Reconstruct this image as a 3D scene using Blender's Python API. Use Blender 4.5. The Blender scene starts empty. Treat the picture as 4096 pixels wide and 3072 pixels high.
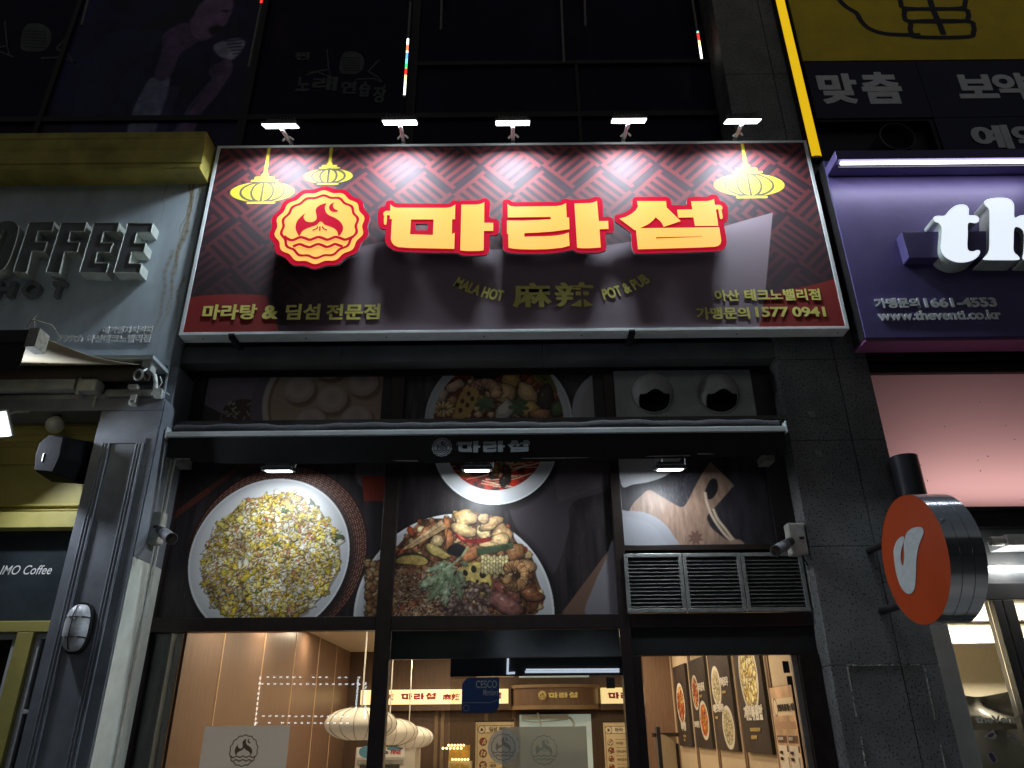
import bpy, math, random
import numpy as np
from mathutils import Vector, Matrix
from mathutils.geometry import tessellate_polygon

random.seed(7); RNG = np.random.default_rng(7)
SC = bpy.context.scene
R = math.radians
# ------------------------------------------------------------------ camera
F, CX, CY, CAMD, EYE = 2963.0, 2048.0, 1536.0, 6.4, 1.6
PITCH, ROLL = 25.0, -0.55
cd = bpy.data.cameras.new('camera'); cam = bpy.data.objects.new('camera', cd); SC.collection.objects.link(cam)
cd.sensor_width = 36.0; cd.lens = F / 4096.0 * 36.0; cd.clip_start = 0.05; cd.clip_end = 500
CAMROT = Matrix.Rotation(R(90 + PITCH), 3, 'X') @ Matrix.Rotation(R(ROLL), 3, 'Z')
cam.matrix_world = Matrix.Translation((0, -CAMD, EYE)) @ CAMROT.to_4x4()
SC.camera = cam
# ------------------------------------------------------------------ night sky
w = bpy.data.worlds.new('World'); SC.world = w; w.use_nodes = True
nt = w.node_tree; bg = nt.nodes['Background']
sky = nt.nodes.new('ShaderNodeTexSky'); sky.sky_type = 'NISHITA'; sky.sun_disc = False
sky.sun_elevation = R(6.0); sky.sun_rotation = R(180); sky.air_density = 1.0; sky.dust_density = 2.0
hs = nt.nodes.new('ShaderNodeHueSaturation'); hs.inputs['Saturation'].default_value = .4
nt.links.new(sky.outputs[0], hs.inputs['Color']); nt.links.new(hs.outputs[0], bg.inputs[0]); bg.inputs[1].default_value = 0.026
SC.view_settings.view_transform = 'Standard'; SC.view_settings.look = 'None'
SC.view_settings.exposure = 0.0; SC.view_settings.gamma = 1.0
SC.cycles.max_bounces = 8; SC.cycles.transparent_max_bounces = 12
SC.cycles.sample_clamp_indirect = 4.0; SC.cycles.caustics_reflective = False; SC.cycles.caustics_refractive = False
try: SC.cycles.use_denoising = True
except Exception: pass

# ------------------------------------------------------------------ picture to place
def U(sx, sy, Y):                      # point of the photograph carried out to the upright plane y = Y
    d = CAMROT @ Vector(((sx - CX) / F, (CY - sy) / F, -1.0)); t = (Y + CAMD) / d.y
    return Vector((d.x * t, Y, EYE + d.z * t))
def UX(sx, sy, X):                     # the same on the plane x = X
    d = CAMROT @ Vector(((sx - CX) / F, (CY - sy) / F, -1.0)); t = X / d.x
    return Vector((X, -CAMD + d.y * t, EYE + d.z * t))
def Xw(sx, sy, Y): return U(sx, sy, Y).x
def Zw(sy, Y, sx=2048): return U(sx, sy, Y).z
def crop(pts, ox, oy, s): return [(ox + a / s, oy + b / s) for a, b in pts]
def XZ(pts, Y): return [(p.x, p.z) for p in (U(a, b, Y) for a, b in pts)]

def smooth(pts, n=6, closed=True):
    P = [np.array(p, float) for p in pts]; N = len(P); out = []
    for i in range(N if closed else N - 1):
        p0, p1, p2, p3 = (P[(i - 1) % N] if closed or i > 0 else P[i], P[i], P[(i + 1) % N], P[(i + 2) % N] if closed or i + 2 < N else P[i + 1])
        for k in range(n):
            t = k / n
            out.append(tuple(.5 * ((2 * p1) + (p2 - p0) * t + (2 * p0 - 5 * p1 + 4 * p2 - p3) * t * t + (3 * p1 - p0 - 3 * p2 + p3) * t ** 3)))
    if not closed: out.append(tuple(P[-1]))
    return out
def ribbon(pts, wd, cap=True):
    P = [np.array(p, float) for p in pts]; L, Rr = [], []
    for i, p in enumerate(P):
        d = P[min(i + 1, len(P) - 1)] - P[max(i - 1, 0)]; d /= (np.linalg.norm(d) + 1e-9); nrm = np.array([-d[1], d[0]]) * wd / 2
        L.append(tuple(p + nrm)); Rr.append(tuple(p - nrm))
    return L + Rr[::-1]
def ring_pts(cx, cz, r, n=48, wav=0, lobes=14, ph=0.0, rz=None):
    rz = rz or r
    return [(cx + (1 + wav * math.cos(lobes * a + ph)) * r * math.cos(a), cz + (1 + wav * math.cos(lobes * a + ph)) * rz * math.sin(a)) for a in (2 * math.pi * i / n for i in range(n))]

# ------------------------------------------------------------------ materials (procedural)
def lin(c):
    c = np.asarray(c, float) / 255.0
    return np.where(c <= .04045, c / 12.92, ((c + .055) / 1.055) ** 2.4)
MATS = {}
def M(name, col=(.5, .5, .5), rough=.6, metal=0.0, var=.18, scale=6.0, bump=0.0, bscale=60.0, emit=None, estr=0.0, spec=.5, stretch=None, coat=0.0):
    if name in MATS: return MATS[name]
    m = bpy.data.materials.new(name); m.use_nodes = True; n = m.node_tree; b = n.nodes['Principled BSDF']
    b.inputs['Roughness'].default_value = rough; b.inputs['Metallic'].default_value = metal
    b.inputs['Specular IOR Level'].default_value = spec
    if coat: b.inputs['Coat Weight'].default_value = coat; b.inputs['Coat Roughness'].default_value = .15
    tc = n.nodes.new('ShaderNodeTexCoord'); src = tc.outputs['Object']
    if stretch:
        mp = n.nodes.new('ShaderNodeMapping'); mp.inputs['Scale'].default_value = stretch; n.links.new(src, mp.inputs[0]); src = mp.outputs[0]
    if var:
        nz = n.nodes.new('ShaderNodeTexNoise'); nz.inputs['Scale'].default_value = scale; nz.inputs['Detail'].default_value = 6; nz.inputs['Roughness'].default_value = .62
        n.links.new(src, nz.inputs['Vector'])
        cr = n.nodes.new('ShaderNodeValToRGB'); e = cr.color_ramp.elements
        e[0].position = .3; e[1].position = .72
        e[0].color = (*[max(0, c * (1 - var)) for c in col], 1); e[1].color = (*[min(1, c * (1 + var)) for c in col], 1)
        n.links.new(nz.outputs['Fac'], cr.inputs[0]); n.links.new(cr.outputs[0], b.inputs['Base Color'])
        rr = n.nodes.new('ShaderNodeMapRange'); rr.inputs['To Min'].default_value = max(.03, rough - .08); rr.inputs['To Max'].default_value = min(1, rough + .1)
        n.links.new(nz.outputs['Fac'], rr.inputs['Value']); n.links.new(rr.outputs[0], b.inputs['Roughness'])
    else: b.inputs['Base Color'].default_value = (*col, 1)
    if bump:
        bz = n.nodes.new('ShaderNodeTexNoise'); bz.inputs['Scale'].default_value = bscale; bz.inputs['Detail'].default_value = 4; n.links.new(src, bz.inputs['Vector'])
        bp = n.nodes.new('ShaderNodeBump'); bp.inputs['Strength'].default_value = bump; bp.inputs['Distance'].default_value = .01
        n.links.new(bz.outputs['Fac'], bp.inputs['Height']); n.links.new(bp.outputs[0], b.inputs['Normal'])
    if emit is not None:
        b.inputs['Emission Color'].default_value = (*emit, 1); b.inputs['Emission Strength'].default_value = estr
    MATS[name] = m; return m
def attr_mat(name, rough=.4, spec=.5, estr=0.0, bump=0.0, bscale=120.0):     # printed film: its ink colours sit in the mesh attribute
    if name in MATS: return MATS[name]
    m = bpy.data.materials.new(name); m.use_nodes = True; n = m.node_tree; b = n.nodes['Principled BSDF']
    at = n.nodes.new('ShaderNodeAttribute'); at.attribute_name = 'Ink'; n.links.new(at.outputs['Color'], b.inputs['Base Color'])
    b.inputs['Roughness'].default_value = rough; b.inputs['Specular IOR Level'].default_value = spec
    tc = n.nodes.new('ShaderNodeTexCoord'); nz = n.nodes.new('ShaderNodeTexNoise'); nz.inputs['Scale'].default_value = 9; nz.inputs['Detail'].default_value = 5
    n.links.new(tc.outputs['Object'], nz.inputs['Vector']); mr = n.nodes.new('ShaderNodeMapRange'); mr.inputs['To Min'].default_value = rough - .06; mr.inputs['To Max'].default_value = rough + .1
    n.links.new(nz.outputs['Fac'], mr.inputs['Value']); n.links.new(mr.outputs[0], b.inputs['Roughness'])
    if estr: n.links.new(at.outputs['Color'], b.inputs['Emission Color']); b.inputs['Emission Strength'].default_value = estr
    if bump:
        bz = n.nodes.new('ShaderNodeTexNoise'); bz.inputs['Scale'].default_value = bscale; n.links.new(tc.outputs['Object'], bz.inputs['Vector'])
        bp = n.nodes.new('ShaderNodeBump'); bp.inputs['Strength'].default_value = bump; bp.inputs['Distance'].default_value = .004
        n.links.new(bz.outputs['Fac'], bp.inputs['Height']); n.links.new(bp.outputs[0], b.inputs['Normal'])
    MATS[name] = m; return m
def granite(name, base=.15, pit=.02, scale=70.0, th=.40):
    m = bpy.data.materials.new(name); m.use_nodes = True; n = m.node_tree; b = n.nodes['Principled BSDF']
    tc = n.nodes.new('ShaderNodeTexCoord')
    n1 = n.nodes.new('ShaderNodeTexNoise'); n1.inputs['Scale'].default_value = scale; n1.inputs['Detail'].default_value = 2.5; n1.inputs['Roughness'].default_value = .5
    n2 = n.nodes.new('ShaderNodeTexNoise'); n2.inputs['Scale'].default_value = 3.0; n2.inputs['Detail'].default_value = 6
    n3 = n.nodes.new('ShaderNodeTexNoise'); n3.inputs['Scale'].default_value = 260; n3.inputs['Detail'].default_value = 2
    for q in (n1, n2, n3): n.links.new(tc.outputs['Object'], q.inputs['Vector'])
    cr = n.nodes.new('ShaderNodeValToRGB'); e = cr.color_ramp.elements; e[0].position = th - .035; e[0].color = (0, 0, 0, 1); e[1].position = th; e[1].color = (1, 1, 1, 1)
    n.links.new(n1.outputs['Fac'], cr.inputs[0])
    c2 = n.nodes.new('ShaderNodeValToRGB'); e = c2.color_ramp.elements; e[0].position = .3; e[1].position = .7
    e[0].color = (base * .75, base * .75, base * .77, 1); e[1].color = (base * 1.2, base * 1.2, base * 1.2, 1); n.links.new(n2.outputs['Fac'], c2.inputs[0])
    c3 = n.nodes.new('ShaderNodeMixRGB'); c3.blend_type = 'MULTIPLY'; c3.inputs[0].default_value = .5; n.links.new(c2.outputs[0], c3.inputs[1]); n.links.new(n3.outputs['Color'], c3.inputs[2])
    mx = n.nodes.new('ShaderNodeMixRGB'); n.links.new(cr.outputs[0], mx.inputs[0]); mx.inputs[1].default_value = (pit, pit, pit, 1); n.links.new(c3.outputs[0], mx.inputs[2])
    n.links.new(mx.outputs[0], b.inputs['Base Color']); b.inputs['Roughness'].default_value = .62
    bp = n.nodes.new('ShaderNodeBump'); bp.inputs['Strength'].default_value = .6; bp.inputs['Distance'].default_value = .006; n.links.new(cr.outputs[0], bp.inputs['Height']); n.links.new(bp.outputs[0], b.inputs['Normal'])
    MATS[name] = m; return m
def glass(name, tint=(1, 1, 1), rough=.0, refl=1.0, ior=1.5):
    m = bpy.data.materials.new(name); m.use_nodes = True; n = m.node_tree
    for q in list(n.nodes):
        if q.type != 'OUTPUT_MATERIAL': n.nodes.remove(q)
    out = [q for q in n.nodes if q.type == 'OUTPUT_MATERIAL'][0]
    tr = n.nodes.new('ShaderNodeBsdfTransparent'); tr.inputs[0].default_value = (*tint, 1)
    gl = n.nodes.new('ShaderNodeBsdfGlossy'); gl.inputs['Roughness'].default_value = rough; gl.inputs[0].default_value = (refl, refl, refl, 1)
    fr = n.nodes.new('ShaderNodeFresnel'); fr.inputs[0].default_value = ior
    mx = n.nodes.new('ShaderNodeMixShader'); n.links.new(fr.outputs[0], mx.inputs[0]); n.links.new(tr.outputs[0], mx.inputs[1]); n.links.new(gl.outputs[0], mx.inputs[2])
    n.links.new(mx.outputs[0], out.inputs[0]); MATS[name] = m; return m
def film(name, col, opacity=.85, rough=.5, trans=.6):
    m = bpy.data.materials.new(name); m.use_nodes = True; n = m.node_tree; b = n.nodes['Principled BSDF']
    b.inputs['Base Color'].default_value = (*col, 1); b.inputs['Roughness'].default_value = rough; b.inputs['Alpha'].default_value = opacity
    tl = n.nodes.new('ShaderNodeBsdfTranslucent'); tl.inputs[0].default_value = (*col, 1)
    tr = n.nodes.new('ShaderNodeBsdfTransparent'); mx = n.nodes.new('ShaderNodeMixShader'); mx.inputs[0].default_value = trans
    mx2 = n.nodes.new('ShaderNodeMixShader'); mx2.inputs[0].default_value = opacity
    b.inputs['Alpha'].default_value = 1
    out = [q for q in n.nodes if q.type == 'OUTPUT_MATERIAL'][0]
    n.links.new(b.outputs[0], mx.inputs[1]); n.links.new(tl.outputs[0], mx.inputs[2]); n.links.new(tr.outputs[0], mx2.inputs[1]); n.links.new(mx.outputs[0], mx2.inputs[2])
    n.links.new(mx2.outputs[0], out.inputs[0]); MATS[name] = m; return m
def wood(name, c0, c1, rough=.45, sx=14.0, coat=0.0):
    m = bpy.data.materials.new(name); m.use_nodes = True; n = m.node_tree; b = n.nodes['Principled BSDF']
    tc = n.nodes.new('ShaderNodeTexCoord'); mp = n.nodes.new('ShaderNodeMapping'); mp.inputs['Scale'].default_value = (sx, sx, .8); n.links.new(tc.outputs['Object'], mp.inputs[0])
    nz = n.nodes.new('ShaderNodeTexNoise'); nz.inputs['Scale'].default_value = 3.0; nz.inputs['Detail'].default_value = 8; nz.inputs['Roughness'].default_value = .7; n.links.new(mp.outputs[0], nz.inputs['Vector'])
    cr = n.nodes.new('ShaderNodeValToRGB'); e = cr.color_ramp.elements; e[0].position = .32; e[1].position = .68; e[0].color = (*c0, 1); e[1].color = (*c1, 1)
    n.links.new(nz.outputs['Fac'], cr.inputs[0]); n.links.new(cr.outputs[0], b.inputs['Base Color']); b.inputs['Roughness'].default_value = rough
    MATS[name] = m; return m

# ------------------------------------------------------------------ objects
ORG = {}
def thing(name, label, cat, loc=(0, 0, 0), group=None):
    o = bpy.data.objects.new(name, None); SC.collection.objects.link(o); o.empty_display_size = .1; o.location = loc
    o['label'] = label; o['category'] = cat
    if group: o['group'] = group
    ORG[o.name] = Vector(loc); return o
def tag(o, label, cat, group=None):
    o['label'] = label; o['category'] = cat
    if group: o['group'] = group
    return o
def struct(o): o['kind'] = 'structure'; return o
def tess(poly, holes=()):
    loops = [[Vector((a, b, 0)) for a, b in poly]] + [[Vector((a, b, 0)) for a, b in h] for h in holes]
    flat = [p for l in loops for p in l]; return [(p.x, p.y) for p in flat], tessellate_polygon(loops), [len(l) for l in loops]
class MB:
    def __init__(s): s.v, s.f, s.m = [], [], []
    def add(s, vs, fs, m=0):
        o = len(s.v); s.v += [tuple(p) for p in vs]; s.f += [tuple(i + o for i in q) for q in fs]; s.m += [m] * len(fs); return s
    def box(s, x0, x1, y0, y1, z0, z1, m=0):
        x0, x1 = min(x0, x1), max(x0, x1); y0, y1 = min(y0, y1), max(y0, y1); z0, z1 = min(z0, z1), max(z0, z1)
        return s.add([(x0, y0, z0), (x1, y0, z0), (x1, y1, z0), (x0, y1, z0), (x0, y0, z1), (x1, y0, z1), (x1, y1, z1), (x0, y1, z1)],
              [(0, 3, 2, 1), (4, 5, 6, 7), (0, 1, 5, 4), (1, 2, 6, 5), (2, 3, 7, 6), (3, 0, 4, 7)], m)
    def obox(s, c, hx, hy, hz, rot, m=0):
        P = [Vector(c) + rot @ Vector((a * hx, b * hy, d * hz)) for d in (-1, 1) for a, b in ((-1, -1), (1, -1), (1, 1), (-1, 1))]
        return s.add(P, [(0, 3, 2, 1), (4, 5, 6, 7), (0, 1, 5, 4), (1, 2, 6, 5), (2, 3, 7, 6), (3, 0, 4, 7)], m)
    def prism(s, poly, y0, y1, mf=0, ms=None, holes=(), back=True):   # outline in x,z; y0 is the front
        ms = mf if ms is None else ms; P, T, ln = tess(poly, holes); n = len(P)
        T2 = []
        for t in T:
            a, b, c = (P[i] for i in t)
            T2.append(t if (b[0] - a[0]) * (c[1] - a[1]) - (b[1] - a[1]) * (c[0] - a[0]) > 0 else t[::-1])
        s.add([(a, y0, b) for a, b in P], T2, mf)
        if back: s.add([(a, y1, b) for a, b in P], [t[::-1] for t in T2], ms)
        if y1 != y0:
            o = 0
            for li, l in enumerate(ln):
                A = sum(P[o + i][0] * P[o + (i + 1) % l][1] - P[o + (i + 1) % l][0] * P[o + i][1] for i in range(l))
                vs = [(P[o + i][0], y0, P[o + i][1]) for i in range(l)] + [(P[o + i][0], y1, P[o + i][1]) for i in range(l)]
                fl = (A > 0) == (li == 0)
                s.add(vs, [((i, i + l, (i + 1) % l + l, (i + 1) % l) if not fl else (i, (i + 1) % l, (i + 1) % l + l, i + l))[::-1 if fl else 1] for i in range(l)], ms); o += l
        return s
    def sheet(s, poly, y, m=0, holes=()): return s.prism(poly, y, y, m, m, holes, back=False)
    def quad(s, a, b, c, d, m=0): return s.add([a, b, c, d], [(0, 1, 2, 3)], m)
    def tube(s, pts, r, n=8, m=0, caps=True):
        P = [Vector(p) for p in pts]; rs = r if isinstance(r, (list, tuple)) else [r] * len(P); vs, fs = [], []
        up = None
        for i, p in enumerate(P):
            d = (P[min(i + 1, len(P) - 1)] - P[max(i - 1, 0)]).normalized()
            if up is None: up = Vector((0, 0, 1)) if abs(d.z) < .9 else Vector((1, 0, 0))
            a = d.cross(up).normalized(); b = a.cross(d).normalized(); up = b
            vs += [p + (a * math.cos(t) + b * math.sin(t)) * rs[i] for t in (2 * math.pi * k / n for k in range(n))]
        for i in range(len(P) - 1):
            for k in range(n): fs.append((i * n + k, i * n + (k + 1) % n, (i + 1) * n + (k + 1) % n, (i + 1) * n + k))
        if caps: fs += [tuple(range(n))[::-1], tuple((len(P) - 1) * n + k for k in range(n))]
        return s.add(vs, fs, m)
    def lathe(s, prof, c, ax=(0, 0, 1), n=32, m=0, a0=0.0, a1=2 * math.pi):   # prof: (radius, along)
        ax = Vector(ax).normalized(); t = Vector((1, 0, 0)) if abs(ax.x) < .9 else Vector((0, 0, 1)); a = (t - ax * t.dot(ax)).normalized(); b = ax.cross(a); c = Vector(c)
        full = abs(a1 - a0 - 2 * math.pi) < 1e-6; k = n if full else n + 1
        vs = [c + ax * h + (a * math.cos(q) + b * math.sin(q)) * r for r, h in prof for q in (a0 + (a1 - a0) * i / n for i in range(k))]
        fs = []
        for j in range(len(prof) - 1):
            for i in range(n): fs.append((j * k + i, j * k + (i + 1) % k, (j + 1) * k + (i + 1) % k, (j + 1) * k + i))
        return s.add(vs, fs, m)
    def build(s, name, mats, parent=None, sm=False, bev=0.0):
        me = bpy.data.meshes.new(name); org = ORG[parent.name] if parent is not None else Vector((0, 0, 0))
        me.from_pydata([tuple(Vector(p) - org) for p in s.v], [], s.f)
        mats = mats if isinstance(mats, (list, tuple)) else [mats]
        for q in mats: me.materials.append(q)
        me.polygons.foreach_set('material_index', s.m)
        if sm: me.polygons.foreach_set('use_smooth', [True] * len(s.f))
        me.update(); o = bpy.data.objects.new(name, me); SC.collection.objects.link(o); o.parent = parent; ORG[o.name] = org
        if bev:
            b = o.modifiers.new('bevel', 'BEVEL'); b.width = bev; b.segments = 2; b.limit_method = 'ANGLE'
        if sm:
            try: me.set_sharp_from_angle(angle=R(40))
            except Exception: pass
        return o
def dup(root, loc, label=None, rotz=None):
    def cp(o, par):
        c = o.copy(); SC.collection.objects.link(c)
        if par is not None: c.parent = par
        for ch in o.children: cp(ch, c)
        return c
    r = cp(root, None); r.location = loc; ORG[r.name] = Vector(loc)
    if label: r['label'] = label
    if rotz is not None: r.rotation_euler.z = rotz
    return r
def area(name, loc, aim, sx, sy, watts, col=(1, 1, 1), parent=None, spread=180):
    l = bpy.data.lights.new(name, 'AREA'); l.shape = 'RECTANGLE'; l.size = sx; l.size_y = sy; l.energy = watts; l.color = col; l.spread = R(spread)
    o = bpy.data.objects.new(name, l); SC.collection.objects.link(o); d = Vector(aim)
    if parent is not None: o.parent = parent; loc = Vector(loc) - ORG[parent.name]
    z = -d.normalized(); x = Vector((1, 0, 0)) - z * z.x
    if x.length < .1: x = Vector((0, 1, 0)) - z * z.y
    x.normalize(); y = z.cross(x)
    o.matrix_local = Matrix.Translation(loc) @ Matrix((x, y, z)).transposed().to_4x4()
    return o

# ------------------------------------------------------------------ lettering (Blender's own built-in face, with its fallback glyphs)
_TX = {}
def text_raw(body, bold=.015, jit=.0, ext=0.0, shear=0.0, space=1.0):
    k = (body, bold, jit, ext, shear, space)
    if k in _TX: return _TX[k]
    c = bpy.data.curves.new('t', 'FONT'); c.body = body; c.offset = bold; c.size = 1; c.extrude = ext; c.shear = shear; c.space_character = space; c.resolution_u = 4
    o = bpy.data.objects.new('t', c); SC.collection.objects.link(o); dg = bpy.context.evaluated_depsgraph_get(); dg.update()
    me = bpy.data.meshes.new_from_object(o.evaluated_get(dg)); n = len(me.vertices); co = np.empty(n * 3); me.vertices.foreach_get('co', co); co = co.reshape(-1, 3)
    fs = [tuple(p.vertices) for p in me.polygons]
    bpy.data.objects.remove(o); bpy.data.curves.remove(c); bpy.data.meshes.remove(me)
    if jit:
        V, Fs = [], []
        for q, (a, b) in enumerate(((0, 0), (jit, 0), (-jit, 0), (0, jit), (0, -jit), (.7 * jit, .7 * jit), (-.7 * jit, .7 * jit), (.7 * jit, -.7 * jit), (-.7 * jit, -.7 * jit))):
            V.append(co + np.array([a, b, q * .0015])); Fs += [tuple(i + q * n for i in f) for f in fs]
        co, fs = np.concatenate(V), Fs
    _TX[k] = (co, fs); return co, fs
def text_into(mb, body, org, u, v, nrm, wd, ht, m=0, bold=.015, jit=0.0, ext=0.0, shear=0.0, space=1.0, bend=None, fit=True, depth=None):
    co, fs = text_raw(body, bold, jit, 1.0 if ext else 0.0, shear, space); a = co.copy()
    x0, x1, y0, y1 = a[:, 0].min(), a[:, 0].max(), a[:, 1].min(), a[:, 1].max()
    if not fit: wd = ht * (x1 - x0) / (y1 - y0)
    X = (a[:, 0] - x0) / (x1 - x0) * wd; Y = (a[:, 1] - y0) / (y1 - y0) * ht; Z = (a[:, 2] + 1) / 2 * ext if ext else a[:, 2] * .4
    org, u, v, nrm = Vector(org), Vector(u), Vector(v), Vector(nrm)
    if bend is None: P = [org + u * x + v * y + nrm * z for x, y, z in zip(X, Y, Z)]
    else:
        P = []
        for x, y, z in zip(X, Y, Z):
            p, d = bend(x / wd); q = Vector((-d[1], d[0])); P.append(org + u * (p[0] + q.x * y) + v * (p[1] + q.y * y) + nrm * z)
    mb.add(P, fs, m); return wd
def text_src(mb, body, xl, yt, xr, yb, Y, m=0, **k):     # fitted to a rectangle of the photograph on the plane y = Y, facing the street
    ym, xm = (yt + yb) / 2, (xl + xr) / 2; x0, x1 = U(xl, ym, Y).x, U(xr, ym, Y).x; z1, z0 = U(xm, yt, Y).z, U(xm, yb, Y).z
    return text_into(mb, body, (x0, Y, z0), (1, 0, 0), (0, 0, 1), (0, -1, 0), x1 - x0, z1 - z0, m, **k)

# ------------------------------------------------------------------ printed art: drawn in metres, kept as ink colours on a fine mesh
class Canvas:
    def __init__(s, wd, ht, res, bg, ss=2):
        s.w, s.h, s.ss, s.W, s.H = wd, ht, ss, max(2, int(wd * res)), max(2, int(ht * res)); s.k = s.W * ss / wd; s.ky = s.H * ss / ht
        s.a = np.empty((s.H * ss, s.W * ss, 3)); s.a[:] = np.array(bg) / 255.0
    def _bb(s, pts, pad=2):
        P = np.array(pts, float) * (s.k, s.ky); x0 = max(0, int(P[:, 0].min()) - pad); x1 = min(s.a.shape[1], int(P[:, 0].max()) + pad + 1); y0 = max(0, int(P[:, 1].min()) - pad); y1 = min(s.a.shape[0], int(P[:, 1].max()) + pad + 1)
        return P, x0, x1, y0, y1
    def pmask(s, pts):
        P, x0, x1, y0, y1 = s._bb(pts)
        if x1 <= x0 or y1 <= y0: return None
        gx = np.arange(x0, x1) + .5; gy = (np.arange(y0, y1) + .5)[:, None]; mk = np.zeros((y1 - y0, x1 - x0), bool)
        for i in range(len(P)):
            ax, ay = P[i]; bx, by = P[(i + 1) % len(P)]
            if ay == by: continue
            c = ((ay > gy) != (by > gy)); xi = (bx - ax) * (gy - ay) / (by - ay) + ax
            mk ^= c & (gx < xi)
        return mk, x0, x1, y0, y1
    def put(s, mk, x0, x1, y0, y1, col, al=1.0, clip=None):
        q = mk.astype(float) * al
        if clip is not None: q = q * clip[y0:y1, x0:x1]
        r = s.a[y0:y1, x0:x1]; r += (np.array(col) / 255.0 - r) * q[..., None]
    def poly(s, pts, col, al=1.0, clip=None):
        r = s.pmask(pts)
        if r: s.put(*r, col, al, clip)
    def ell(s, cu, cv, ru, rv, col, rot=0.0, al=1.0, clip=None, soft=0.0):
        e = max(ru, rv) * (1 + soft); P, x0, x1, y0, y1 = s._bb([(cu - e, cv - e), (cu + e, cv + e)])
        if x1 <= x0 or y1 <= y0: return
        gx = ((np.arange(x0, x1) + .5) / s.k - cu)[None, :]; gy = ((np.arange(y0, y1) + .5) / s.ky - cv)[:, None]; c, sn = math.cos(rot), math.sin(rot)
        d = np.sqrt(((gx * c + gy * sn) / ru) ** 2 + ((-gx * sn + gy * c) / rv) ** 2)
        q = (d < 1).astype(float) if not soft else np.clip((1 + soft - d) / (2 * soft), 0, 1)
        s.put(q, x0, x1, y0, y1, col, al, clip)
    def full(s, pts=None):
        f = np.zeros(s.a.shape[:2])
        if pts is not None:
            r = s.pmask(pts)
            if r: f[r[3]:r[4], r[1]:r[2]] = r[0]
        return f
    def stroke(s, pts, wd, col, al=1.0, clip=None):
        for i in range(len(pts) - 1):
            a, b = np.array(pts[i], float), np.array(pts[i + 1], float); d = b - a; L = np.linalg.norm(d)
            if L < 1e-9: continue
            d /= L; n = np.array([-d[1], d[0]]) * wd / 2
            s.poly([a + n, b + n, b - n, a - n], col, al, clip); s.ell(b[0], b[1], wd / 2, wd / 2, col, 0, al, clip)
    def noise(s, amp, cell, mono=True, clip=None, stretch=(1, 1)):
        H, W = s.a.shape[:2]; tot = np.zeros((H, W)); A = 1.0; c = cell
        for o in range(4):
            nx, ny = max(2, int(s.w / (c * stretch[0])) + 2), max(2, int(s.h / (c * stretch[1])) + 2); g = RNG.normal(size=(ny, nx))
            yy = np.linspace(0, ny - 1.001, H); xx = np.linspace(0, nx - 1.001, W); yi, xi = yy.astype(int), xx.astype(int); fy = (yy - yi)[:, None]; fx = (xx - xi)[None]
            fy = fy * fy * (3 - 2 * fy); fx = fx * fx * (3 - 2 * fx)
            tot += A * ((g[yi][:, xi] * (1 - fx) + g[yi][:, xi + 1] * fx) * (1 - fy) + (g[yi + 1][:, xi] * (1 - fx) + g[yi + 1][:, xi + 1] * fx) * fy); A *= .6; c /= 2
        q = 1 + amp * tot
        if clip is not None: q = 1 + (q - 1) * clip
        s.a *= q[..., None]; np.clip(s.a, 0, 1, out=s.a); return tot
    def blob(s, cu, cv, r, col, asp=1.0, rot=None, rough=.18, clip=None, gl=.55):
        rot = random.uniform(0, 6.3) if rot is None else rot; n = 14; ph = [random.uniform(-rough, rough) for _ in range(n)]; c, sn = math.cos(rot), math.sin(rot)
        def pts(k, du=0, dv=0):
            o = []
            for i in range(n):
                a = 2 * math.pi * i / n; rr = r * k * (1 + ph[i]); x, y = rr * math.cos(a) * asp, rr * math.sin(a) / asp; o.append((cu + du + x * c - y * sn, cv + dv + x * sn + y * c))
            return smooth(o, 3)
        col = np.array(col, float)
        s.poly(pts(1.16, 0, r * .10), col * .28, .75, clip); s.poly(pts(1.0), col * .78, 1, clip); s.poly(pts(.86, -r * .05, -r * .08), col, .9, clip); s.poly(pts(.55, -r * .12, -r * .2), np.minimum(255, col * 1.22 + 10), .6, clip)
        if gl: s.ell(cu - r * .25, cv - r * .3, r * .16, r * .08, (255, 245, 225), rot, gl, clip)
    def blur(s, rad):
        for ax, k in ((1, s.k), (0, s.ky)):
            n = max(1, int(rad * k))
            for _ in range(2):
                pw = [(0, 0)] * 3; pw[ax] = (n + 1, n); c = np.cumsum(np.pad(s.a, pw, 'edge'), ax); L = s.a.shape[ax]
                s.a = (np.take(c, range(2 * n + 1, 2 * n + 1 + L), ax) - np.take(c, range(0, L), ax)) / (2 * n + 1)
    def mesh(s, name, org, u, v, mat, parent=None, tint=1.0):
        a = s.a.reshape(s.H, s.ss, s.W, s.ss, 3).mean((1, 3)); a = lin(np.clip(a * 255, 0, 255)) * tint
        H, W = s.H, s.W; o0 = ORG[parent.name] if parent is not None else Vector((0, 0, 0)); org = Vector(org) - o0; u, v = Vector(u), Vector(v)
        gu = (np.arange(W)) / (W - 1) * s.w; gv = (np.arange(H)) / (H - 1) * s.h
        P = np.array(org)[None, None] + gu[None, :, None] * np.array(u) - gv[:, None, None] * np.array(v); P = P.reshape(-1, 3)
        idx = np.arange(H * W).reshape(H, W); q = np.stack([idx[1:, :-1], idx[1:, 1:], idx[:-1, 1:], idx[:-1, :-1]], -1).reshape(-1, 4)
        me = bpy.data.meshes.new(name); me.vertices.add(len(P)); me.vertices.foreach_set('co', P.astype(np.float32).ravel()); me.loops.add(q.size); me.loops.foreach_set('vertex_index', q.astype(np.int32).ravel())
        me.polygons.add(len(q)); me.polygons.foreach_set('loop_start', np.arange(0, q.size, 4, dtype=np.int32)); me.polygons.foreach_set('loop_total', np.full(len(q), 4, np.int32))
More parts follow.
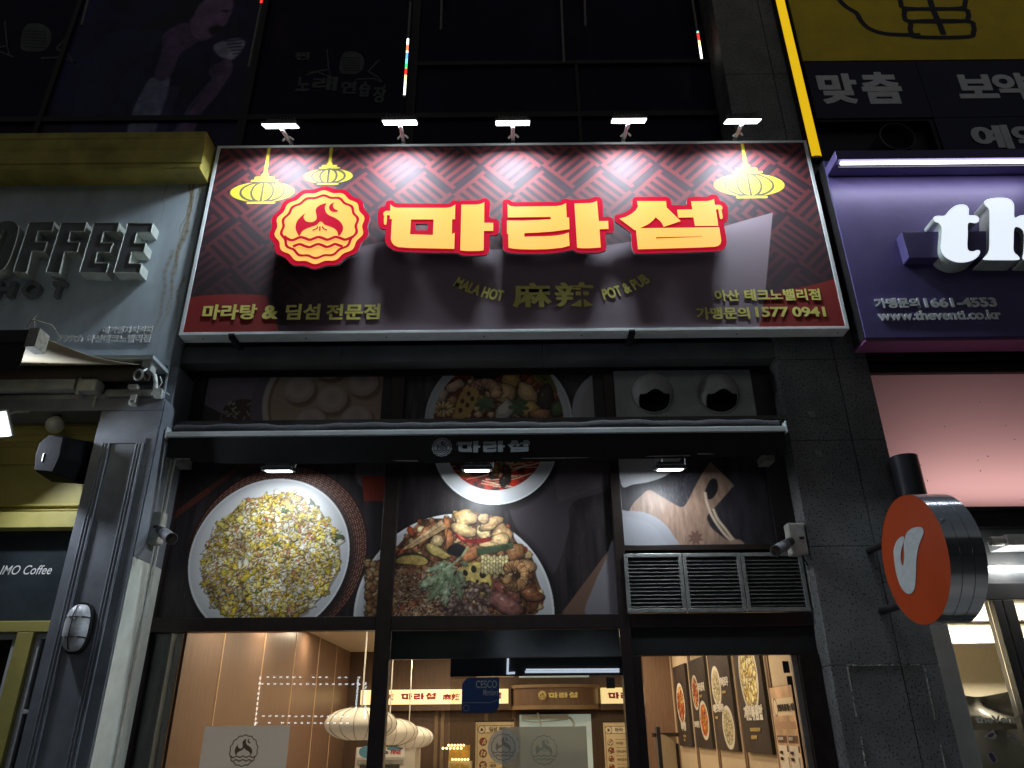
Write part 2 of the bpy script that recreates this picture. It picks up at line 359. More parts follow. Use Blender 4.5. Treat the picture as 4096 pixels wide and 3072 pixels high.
        me.update(calc_edges=True); at = me.attributes.new('Ink', 'FLOAT_COLOR', 'POINT'); at.data.foreach_set('color', np.concatenate([a.reshape(-1, 3), np.ones((H * W, 1))], 1).astype(np.float32).ravel())
        me.materials.append(mat); o = bpy.data.objects.new(name, me); SC.collection.objects.link(o); o.parent = parent; ORG[o.name] = o0; return o
class Wall(Canvas):                     # a canvas on an upright plane facing the street, addressed in pixels of the photograph
    def __init__(s, Y, x0, x1, z0, z1, res, bg, ss=2):
        Canvas.__init__(s, x1 - x0, z1 - z0, res, bg, ss); s.Y, s.x0, s.z1 = Y, x0, z1
    def p(s, pts): return [(q.x - s.x0, s.z1 - q.z) for q in (U(a, b, s.Y) for a, b in pts)]
    def hang(s, name, mat, parent=None): return s.mesh(name, (s.x0, s.Y, s.z1), (1, 0, 0), (0, 0, 1), mat, parent)
# ------------------------------------------------------------------ shared materials
m_gran = granite('dark_basalt', .28, .02, 62, .415)
m_gran2 = granite('smooth_basalt', .17, .03, 75, .30)
m_gap = M('joint_black', (.008, .008, .009), .9, var=0)
m_black = M('black_aluminium', (.018, .015, .016), .38, .0, var=.3, scale=12)
m_blackmatt = M('black_matt', (.012, .012, .013), .8, var=.3)
m_brown = M('dark_bronze_frame', (.035, .024, .022), .35, .3, var=.25, scale=10)
m_alu = M('aluminium', (.62, .64, .64), .35, .85, var=.2, scale=18, bump=.05)
m_galv = M('galvanised', (.42, .45, .44), .5, .5, var=.35, scale=14)
m_whitem = M('white_metal', (.62, .65, .63), .45, .1, var=.2, scale=10)
m_grey = M('grey_metal', (.30, .31, .30), .55, .3, var=.3, scale=10)
m_pale = M('pale_plastic', (.55, .55, .50), .5, var=.2, scale=14)
m_lens = M('lamp_lens', (.8, .8, .8), .3, var=0, emit=(.86, .95, 1.0), estr=9)
m_lens2 = M('lamp_lens_soft', (.8, .8, .8), .3, var=0, emit=(.86, .96, 1.0), estr=9)
m_glass = glass('window_glass', (.93, .95, .94), 0.0, 1.0, 1.5)
m_darkglass = glass('smoked_glass', (.10, .11, .11), 0.0, .9, 1.5)

# ------------------------------------------------------------------ ground
mb = MB(); mb.add([(-60, -60, 0), (60, -60, 0), (60, 30, 0), (-60, 30, 0)], [(0, 1, 2, 3)])
g = mb.build('road', M('asphalt', (.05, .05, .052), .85, var=.3, scale=30, bump=.3, bscale=200)); struct(g)
mb = MB(); mb.box(-40, 40, -4.2, .0, .004, .14); g = mb.build('pavement', M('paving', (.22, .21, .20), .8, var=.2, scale=9, bump=.2)); struct(g)

# ------------------------------------------------------------------ building front
YW = .25                                              # plane of the shop windows
zb0, zb1 = Zw(1440, 0), Zw(1375, 0)
xp0, xp1 = 2.555, 3.43; xj = Xw(3440, 1900, 0)
B = thing('building', 'dark basalt clad building front that carries all the shop signs', 'building', (0, 0, 0))
mb = MB(); zs = [0.14] + [Zw(y, 0, 3500) for y in (2658, 2182, 1758)] + [zb0 - .02, zb1 + .35, 7.55, 8.6, 9.9, 11.5]
for i in range(len(zs) - 1):
    zt = zs[i + 1] - .005
    mb.box(xp0, xj - .004, 0, .5, zs[i], zt); mb.box(xj + .004, xp1, 0, .5, zs[i], zt)
p = mb.build('granite_pillar', m_gran, B, bev=.003)
mb = MB(); mb.box(xp0 + .004, xp1 - .004, .012, .49, .14, 11.4); mb.build('pillar_core', m_gap, B)
mb = MB(); xf0 = -3.3
for a, b in ((xf0, -1.66), (-1.655, .30), (.305, xp0 - .004)): mb.box(a, b, 0.0, .5, zb0, zb1 - .003)
mb.box(xf0, xp0 - .004, .10, .5, zb1, 5.4)
mb.build('stone_ledge', m_gran2, B, bev=.004)
mb = MB(); mb.box(-3.3, xp0 - .003, .30, .55, 5.4, 7.2); mb.build('backing_wall', m_blackmatt, B)
# narrow stone margin left of the shop, behind the coffee shop's side panel
mb = MB(); mb.box(-3.42, Xw(690, 1560, .0), .02, .5, 3.9, 5.3); mb.build('stone_margin', m_gran2, B)
# lower beam under the right neighbour's sign and above its pink panel
mb = MB(); mb.box(xp1 + .004, 9, -.02, .5, Zw(1440, 0, 3600), Zw(1385, 0, 3600)); mb.box(xp1 + .004, 9, .03, .5, Zw(1486, 0, 3600), Zw(1452, 0, 3600)); mb.box(xp1 + .004, 9, .10, .5, Zw(1486, .1, 3600) + .01, 5.6); mb.build('neighbour_beam', m_black, B)
# upper storey: recessed dark window wall
YU = .42
mb = MB(); mb.box(-12, xp0 - .003, YU + .03, YU + .3, 6.9, 13.5); mb.box(xp1 + .01, 14, .2, .5, 5.6, 13.5); mb.build('upper_wall', M('upper_wall_paint', (.012, .012, .02), .6, var=.3), B)
fr = MB()
for sx in (1030, 1660): 
    x = Xw(sx, 200, YU); fr.box(x - .05, x + .05, YU - .05, YU + .02, 6.9, 13)
for sx in (-240, 230):
    x = Xw(sx, 300, YU); fr.box(x - .03, x + .03, YU - .05, YU + .02, 6.9, 13)
x = Xw(2310, 360, YU); fr.box(x - .02, x + .02, YU - .04, YU + .02, 6.9, Zw(262, YU))
fr.box(-12, xp0 - .01, YU - .045, YU + .02, Zw(478, YU) , Zw(458, YU)); fr.box(Xw(1660, 200, YU) + .05, xp0 - .01, YU - .045, YU + .02, Zw(268, YU), Zw(254, YU))
fr.build('upper_frame', M('upper_frame_paint', (.010, .009, .009), .6, var=.3), B)
mu = MB(); mu.box(-12, xp0 - .01, YU, YU + .02, 6.9, 13.2); mu.build('upper_panel', M('navy_panel', (.006, .005, .022), .35, var=.5, scale=1.5, spec=.15), B)

# ------------------------------------------------------------------ dining room shell seen through the glass
RX0, RX1, RY1, RZ = -2.88, 2.42, 7.4, 2.86
m_panel = wood('walnut_panel', (.145, .085, .056), (.235, .142, .094), .40)
m_wooddk = wood('dark_wood', (.075, .045, .030), (.12, .07, .045), .5)
m_beige = M('beige_wall', (.55, .43, .29), .8, var=.06)
mb = MB(); mb.box(RX0 - .3, RX0 - .02, .40, RY1 + .3, 0, RZ + .2)
ys = [.42] + [UX(sx, 2526, RX0).y for sx in (902, 1065, 1189, 1284)]; ys += [ys[-1] + 1.15, ys[-1] + 2.3, RY1]; ys = [y for y in ys if y < RY1 - .3] + [RY1]
for a, b in zip(ys[:-1], ys[1:]): mb.box(RX0 - .02, RX0, a + .012, b - .012, .1, RZ)
o = mb.build('panelled_wall', m_panel); struct(o)
mb = MB()
for a in ys[1:-1]: mb.box(RX0 - .018, RX0 + .006, a - .010, a + .010, .1, RZ)
o = mb.build('wall_joint', M('joint_oak', (.66, .46, .28), .35, var=.1)); struct(o)
mb = MB(); mb.box(RX0 - .3, RX1 + .3, RY1, RY1 + .2, 0, RZ + .2); o = mb.build('back_wall', m_wooddk); struct(o)
mb = MB(); mb.box(RX1, RX1 + .2, .46, 5.95, 0, RZ + .2); o = mb.build('side_wall', m_beige); struct(o)
mb = MB(); mb.box(RX1 - .42, RX1 + .2, 5.95, RY1, 0, RZ + .2); o = mb.build('corner_wall', m_panel); struct(o)
mb = MB(); mb.box(RX0 - .3, RX1 + .3, .46, RY1 + .2, RZ, RZ + .15); o = mb.build('ceiling', M('ceiling_paint', (.62, .54, .44), .85, var=.05)); struct(o)
mb = MB(); mb.box(RX0 - .3, RX1 + .3, .46, RY1 + .2, .01, .15); o = mb.build('floor', M('floor_tile', (.46, .40, .33), .5, var=.2)); struct(o)
mb = MB(); mb.box(-3.4, xp0 - .003, YW + .12, .455, 2.56, 5.0); o = mb.build('light_block_wall', m_blackmatt); struct(o)  # unseen slab added behind the prints to block room light
# ------------------------------------------------------------------ logo outlines (emblem and the three syllables)
YS, YL = -.25, -.375                                  # sign face, letter faces
def cz(pts, ox, oy, s, Y=YL): return XZ(crop(pts, ox, oy, s), Y)
EC = U(1040 + 957 / 4, 700 + 822 / 4, YL); ER = (Xw(1040 + 1775 / 4, 906, YL) - Xw(1040 + 137 / 4, 906, YL)) / 2 * .985
def en(pts): return [((a - EC.x) / ER, (b - EC.z) / ER) for a, b in cz(pts, 1040, 700, 4)]
E_FLAME = en(smooth([(633, 980), (596, 930), (573, 870), (573, 810), (598, 740), (650, 680), (722, 622), (700, 670), (706, 705), (740, 743), (800, 760), (860, 750), (903, 715), (908, 660), (893, 590), (903, 540), (955, 492), (1060, 458), (1040, 515), (1052, 590), (1100, 645), (1200, 690), (1280, 745), (1325, 815), (1330, 880), (1300, 945), (1258, 980), (1235, 905), (1180, 855), (1100, 822), (1035, 800), (1008, 770), (985, 752), (960, 752), (938, 775), (905, 805), (830, 833), (740, 865), (675, 910)], 3))
E_MOON = en(smooth([(1190, 445), (1130, 475), (1108, 520), (1120, 565), (1170, 595), (1225, 596), (1250, 580), (1240, 568), (1200, 552), (1175, 520), (1170, 480)], 3))
def es(pts, wd): return ribbon(en(smooth(pts, 4, False)), wd)
E_PLEAT = [es([(927, 830), (905, 865), (840, 892)], .028), es([(962, 830), (960, 865), (955, 900)], .028), es([(998, 830), (1020, 865), (1075, 890)], .028)]
E_WAVE = [es([(385, 985), (430, 1018), (480, 1045), (535, 1048), (590, 1025), (650, 1003), (720, 1018), (800, 1045), (870, 1022), (935, 1000), (1000, 1015), (1080, 1043), (1150, 1020), (1210, 998), (1280, 1015), (1360, 1042), (1420, 1025), (1500, 990)], .062),
          es([(530, 1155), (590, 1128), (650, 1117), (710, 1140), (790, 1163), (860, 1140), (925, 1115), (990, 1128), (1070, 1160), (1140, 1140), (1200, 1113), (1260, 1130), (1325, 1155)], .062)]
def er(r, n=168, wav=.028, ph=math.pi): return ring_pts(0, 0, r, n, wav, 14, ph)
E_TRAY, E_OUT, E_R1, E_R0 = er(.975, wav=.026), er(.865, wav=.03), er(.765, wav=.03), er(.71, wav=.03)
def draw_emblem(mb, cx, cz_, r, y, base, feat, dy=.0025, ring=True, tray=None):
    T = lambda P: [(cx + a * r, cz_ + b * r) for a, b in P]
    if tray is not None: mb.sheet(T(E_TRAY), y, tray)
    mb.sheet(T(E_OUT), y - dy, base)
    mb.sheet(T(E_R1), y - 2 * dy, feat, [T(E_R0)[::-1]])
    k = 3
    for P in [E_FLAME, E_MOON] + E_PLEAT + E_WAVE: mb.sheet(T(P), y - k * dy, feat); k += .35
G1, G2, G3 = (1493, 740, 4), (1960, 740, 4), (2430, 740, 4)
SYL = []
h1 = smooth([(177, 478), (172, 600), (176, 628), (190, 638), (206, 630), (212, 605), (220, 478)], 2)
SYL.append(dict(
    tray=cz(smooth([(200, 300), (215, 268), (270, 244), (325, 254), (365, 293), (600, 297), (900, 297), (1205, 297), (1250, 257), (1310, 245), (1365, 262), (1400, 249), (1550, 246), (1680, 245), (1735, 216), (1790, 211), (1845, 238), (1868, 285), (1866, 400), (1862, 525), (1940, 538), (1990, 562), (2011, 610), (2012, 740), (1990, 785), (1940, 803), (1862, 805), (1861, 930), (1860, 1040), (1825, 1098), (1760, 1122), (1540, 1128), (1400, 1118), (1330, 1085), (1000, 1080), (700, 1075), (400, 1058), (280, 1015), (210, 945), (185, 880), (190, 790), (197, 712), (140, 698), (90, 655), (74, 590), (70, 510), (75, 430), (105, 373), (150, 347), (190, 340)], 3), *G1),
    hole=cz([(680, 620), (870, 620), (868, 722), (680, 724)], *G1),
    face=[(cz([(277, 310), (300, 338), (335, 358), (380, 367), (1170, 370), (1225, 362), (1275, 342), (1313, 318), (1307, 550), (1262, 550), (1258, 790), (1303, 768), (1297, 1022), (600, 1008), (400, 995), (340, 968), (300, 925), (283, 870), (300, 548), (265, 545), (267, 487), (162, 485), (168, 445), (200, 420), (272, 418)], *G1), [cz([(604, 553), (967, 553), (955, 804), (588, 793)], *G1)]),
          (cz(h1, *G1), []),
          (cz([(1411, 318), (1640, 318), (1700, 310), (1745, 297), (1778, 278), (1774, 608), (1920, 610), (1919, 735), (1770, 735), (1765, 1046), (1690, 1055), (1580, 1058), (1480, 1056), (1393, 1046)], *G1), [])]))
SYL.append(dict(
    tray=cz(smooth([(200, 285), (220, 247), (275, 230), (330, 245), (370, 275), (600, 275), (900, 273), (1100, 272), (1150, 240), (1200, 219), (1250, 225), (1295, 248), (1330, 236), (1450, 231), (1590, 223), (1650, 197), (1710, 183), (1770, 205), (1800, 250), (1808, 380), (1815, 500), (1890, 507), (1945, 527), (1978, 575), (1984, 720), (1960, 762), (1850, 773), (1856, 890), (1862, 1005), (1840, 1045), (1780, 1070), (1680, 1080), (1450, 1080), (1370, 1063), (1310, 1035), (1150, 1070), (900, 1095), (600, 1100), (400, 1090), (260, 1065), (210, 1015), (202, 920), (200, 825), (181, 790), (180, 670), (180, 550), (196, 520), (198, 400)], 3), *G2), hole=None,
    face=[(cz([(280, 306), (305, 330), (345, 345), (400, 350), (1050, 343), (1120, 335), (1175, 318), (1216, 293), (1228, 525), (1264, 525), (1272, 708), (1000, 745), (760, 762), (550, 772), (550, 832), (900, 825), (1050, 815), (1170, 795), (1260, 765), (1273, 972), (1150, 1005), (900, 1028), (700, 1033), (500, 1030), (380, 1020), (296, 1005), (290, 782), (272, 780), (272, 573), (520, 575), (760, 566), (974, 553), (970, 512), (286, 521)], *G2), []),
          (cz([(1350, 300), (1600, 293), (1640, 286), (1680, 274), (1711, 256), (1740, 582), (1890, 580), (1895, 705), (1750, 709), (1771, 1000), (1600, 1012), (1470, 1013), (1395, 1005)], *G2), [])]))
SYL.append(dict(
    tray=cz(smooth([(396, 250), (415, 207), (480, 190), (700, 188), (920, 188), (980, 205), (1012, 245), (1028, 318), (1150, 321), (1262, 318), (1268, 245), (1290, 205), (1345, 190), (1480, 188), (1600, 187), (1650, 158), (1710, 152), (1760, 172), (1788, 215), (1797, 247), (1850, 265), (1900, 312), (1925, 375), (1930, 450), (1927, 530), (1905, 580), (1862, 607), (1885, 760), (1905, 900), (1893, 970), (1860, 1018), (1800, 1048), (1500, 1070), (1000, 1083), (490, 1094), (425, 1072), (397, 1020), (383, 890), (372, 768), (250, 670), (125, 580), (106, 540), (122, 492), (165, 470), (240, 453), (330, 405), (390, 345)], 3), *G3), hole=None,
    face=[(cz([(472, 262), (935, 262), (945, 365), (1168, 580), (900, 672), (872, 615), (830, 565), (770, 518), (730, 567), (650, 630), (513, 697), (1785, 680), (1818, 890), (1806, 945), (1770, 975), (1720, 988), (1500, 1000), (488, 1030), (455, 718), (436, 725), (192, 543), (290, 515), (380, 468), (450, 410), (488, 345)], *G3), [cz([(773, 838), (1508, 823), (1510, 833), (775, 862)], *G3)]),
          (cz([(1338, 265), (1590, 262), (1640, 253), (1675, 241), (1702, 226), (1716, 322), (1800, 322), (1830, 345), (1838, 390), (1732, 392), (1771, 655), (1398, 657), (1375, 520), (1132, 523), (1115, 400), (1356, 395)], *G3), []),
          (cz(smooth([(1772, 380), (1815, 380), (1830, 450), (1840, 515), (1832, 540), (1812, 544), (1797, 528)], 2), *G3), [])]))
SX0, SX1 = min(a for a, b in SYL[0]['face'][0][0]), max(a for a, b in SYL[2]['face'][1][0]); SZ0 = min(b for s in SYL for f in s['face'] for a, b in f[0])
def draw_name(mb, x0, z0, wd, y, m=0):
    k = wd / (SX1 - SX0); T = lambda P: [(x0 + (a - SX0) * k, z0 + (b - SZ0) * k) for a, b in P]
    for i, s in enumerate(SYL):
        for j, (P, H) in enumerate(s['face']): mb.sheet(T(P), y - (.0006 * (i + j)), m, [T(h)[::-1] for h in H])
def logo_src(mb, exl, exr, ey, nxl, nxr, nyb, Y, base, feat, name_m, dy=.0015):
    x0, x1 = Xw(exl, ey, Y), Xw(exr, ey, Y); draw_emblem(mb, (x0 + x1) / 2, Zw(ey, Y, (exl + exr) / 2), (x1 - x0) / 2 / .89, Y, base, feat, dy)
    a, b = Xw(nxl, nyb, Y), Xw(nxr, nyb, Y); draw_name(mb, a, Zw(nyb, Y, (nxl + nxr) / 2), b - a, Y - dy, name_m)

# ------------------------------------------------------------------ the big restaurant sign
SGX0, SGX1, SGZ0, SGZ1 = -3.151, 3.200, 5.008, 7.333
SG = thing('signboard', 'wide dark red restaurant sign with yellow lanterns, round emblem and three big yellow syllables', 'sign', (0, YS, SGZ0))
cv = Wall(YS, SGX0 + .035, SGX1 - .035, SGZ0 + .03, SGZ1 - .03, 150, (62, 45, 51))
cv.noise(.06, .8)
H, W = cv.a.shape[:2]; gx = (np.arange(W) + .5) / cv.k; gz = (np.arange(H) + .5)[:, None] / cv.ky
# slanted fret of parallel bars
q = .044; a_ = (gx[None] + gz) / math.sqrt(2) / q; b_ = (gx[None] - gz) / math.sqrt(2) / q + 200
N = 10; ca, cb = np.floor(a_ / N).astype(int), np.floor(b_ / N).astype(int); fa, fb = np.floor(a_ - ca * N).astype(int), np.floor(b_ - cb * N).astype(int); ev = (ca + cb) % 2 == 0
u1, v1 = np.where(ev, fa, fb), np.where(ev, fb, fa)
hook = (ca % 3 == 1) & (cb % 3 == 0)
bar = (v1 % 2 == 0) & (u1 >= 1) | (u1 == 1)
bar &= ~((u1 == 0)); bar &= ~((v1 == 9) & (u1 != 1)) 
sq = (np.maximum(abs(fa - 4.5), abs(fb - 4.5)) == 3.5) & ~((fa == 1) & (fb == 4)) | (np.maximum(abs(fa - 4.5), abs(fb - 4.5)) == 1.5) & ~((fb == 6) & (fa == 4)) | ((fa == 4) & (fb < 2))
bar = np.where(hook, sq, bar)
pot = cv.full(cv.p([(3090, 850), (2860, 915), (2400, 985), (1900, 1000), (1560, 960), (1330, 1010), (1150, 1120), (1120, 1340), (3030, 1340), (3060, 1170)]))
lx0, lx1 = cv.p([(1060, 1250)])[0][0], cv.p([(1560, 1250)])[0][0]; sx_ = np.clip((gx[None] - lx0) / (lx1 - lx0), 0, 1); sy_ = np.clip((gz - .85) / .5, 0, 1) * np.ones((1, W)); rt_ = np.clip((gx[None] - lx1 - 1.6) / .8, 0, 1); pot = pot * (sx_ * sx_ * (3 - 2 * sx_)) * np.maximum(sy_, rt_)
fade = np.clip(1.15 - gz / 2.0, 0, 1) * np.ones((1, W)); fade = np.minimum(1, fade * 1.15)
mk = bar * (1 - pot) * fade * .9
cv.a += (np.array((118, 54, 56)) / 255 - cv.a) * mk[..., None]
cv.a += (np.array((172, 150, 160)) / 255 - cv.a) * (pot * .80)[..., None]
cv.poly(cv.p(smooth([(700, 1215), (760, 1190), (860, 1178), (980, 1176), (1066, 1181)], 4, False) + [(1085, 1235), (1124, 1345), (690, 1345)]), (150, 46, 42))
cv.poly(cv.p(smooth([(3062, 1182), (3150, 1160), (3260, 1136), (3362, 1108)], 4, False) + [(3420, 1345), (3028, 1345), (3045, 1262)]), (150, 46, 42))
YEL = (222, 200, 58); INK = (88, 76, 62)
def lantern(cx, y0, y1, rx, top, fx):           # pixels of the photograph
    cm = (y0 + y1) / 2; C = U(cx, cm, YS); s = lambda x, y: cv.p([(x, y)])[0]
    l, r_ = U(cx - rx, cm, YS), U(cx + rx, cm, YS); ru = (r_.x - l.x) / 2; rv = (U(cx, y0, YS).z - U(cx, y1, YS).z) / 2; u, v = s(cx, cm)
    tu, tv = s(cx + fx, 570); cv.stroke([(tu, -.1), (u, v - rv * 1.6)], .032, YEL)
    cv.ell(u, v - rv * 1.62, ru * .12, rv * .30, YEL); cv.poly([(u - ru * .30, v - rv * 1.52), (u + ru * .30, v - rv * 1.52), (u + ru * .32, v - rv * 1.27), (u - ru * .32, v - rv * 1.27)], YEL)
    cv.stroke([(u - ru * .41, v - rv * 1.13), (u + ru * .41, v - rv * 1.13)], rv * .17, YEL); cv.ell(u, v, ru, rv, YEL)
    for k in (-.68, -.34, 0, .34, .68): cv.stroke([(u + math.sin(t) * k * ru, v + math.cos(t) * rv * .97) if abs(k) > .01 else (u, v + math.cos(t) * rv) for t in np.linspace(.05 + .3 * abs(k), math.pi - .05 - .3 * abs(k), 14)], .026, INK)
    cv.stroke([(u - ru * .42, v + rv * 1.07), (u + ru * .42, v + rv * 1.07)], rv * .17, YEL)
lantern(1050, 728, 808, 128, 0, 31); lantern(1314, 676, 734, 97, 0, 14); lantern(2996, 695, 785, 141, 0, -29)
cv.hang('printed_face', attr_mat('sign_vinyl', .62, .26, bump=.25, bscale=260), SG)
mb = MB(); t = .035
mb.box(SGX0, SGX1, YS - .008, YS + .15, SGZ1 - .03, SGZ1); mb.box(SGX0, SGX1, YS - .008, YS + .15, SGZ0, SGZ0 + .03)
mb.box(SGX0, SGX0 + t, YS - .007, YS + .15, SGZ0 + .03, SGZ1 - .03); mb.box(SGX1 - t, SGX1, YS - .007, YS + .15, SGZ0 + .03, SGZ1 - .03)
mb.box(SGX0 + t, SGX1 - t, YS + .02, YS + .14, SGZ0 + .03, SGZ1 - .03); mb.build('frame', M('sign_frame_white', (.84, .86, .85), .4, .0, var=.08, scale=8), SG, bev=.003)
for sx in (800, 1215, 1540, 1935, 2330, 2960, 3370): x = Xw(sx, 1350, YS); MB().lathe([(.008, 0), (.008, .004), (0, .005)], (x, YS + .07, SGZ0), (0, 0, -1), 8).build('screw', m_black, SG)
for sx in (925, 2530):
    x = Xw(sx, 1350, YS); mb = MB(); mb.box(x - .03, x + .03, YS - .010, YS + .01, SGZ0 - .006, SGZ0 + .012); mb.box(x - .03, x + .03, YS + .01, YS + .25, SGZ0 - .03, SGZ0 - .006); mb.build('bracket', m_blackmatt, SG)
m_sy = M('yellow_vinyl', (.92, .80, .20), .4, var=.08)
mb = MB(); Yt = YS - .004
text_src(mb, '마라탕', 811, 1218, 1028, 1279, Yt, bold=.022, jit=.012); text_src(mb, '&', 1050, 1222, 1114, 1277, Yt, bold=.03, jit=.012); text_src(mb, '딤섬', 1143, 1216, 1280, 1279, Yt, bold=.022, jit=.012); text_src(mb, '전문점', 1305, 1216, 1520, 1279, Yt, bold=.022, jit=.012)
mb.build('slogan', m_sy, SG)
mb = MB(); text_src(mb, '아산', 2858, 1160, 2957, 1205, Yt, bold=.022, jit=.012); text_src(mb, '테크노밸리점', 2977, 1156, 3281, 1203, Yt, bold=.022, jit=.012); mb.build('branch_line', m_sy, SG); mb = MB()
text_src(mb, '가맹문의', 2784, 1229, 2998, 1277, Yt, bold=.022, jit=.012); text_src(mb, '1577', 3021, 1228, 3155, 1269, Yt, bold=.025, jit=.012); text_src(mb, '0941', 3169, 1227, 3302, 1268, Yt, bold=.025, jit=.012)
mb.build('phone_line', m_sy, SG)
mb = MB(); text_src(mb, '麻', 2050, 1131, 2206, 1231, Yt, bold=.014, jit=.022); mb.build('hanja_mark', m_sy, SG); mb = MB(); text_src(mb, '辣', 2220, 1129, 2381, 1229, Yt, bold=.014, jit=.022); mb.build('hanja_mark', m_sy, SG)
def arc_text(mb, body, pts, ht, **k):
    P = [Vector(XZ([p], Yt)[0]) for p in pts]
    def bend(t): return (P[0] * (1 - t) ** 2 + P[1] * 2 * t * (1 - t) + P[2] * t * t, ((P[1] - P[0]) * (1 - t) + (P[2] - P[1]) * t).normalized())
    text_into(mb, body, (0, Yt, 0), (1, 0, 0), (0, 0, 1), (0, -1, 0), 1.0, ht, bend=bend, **k)
mb = MB(); arc_text(mb, 'MALA HOT', [(1810, 1144), (1905, 1192), (2010, 1206)], .125, bold=.025, jit=.012); mb.build('english_mark', m_sy, SG); mb = MB(); arc_text(mb, 'POT & PUB', [(2416, 1200), (2520, 1182), (2604, 1128)], .125, bold=.025, jit=.012); mb.build('english_mark', m_sy, SG)
# raised letters: red acrylic trays with glowing yellow faces
m_red = M('red_acrylic', (.40, .004, .025), .22, var=.0, coat=.3, emit=(.9, .0, .035), estr=.36)
m_yel = M('amber_acrylic', (.42, .22, .035), .35, var=.04, scale=3, emit=(1.0, .55, .115), estr=.86)
m_side = M('letter_return', (.66, .66, .68), .3, .4, var=.1)
for s in SYL:
    mb = MB(); mb.prism(s['tray'], YL, YL + .026, 0, 1, [s['hole'][::-1]] if s['hole'] else [])
    t = mb.build('letter_tray', [m_red, m_side], SG)
    c_ = (sum(a for a, b in s['tray']) / len(s['tray']), sum(b for a, b in s['tray']) / len(s['tray'])); mb = MB()
    for dx in (-.34, .0, .34): mb.tube([(c_[0] + dx, YL + .024, c_[1] - .12), (c_[0] + dx, YS - .001, c_[1] - .12)], .014, 8)
    mb.build('standoff', m_blackmatt, t)
    for j, (P, Hs) in enumerate(s['face']):
        mb = MB(); mb.prism(P, YL - .005, YL - .0008, 0, 0, [h[::-1] for h in Hs], back=False); mb.build('letter_face', m_yel, t)
T = lambda P, k=1.0: [(EC.x + a * ER * k, EC.z + b * ER * k) for a, b in P]
mb = MB(); mb.prism(T(E_TRAY), YL, YL + .026, 0, 1); et = mb.build('emblem_tray', [m_red, m_side], SG)
mb = MB(); mb.prism(T(E_OUT), YL - .004, YL - .0008, 0, 0, back=False)
k = 0
for P, Hs in [(E_R1, [E_R0])] + [(p, []) for p in [E_FLAME, E_MOON] + E_PLEAT + E_WAVE]: mb.sheet(T(P), YL - .0055 - k * .0005, 1, [T(h)[::-1] for h in Hs]); k += 1
mb.build('emblem_face', [m_yel, m_red], et)

# five floodlights on short arms along the top of the sign
def sign_lamp(hx, hy, bx, by, label):
    b = U(bx, by, YS + .05); b.z = SGZ1; h = U(hx, hy, YS - .36); L = thing('sign_floodlight', label, 'floodlight', b, 'floodlights along the top of the restaurant sign')
    mb = MB(); q = h + Vector((0, .02, .0)); mid = b + Vector((0, -.02, .16)); mb.tube([b, b + Vector((0, -.005, .08)), b + (q - b) * .25 + Vector((0, 0, .05)), q], .021, 8); mb.box(b.x - .05, b.x + .05, b.y - .03, b.y + .05, b.z, b.z + .012); mb.build('arm', M('galvanised_arm', (.80, .80, .76), .5, .1, var=.35, scale=22), L, sm=True)
    mb = MB(); c = b + (q - b) * .35 + Vector((0, 0, .035)); mb.tube([c + Vector((-.05, .0, -.02)), c + Vector((-.01, -.03, .0)), c + Vector((.03, -.02, .01)), c + Vector((.06, .01, .0))], .012, 6); mb.build('cable_tie', m_pale, L, sm=True)
    tl = Matrix.Rotation(R(27), 3, 'X'); mb = MB(); mb.obox(h + tl @ Vector((0, 0, .02)), .18, .075, .012, tl); mb.obox(h + tl @ Vector((0, .03, .05)), .15, .035, .022, tl)
    for i in range(9): mb.obox(h + tl @ Vector((-.14 + i * .035, .03, .08)), .003, .034, .012, tl)
    mb.build('housing', M('lamp_housing', (.20, .19, .18), .5, .5, var=.4, scale=20), L)
    mb = MB(); mb.obox(h + tl @ Vector((0, .0, .003)), .172, .066, .004, tl); ln = mb.build('lens', m_lens, L)
    for dx in (-.085, .085): MB().obox(h + tl @ Vector((dx, .012, -.003)), .011, .005, .002, tl).build('lens_clip', m_grey, L)
    MB().obox(h + tl @ Vector((0, -.045, -.004)), .012, .012, .005, tl).build('arm_joint', m_grey, L)
    area('lamp_light', h + tl @ Vector((0, 0, -.008)), (0, .17, -1), .33, .12, SIGN_W, (.74, .89, 1.0), L, 150)
    return L
SIGN_W = 56
for i, (hx, hy, bx, by, lb) in enumerate([(1122, 506, 1165, 580, 'floodlight nearest the yellow cornice, its head swung out to the side'), (1600, 492, 1614, 577, 'floodlight with a pale cable tie on its arm, above the first syllable'),
        (2051, 494, 2052, 576, 'floodlight on a straight upright arm above the middle syllable'), (2515, 485, 2494, 574, 'floodlight leaning right above the last two syllables, between the straight one and the corner one'), (2970, 487, 2940, 570, 'floodlight above the single lantern, in front of the basalt pillar')]):
    sign_lamp(hx, hy, bx, by, lb)
# ------------------------------------------------------------------ shop front: frames, glass, printed films
ma0, ma1 = -1.185, Xw(1588, 2140, YW); mb0_, mb1_ = Xw(2452, 2140, YW), Xw(2492, 2140, YW)
xl0 = Xw(690, 1990, YW); xr1 = 2.50
zT0, zT1 = Zw(2518, YW), Zw(2463, YW)                  # beam between the posters and the lower glass
zU0, zU1 = Zw(1668, YW), Zw(1470, YW)                 # band of upper windows
zR0, zR1 = Zw(2212, YW), Zw(2190, YW)                  # beam under the right poster
zD0, zD1 = Zw(2628, YW), Zw(2520, YW)                  # door header
YF = YW - .06
SF = thing('shopfront', 'dark bronze framed shopfront glazing with a door beneath the black awning', 'shopfront', (0, YF, .14))
mb = MB(); mb.box(ma0, ma1, YF, YW + .06, .14, zU1); mb.build('mullion', m_brown, SF, bev=.004)
mb = MB(); mb.box(mb0_, mb1_, YF + .002, YW + .06, .14, zU1); mb.build('mullion', m_brown, SF, bev=.004)
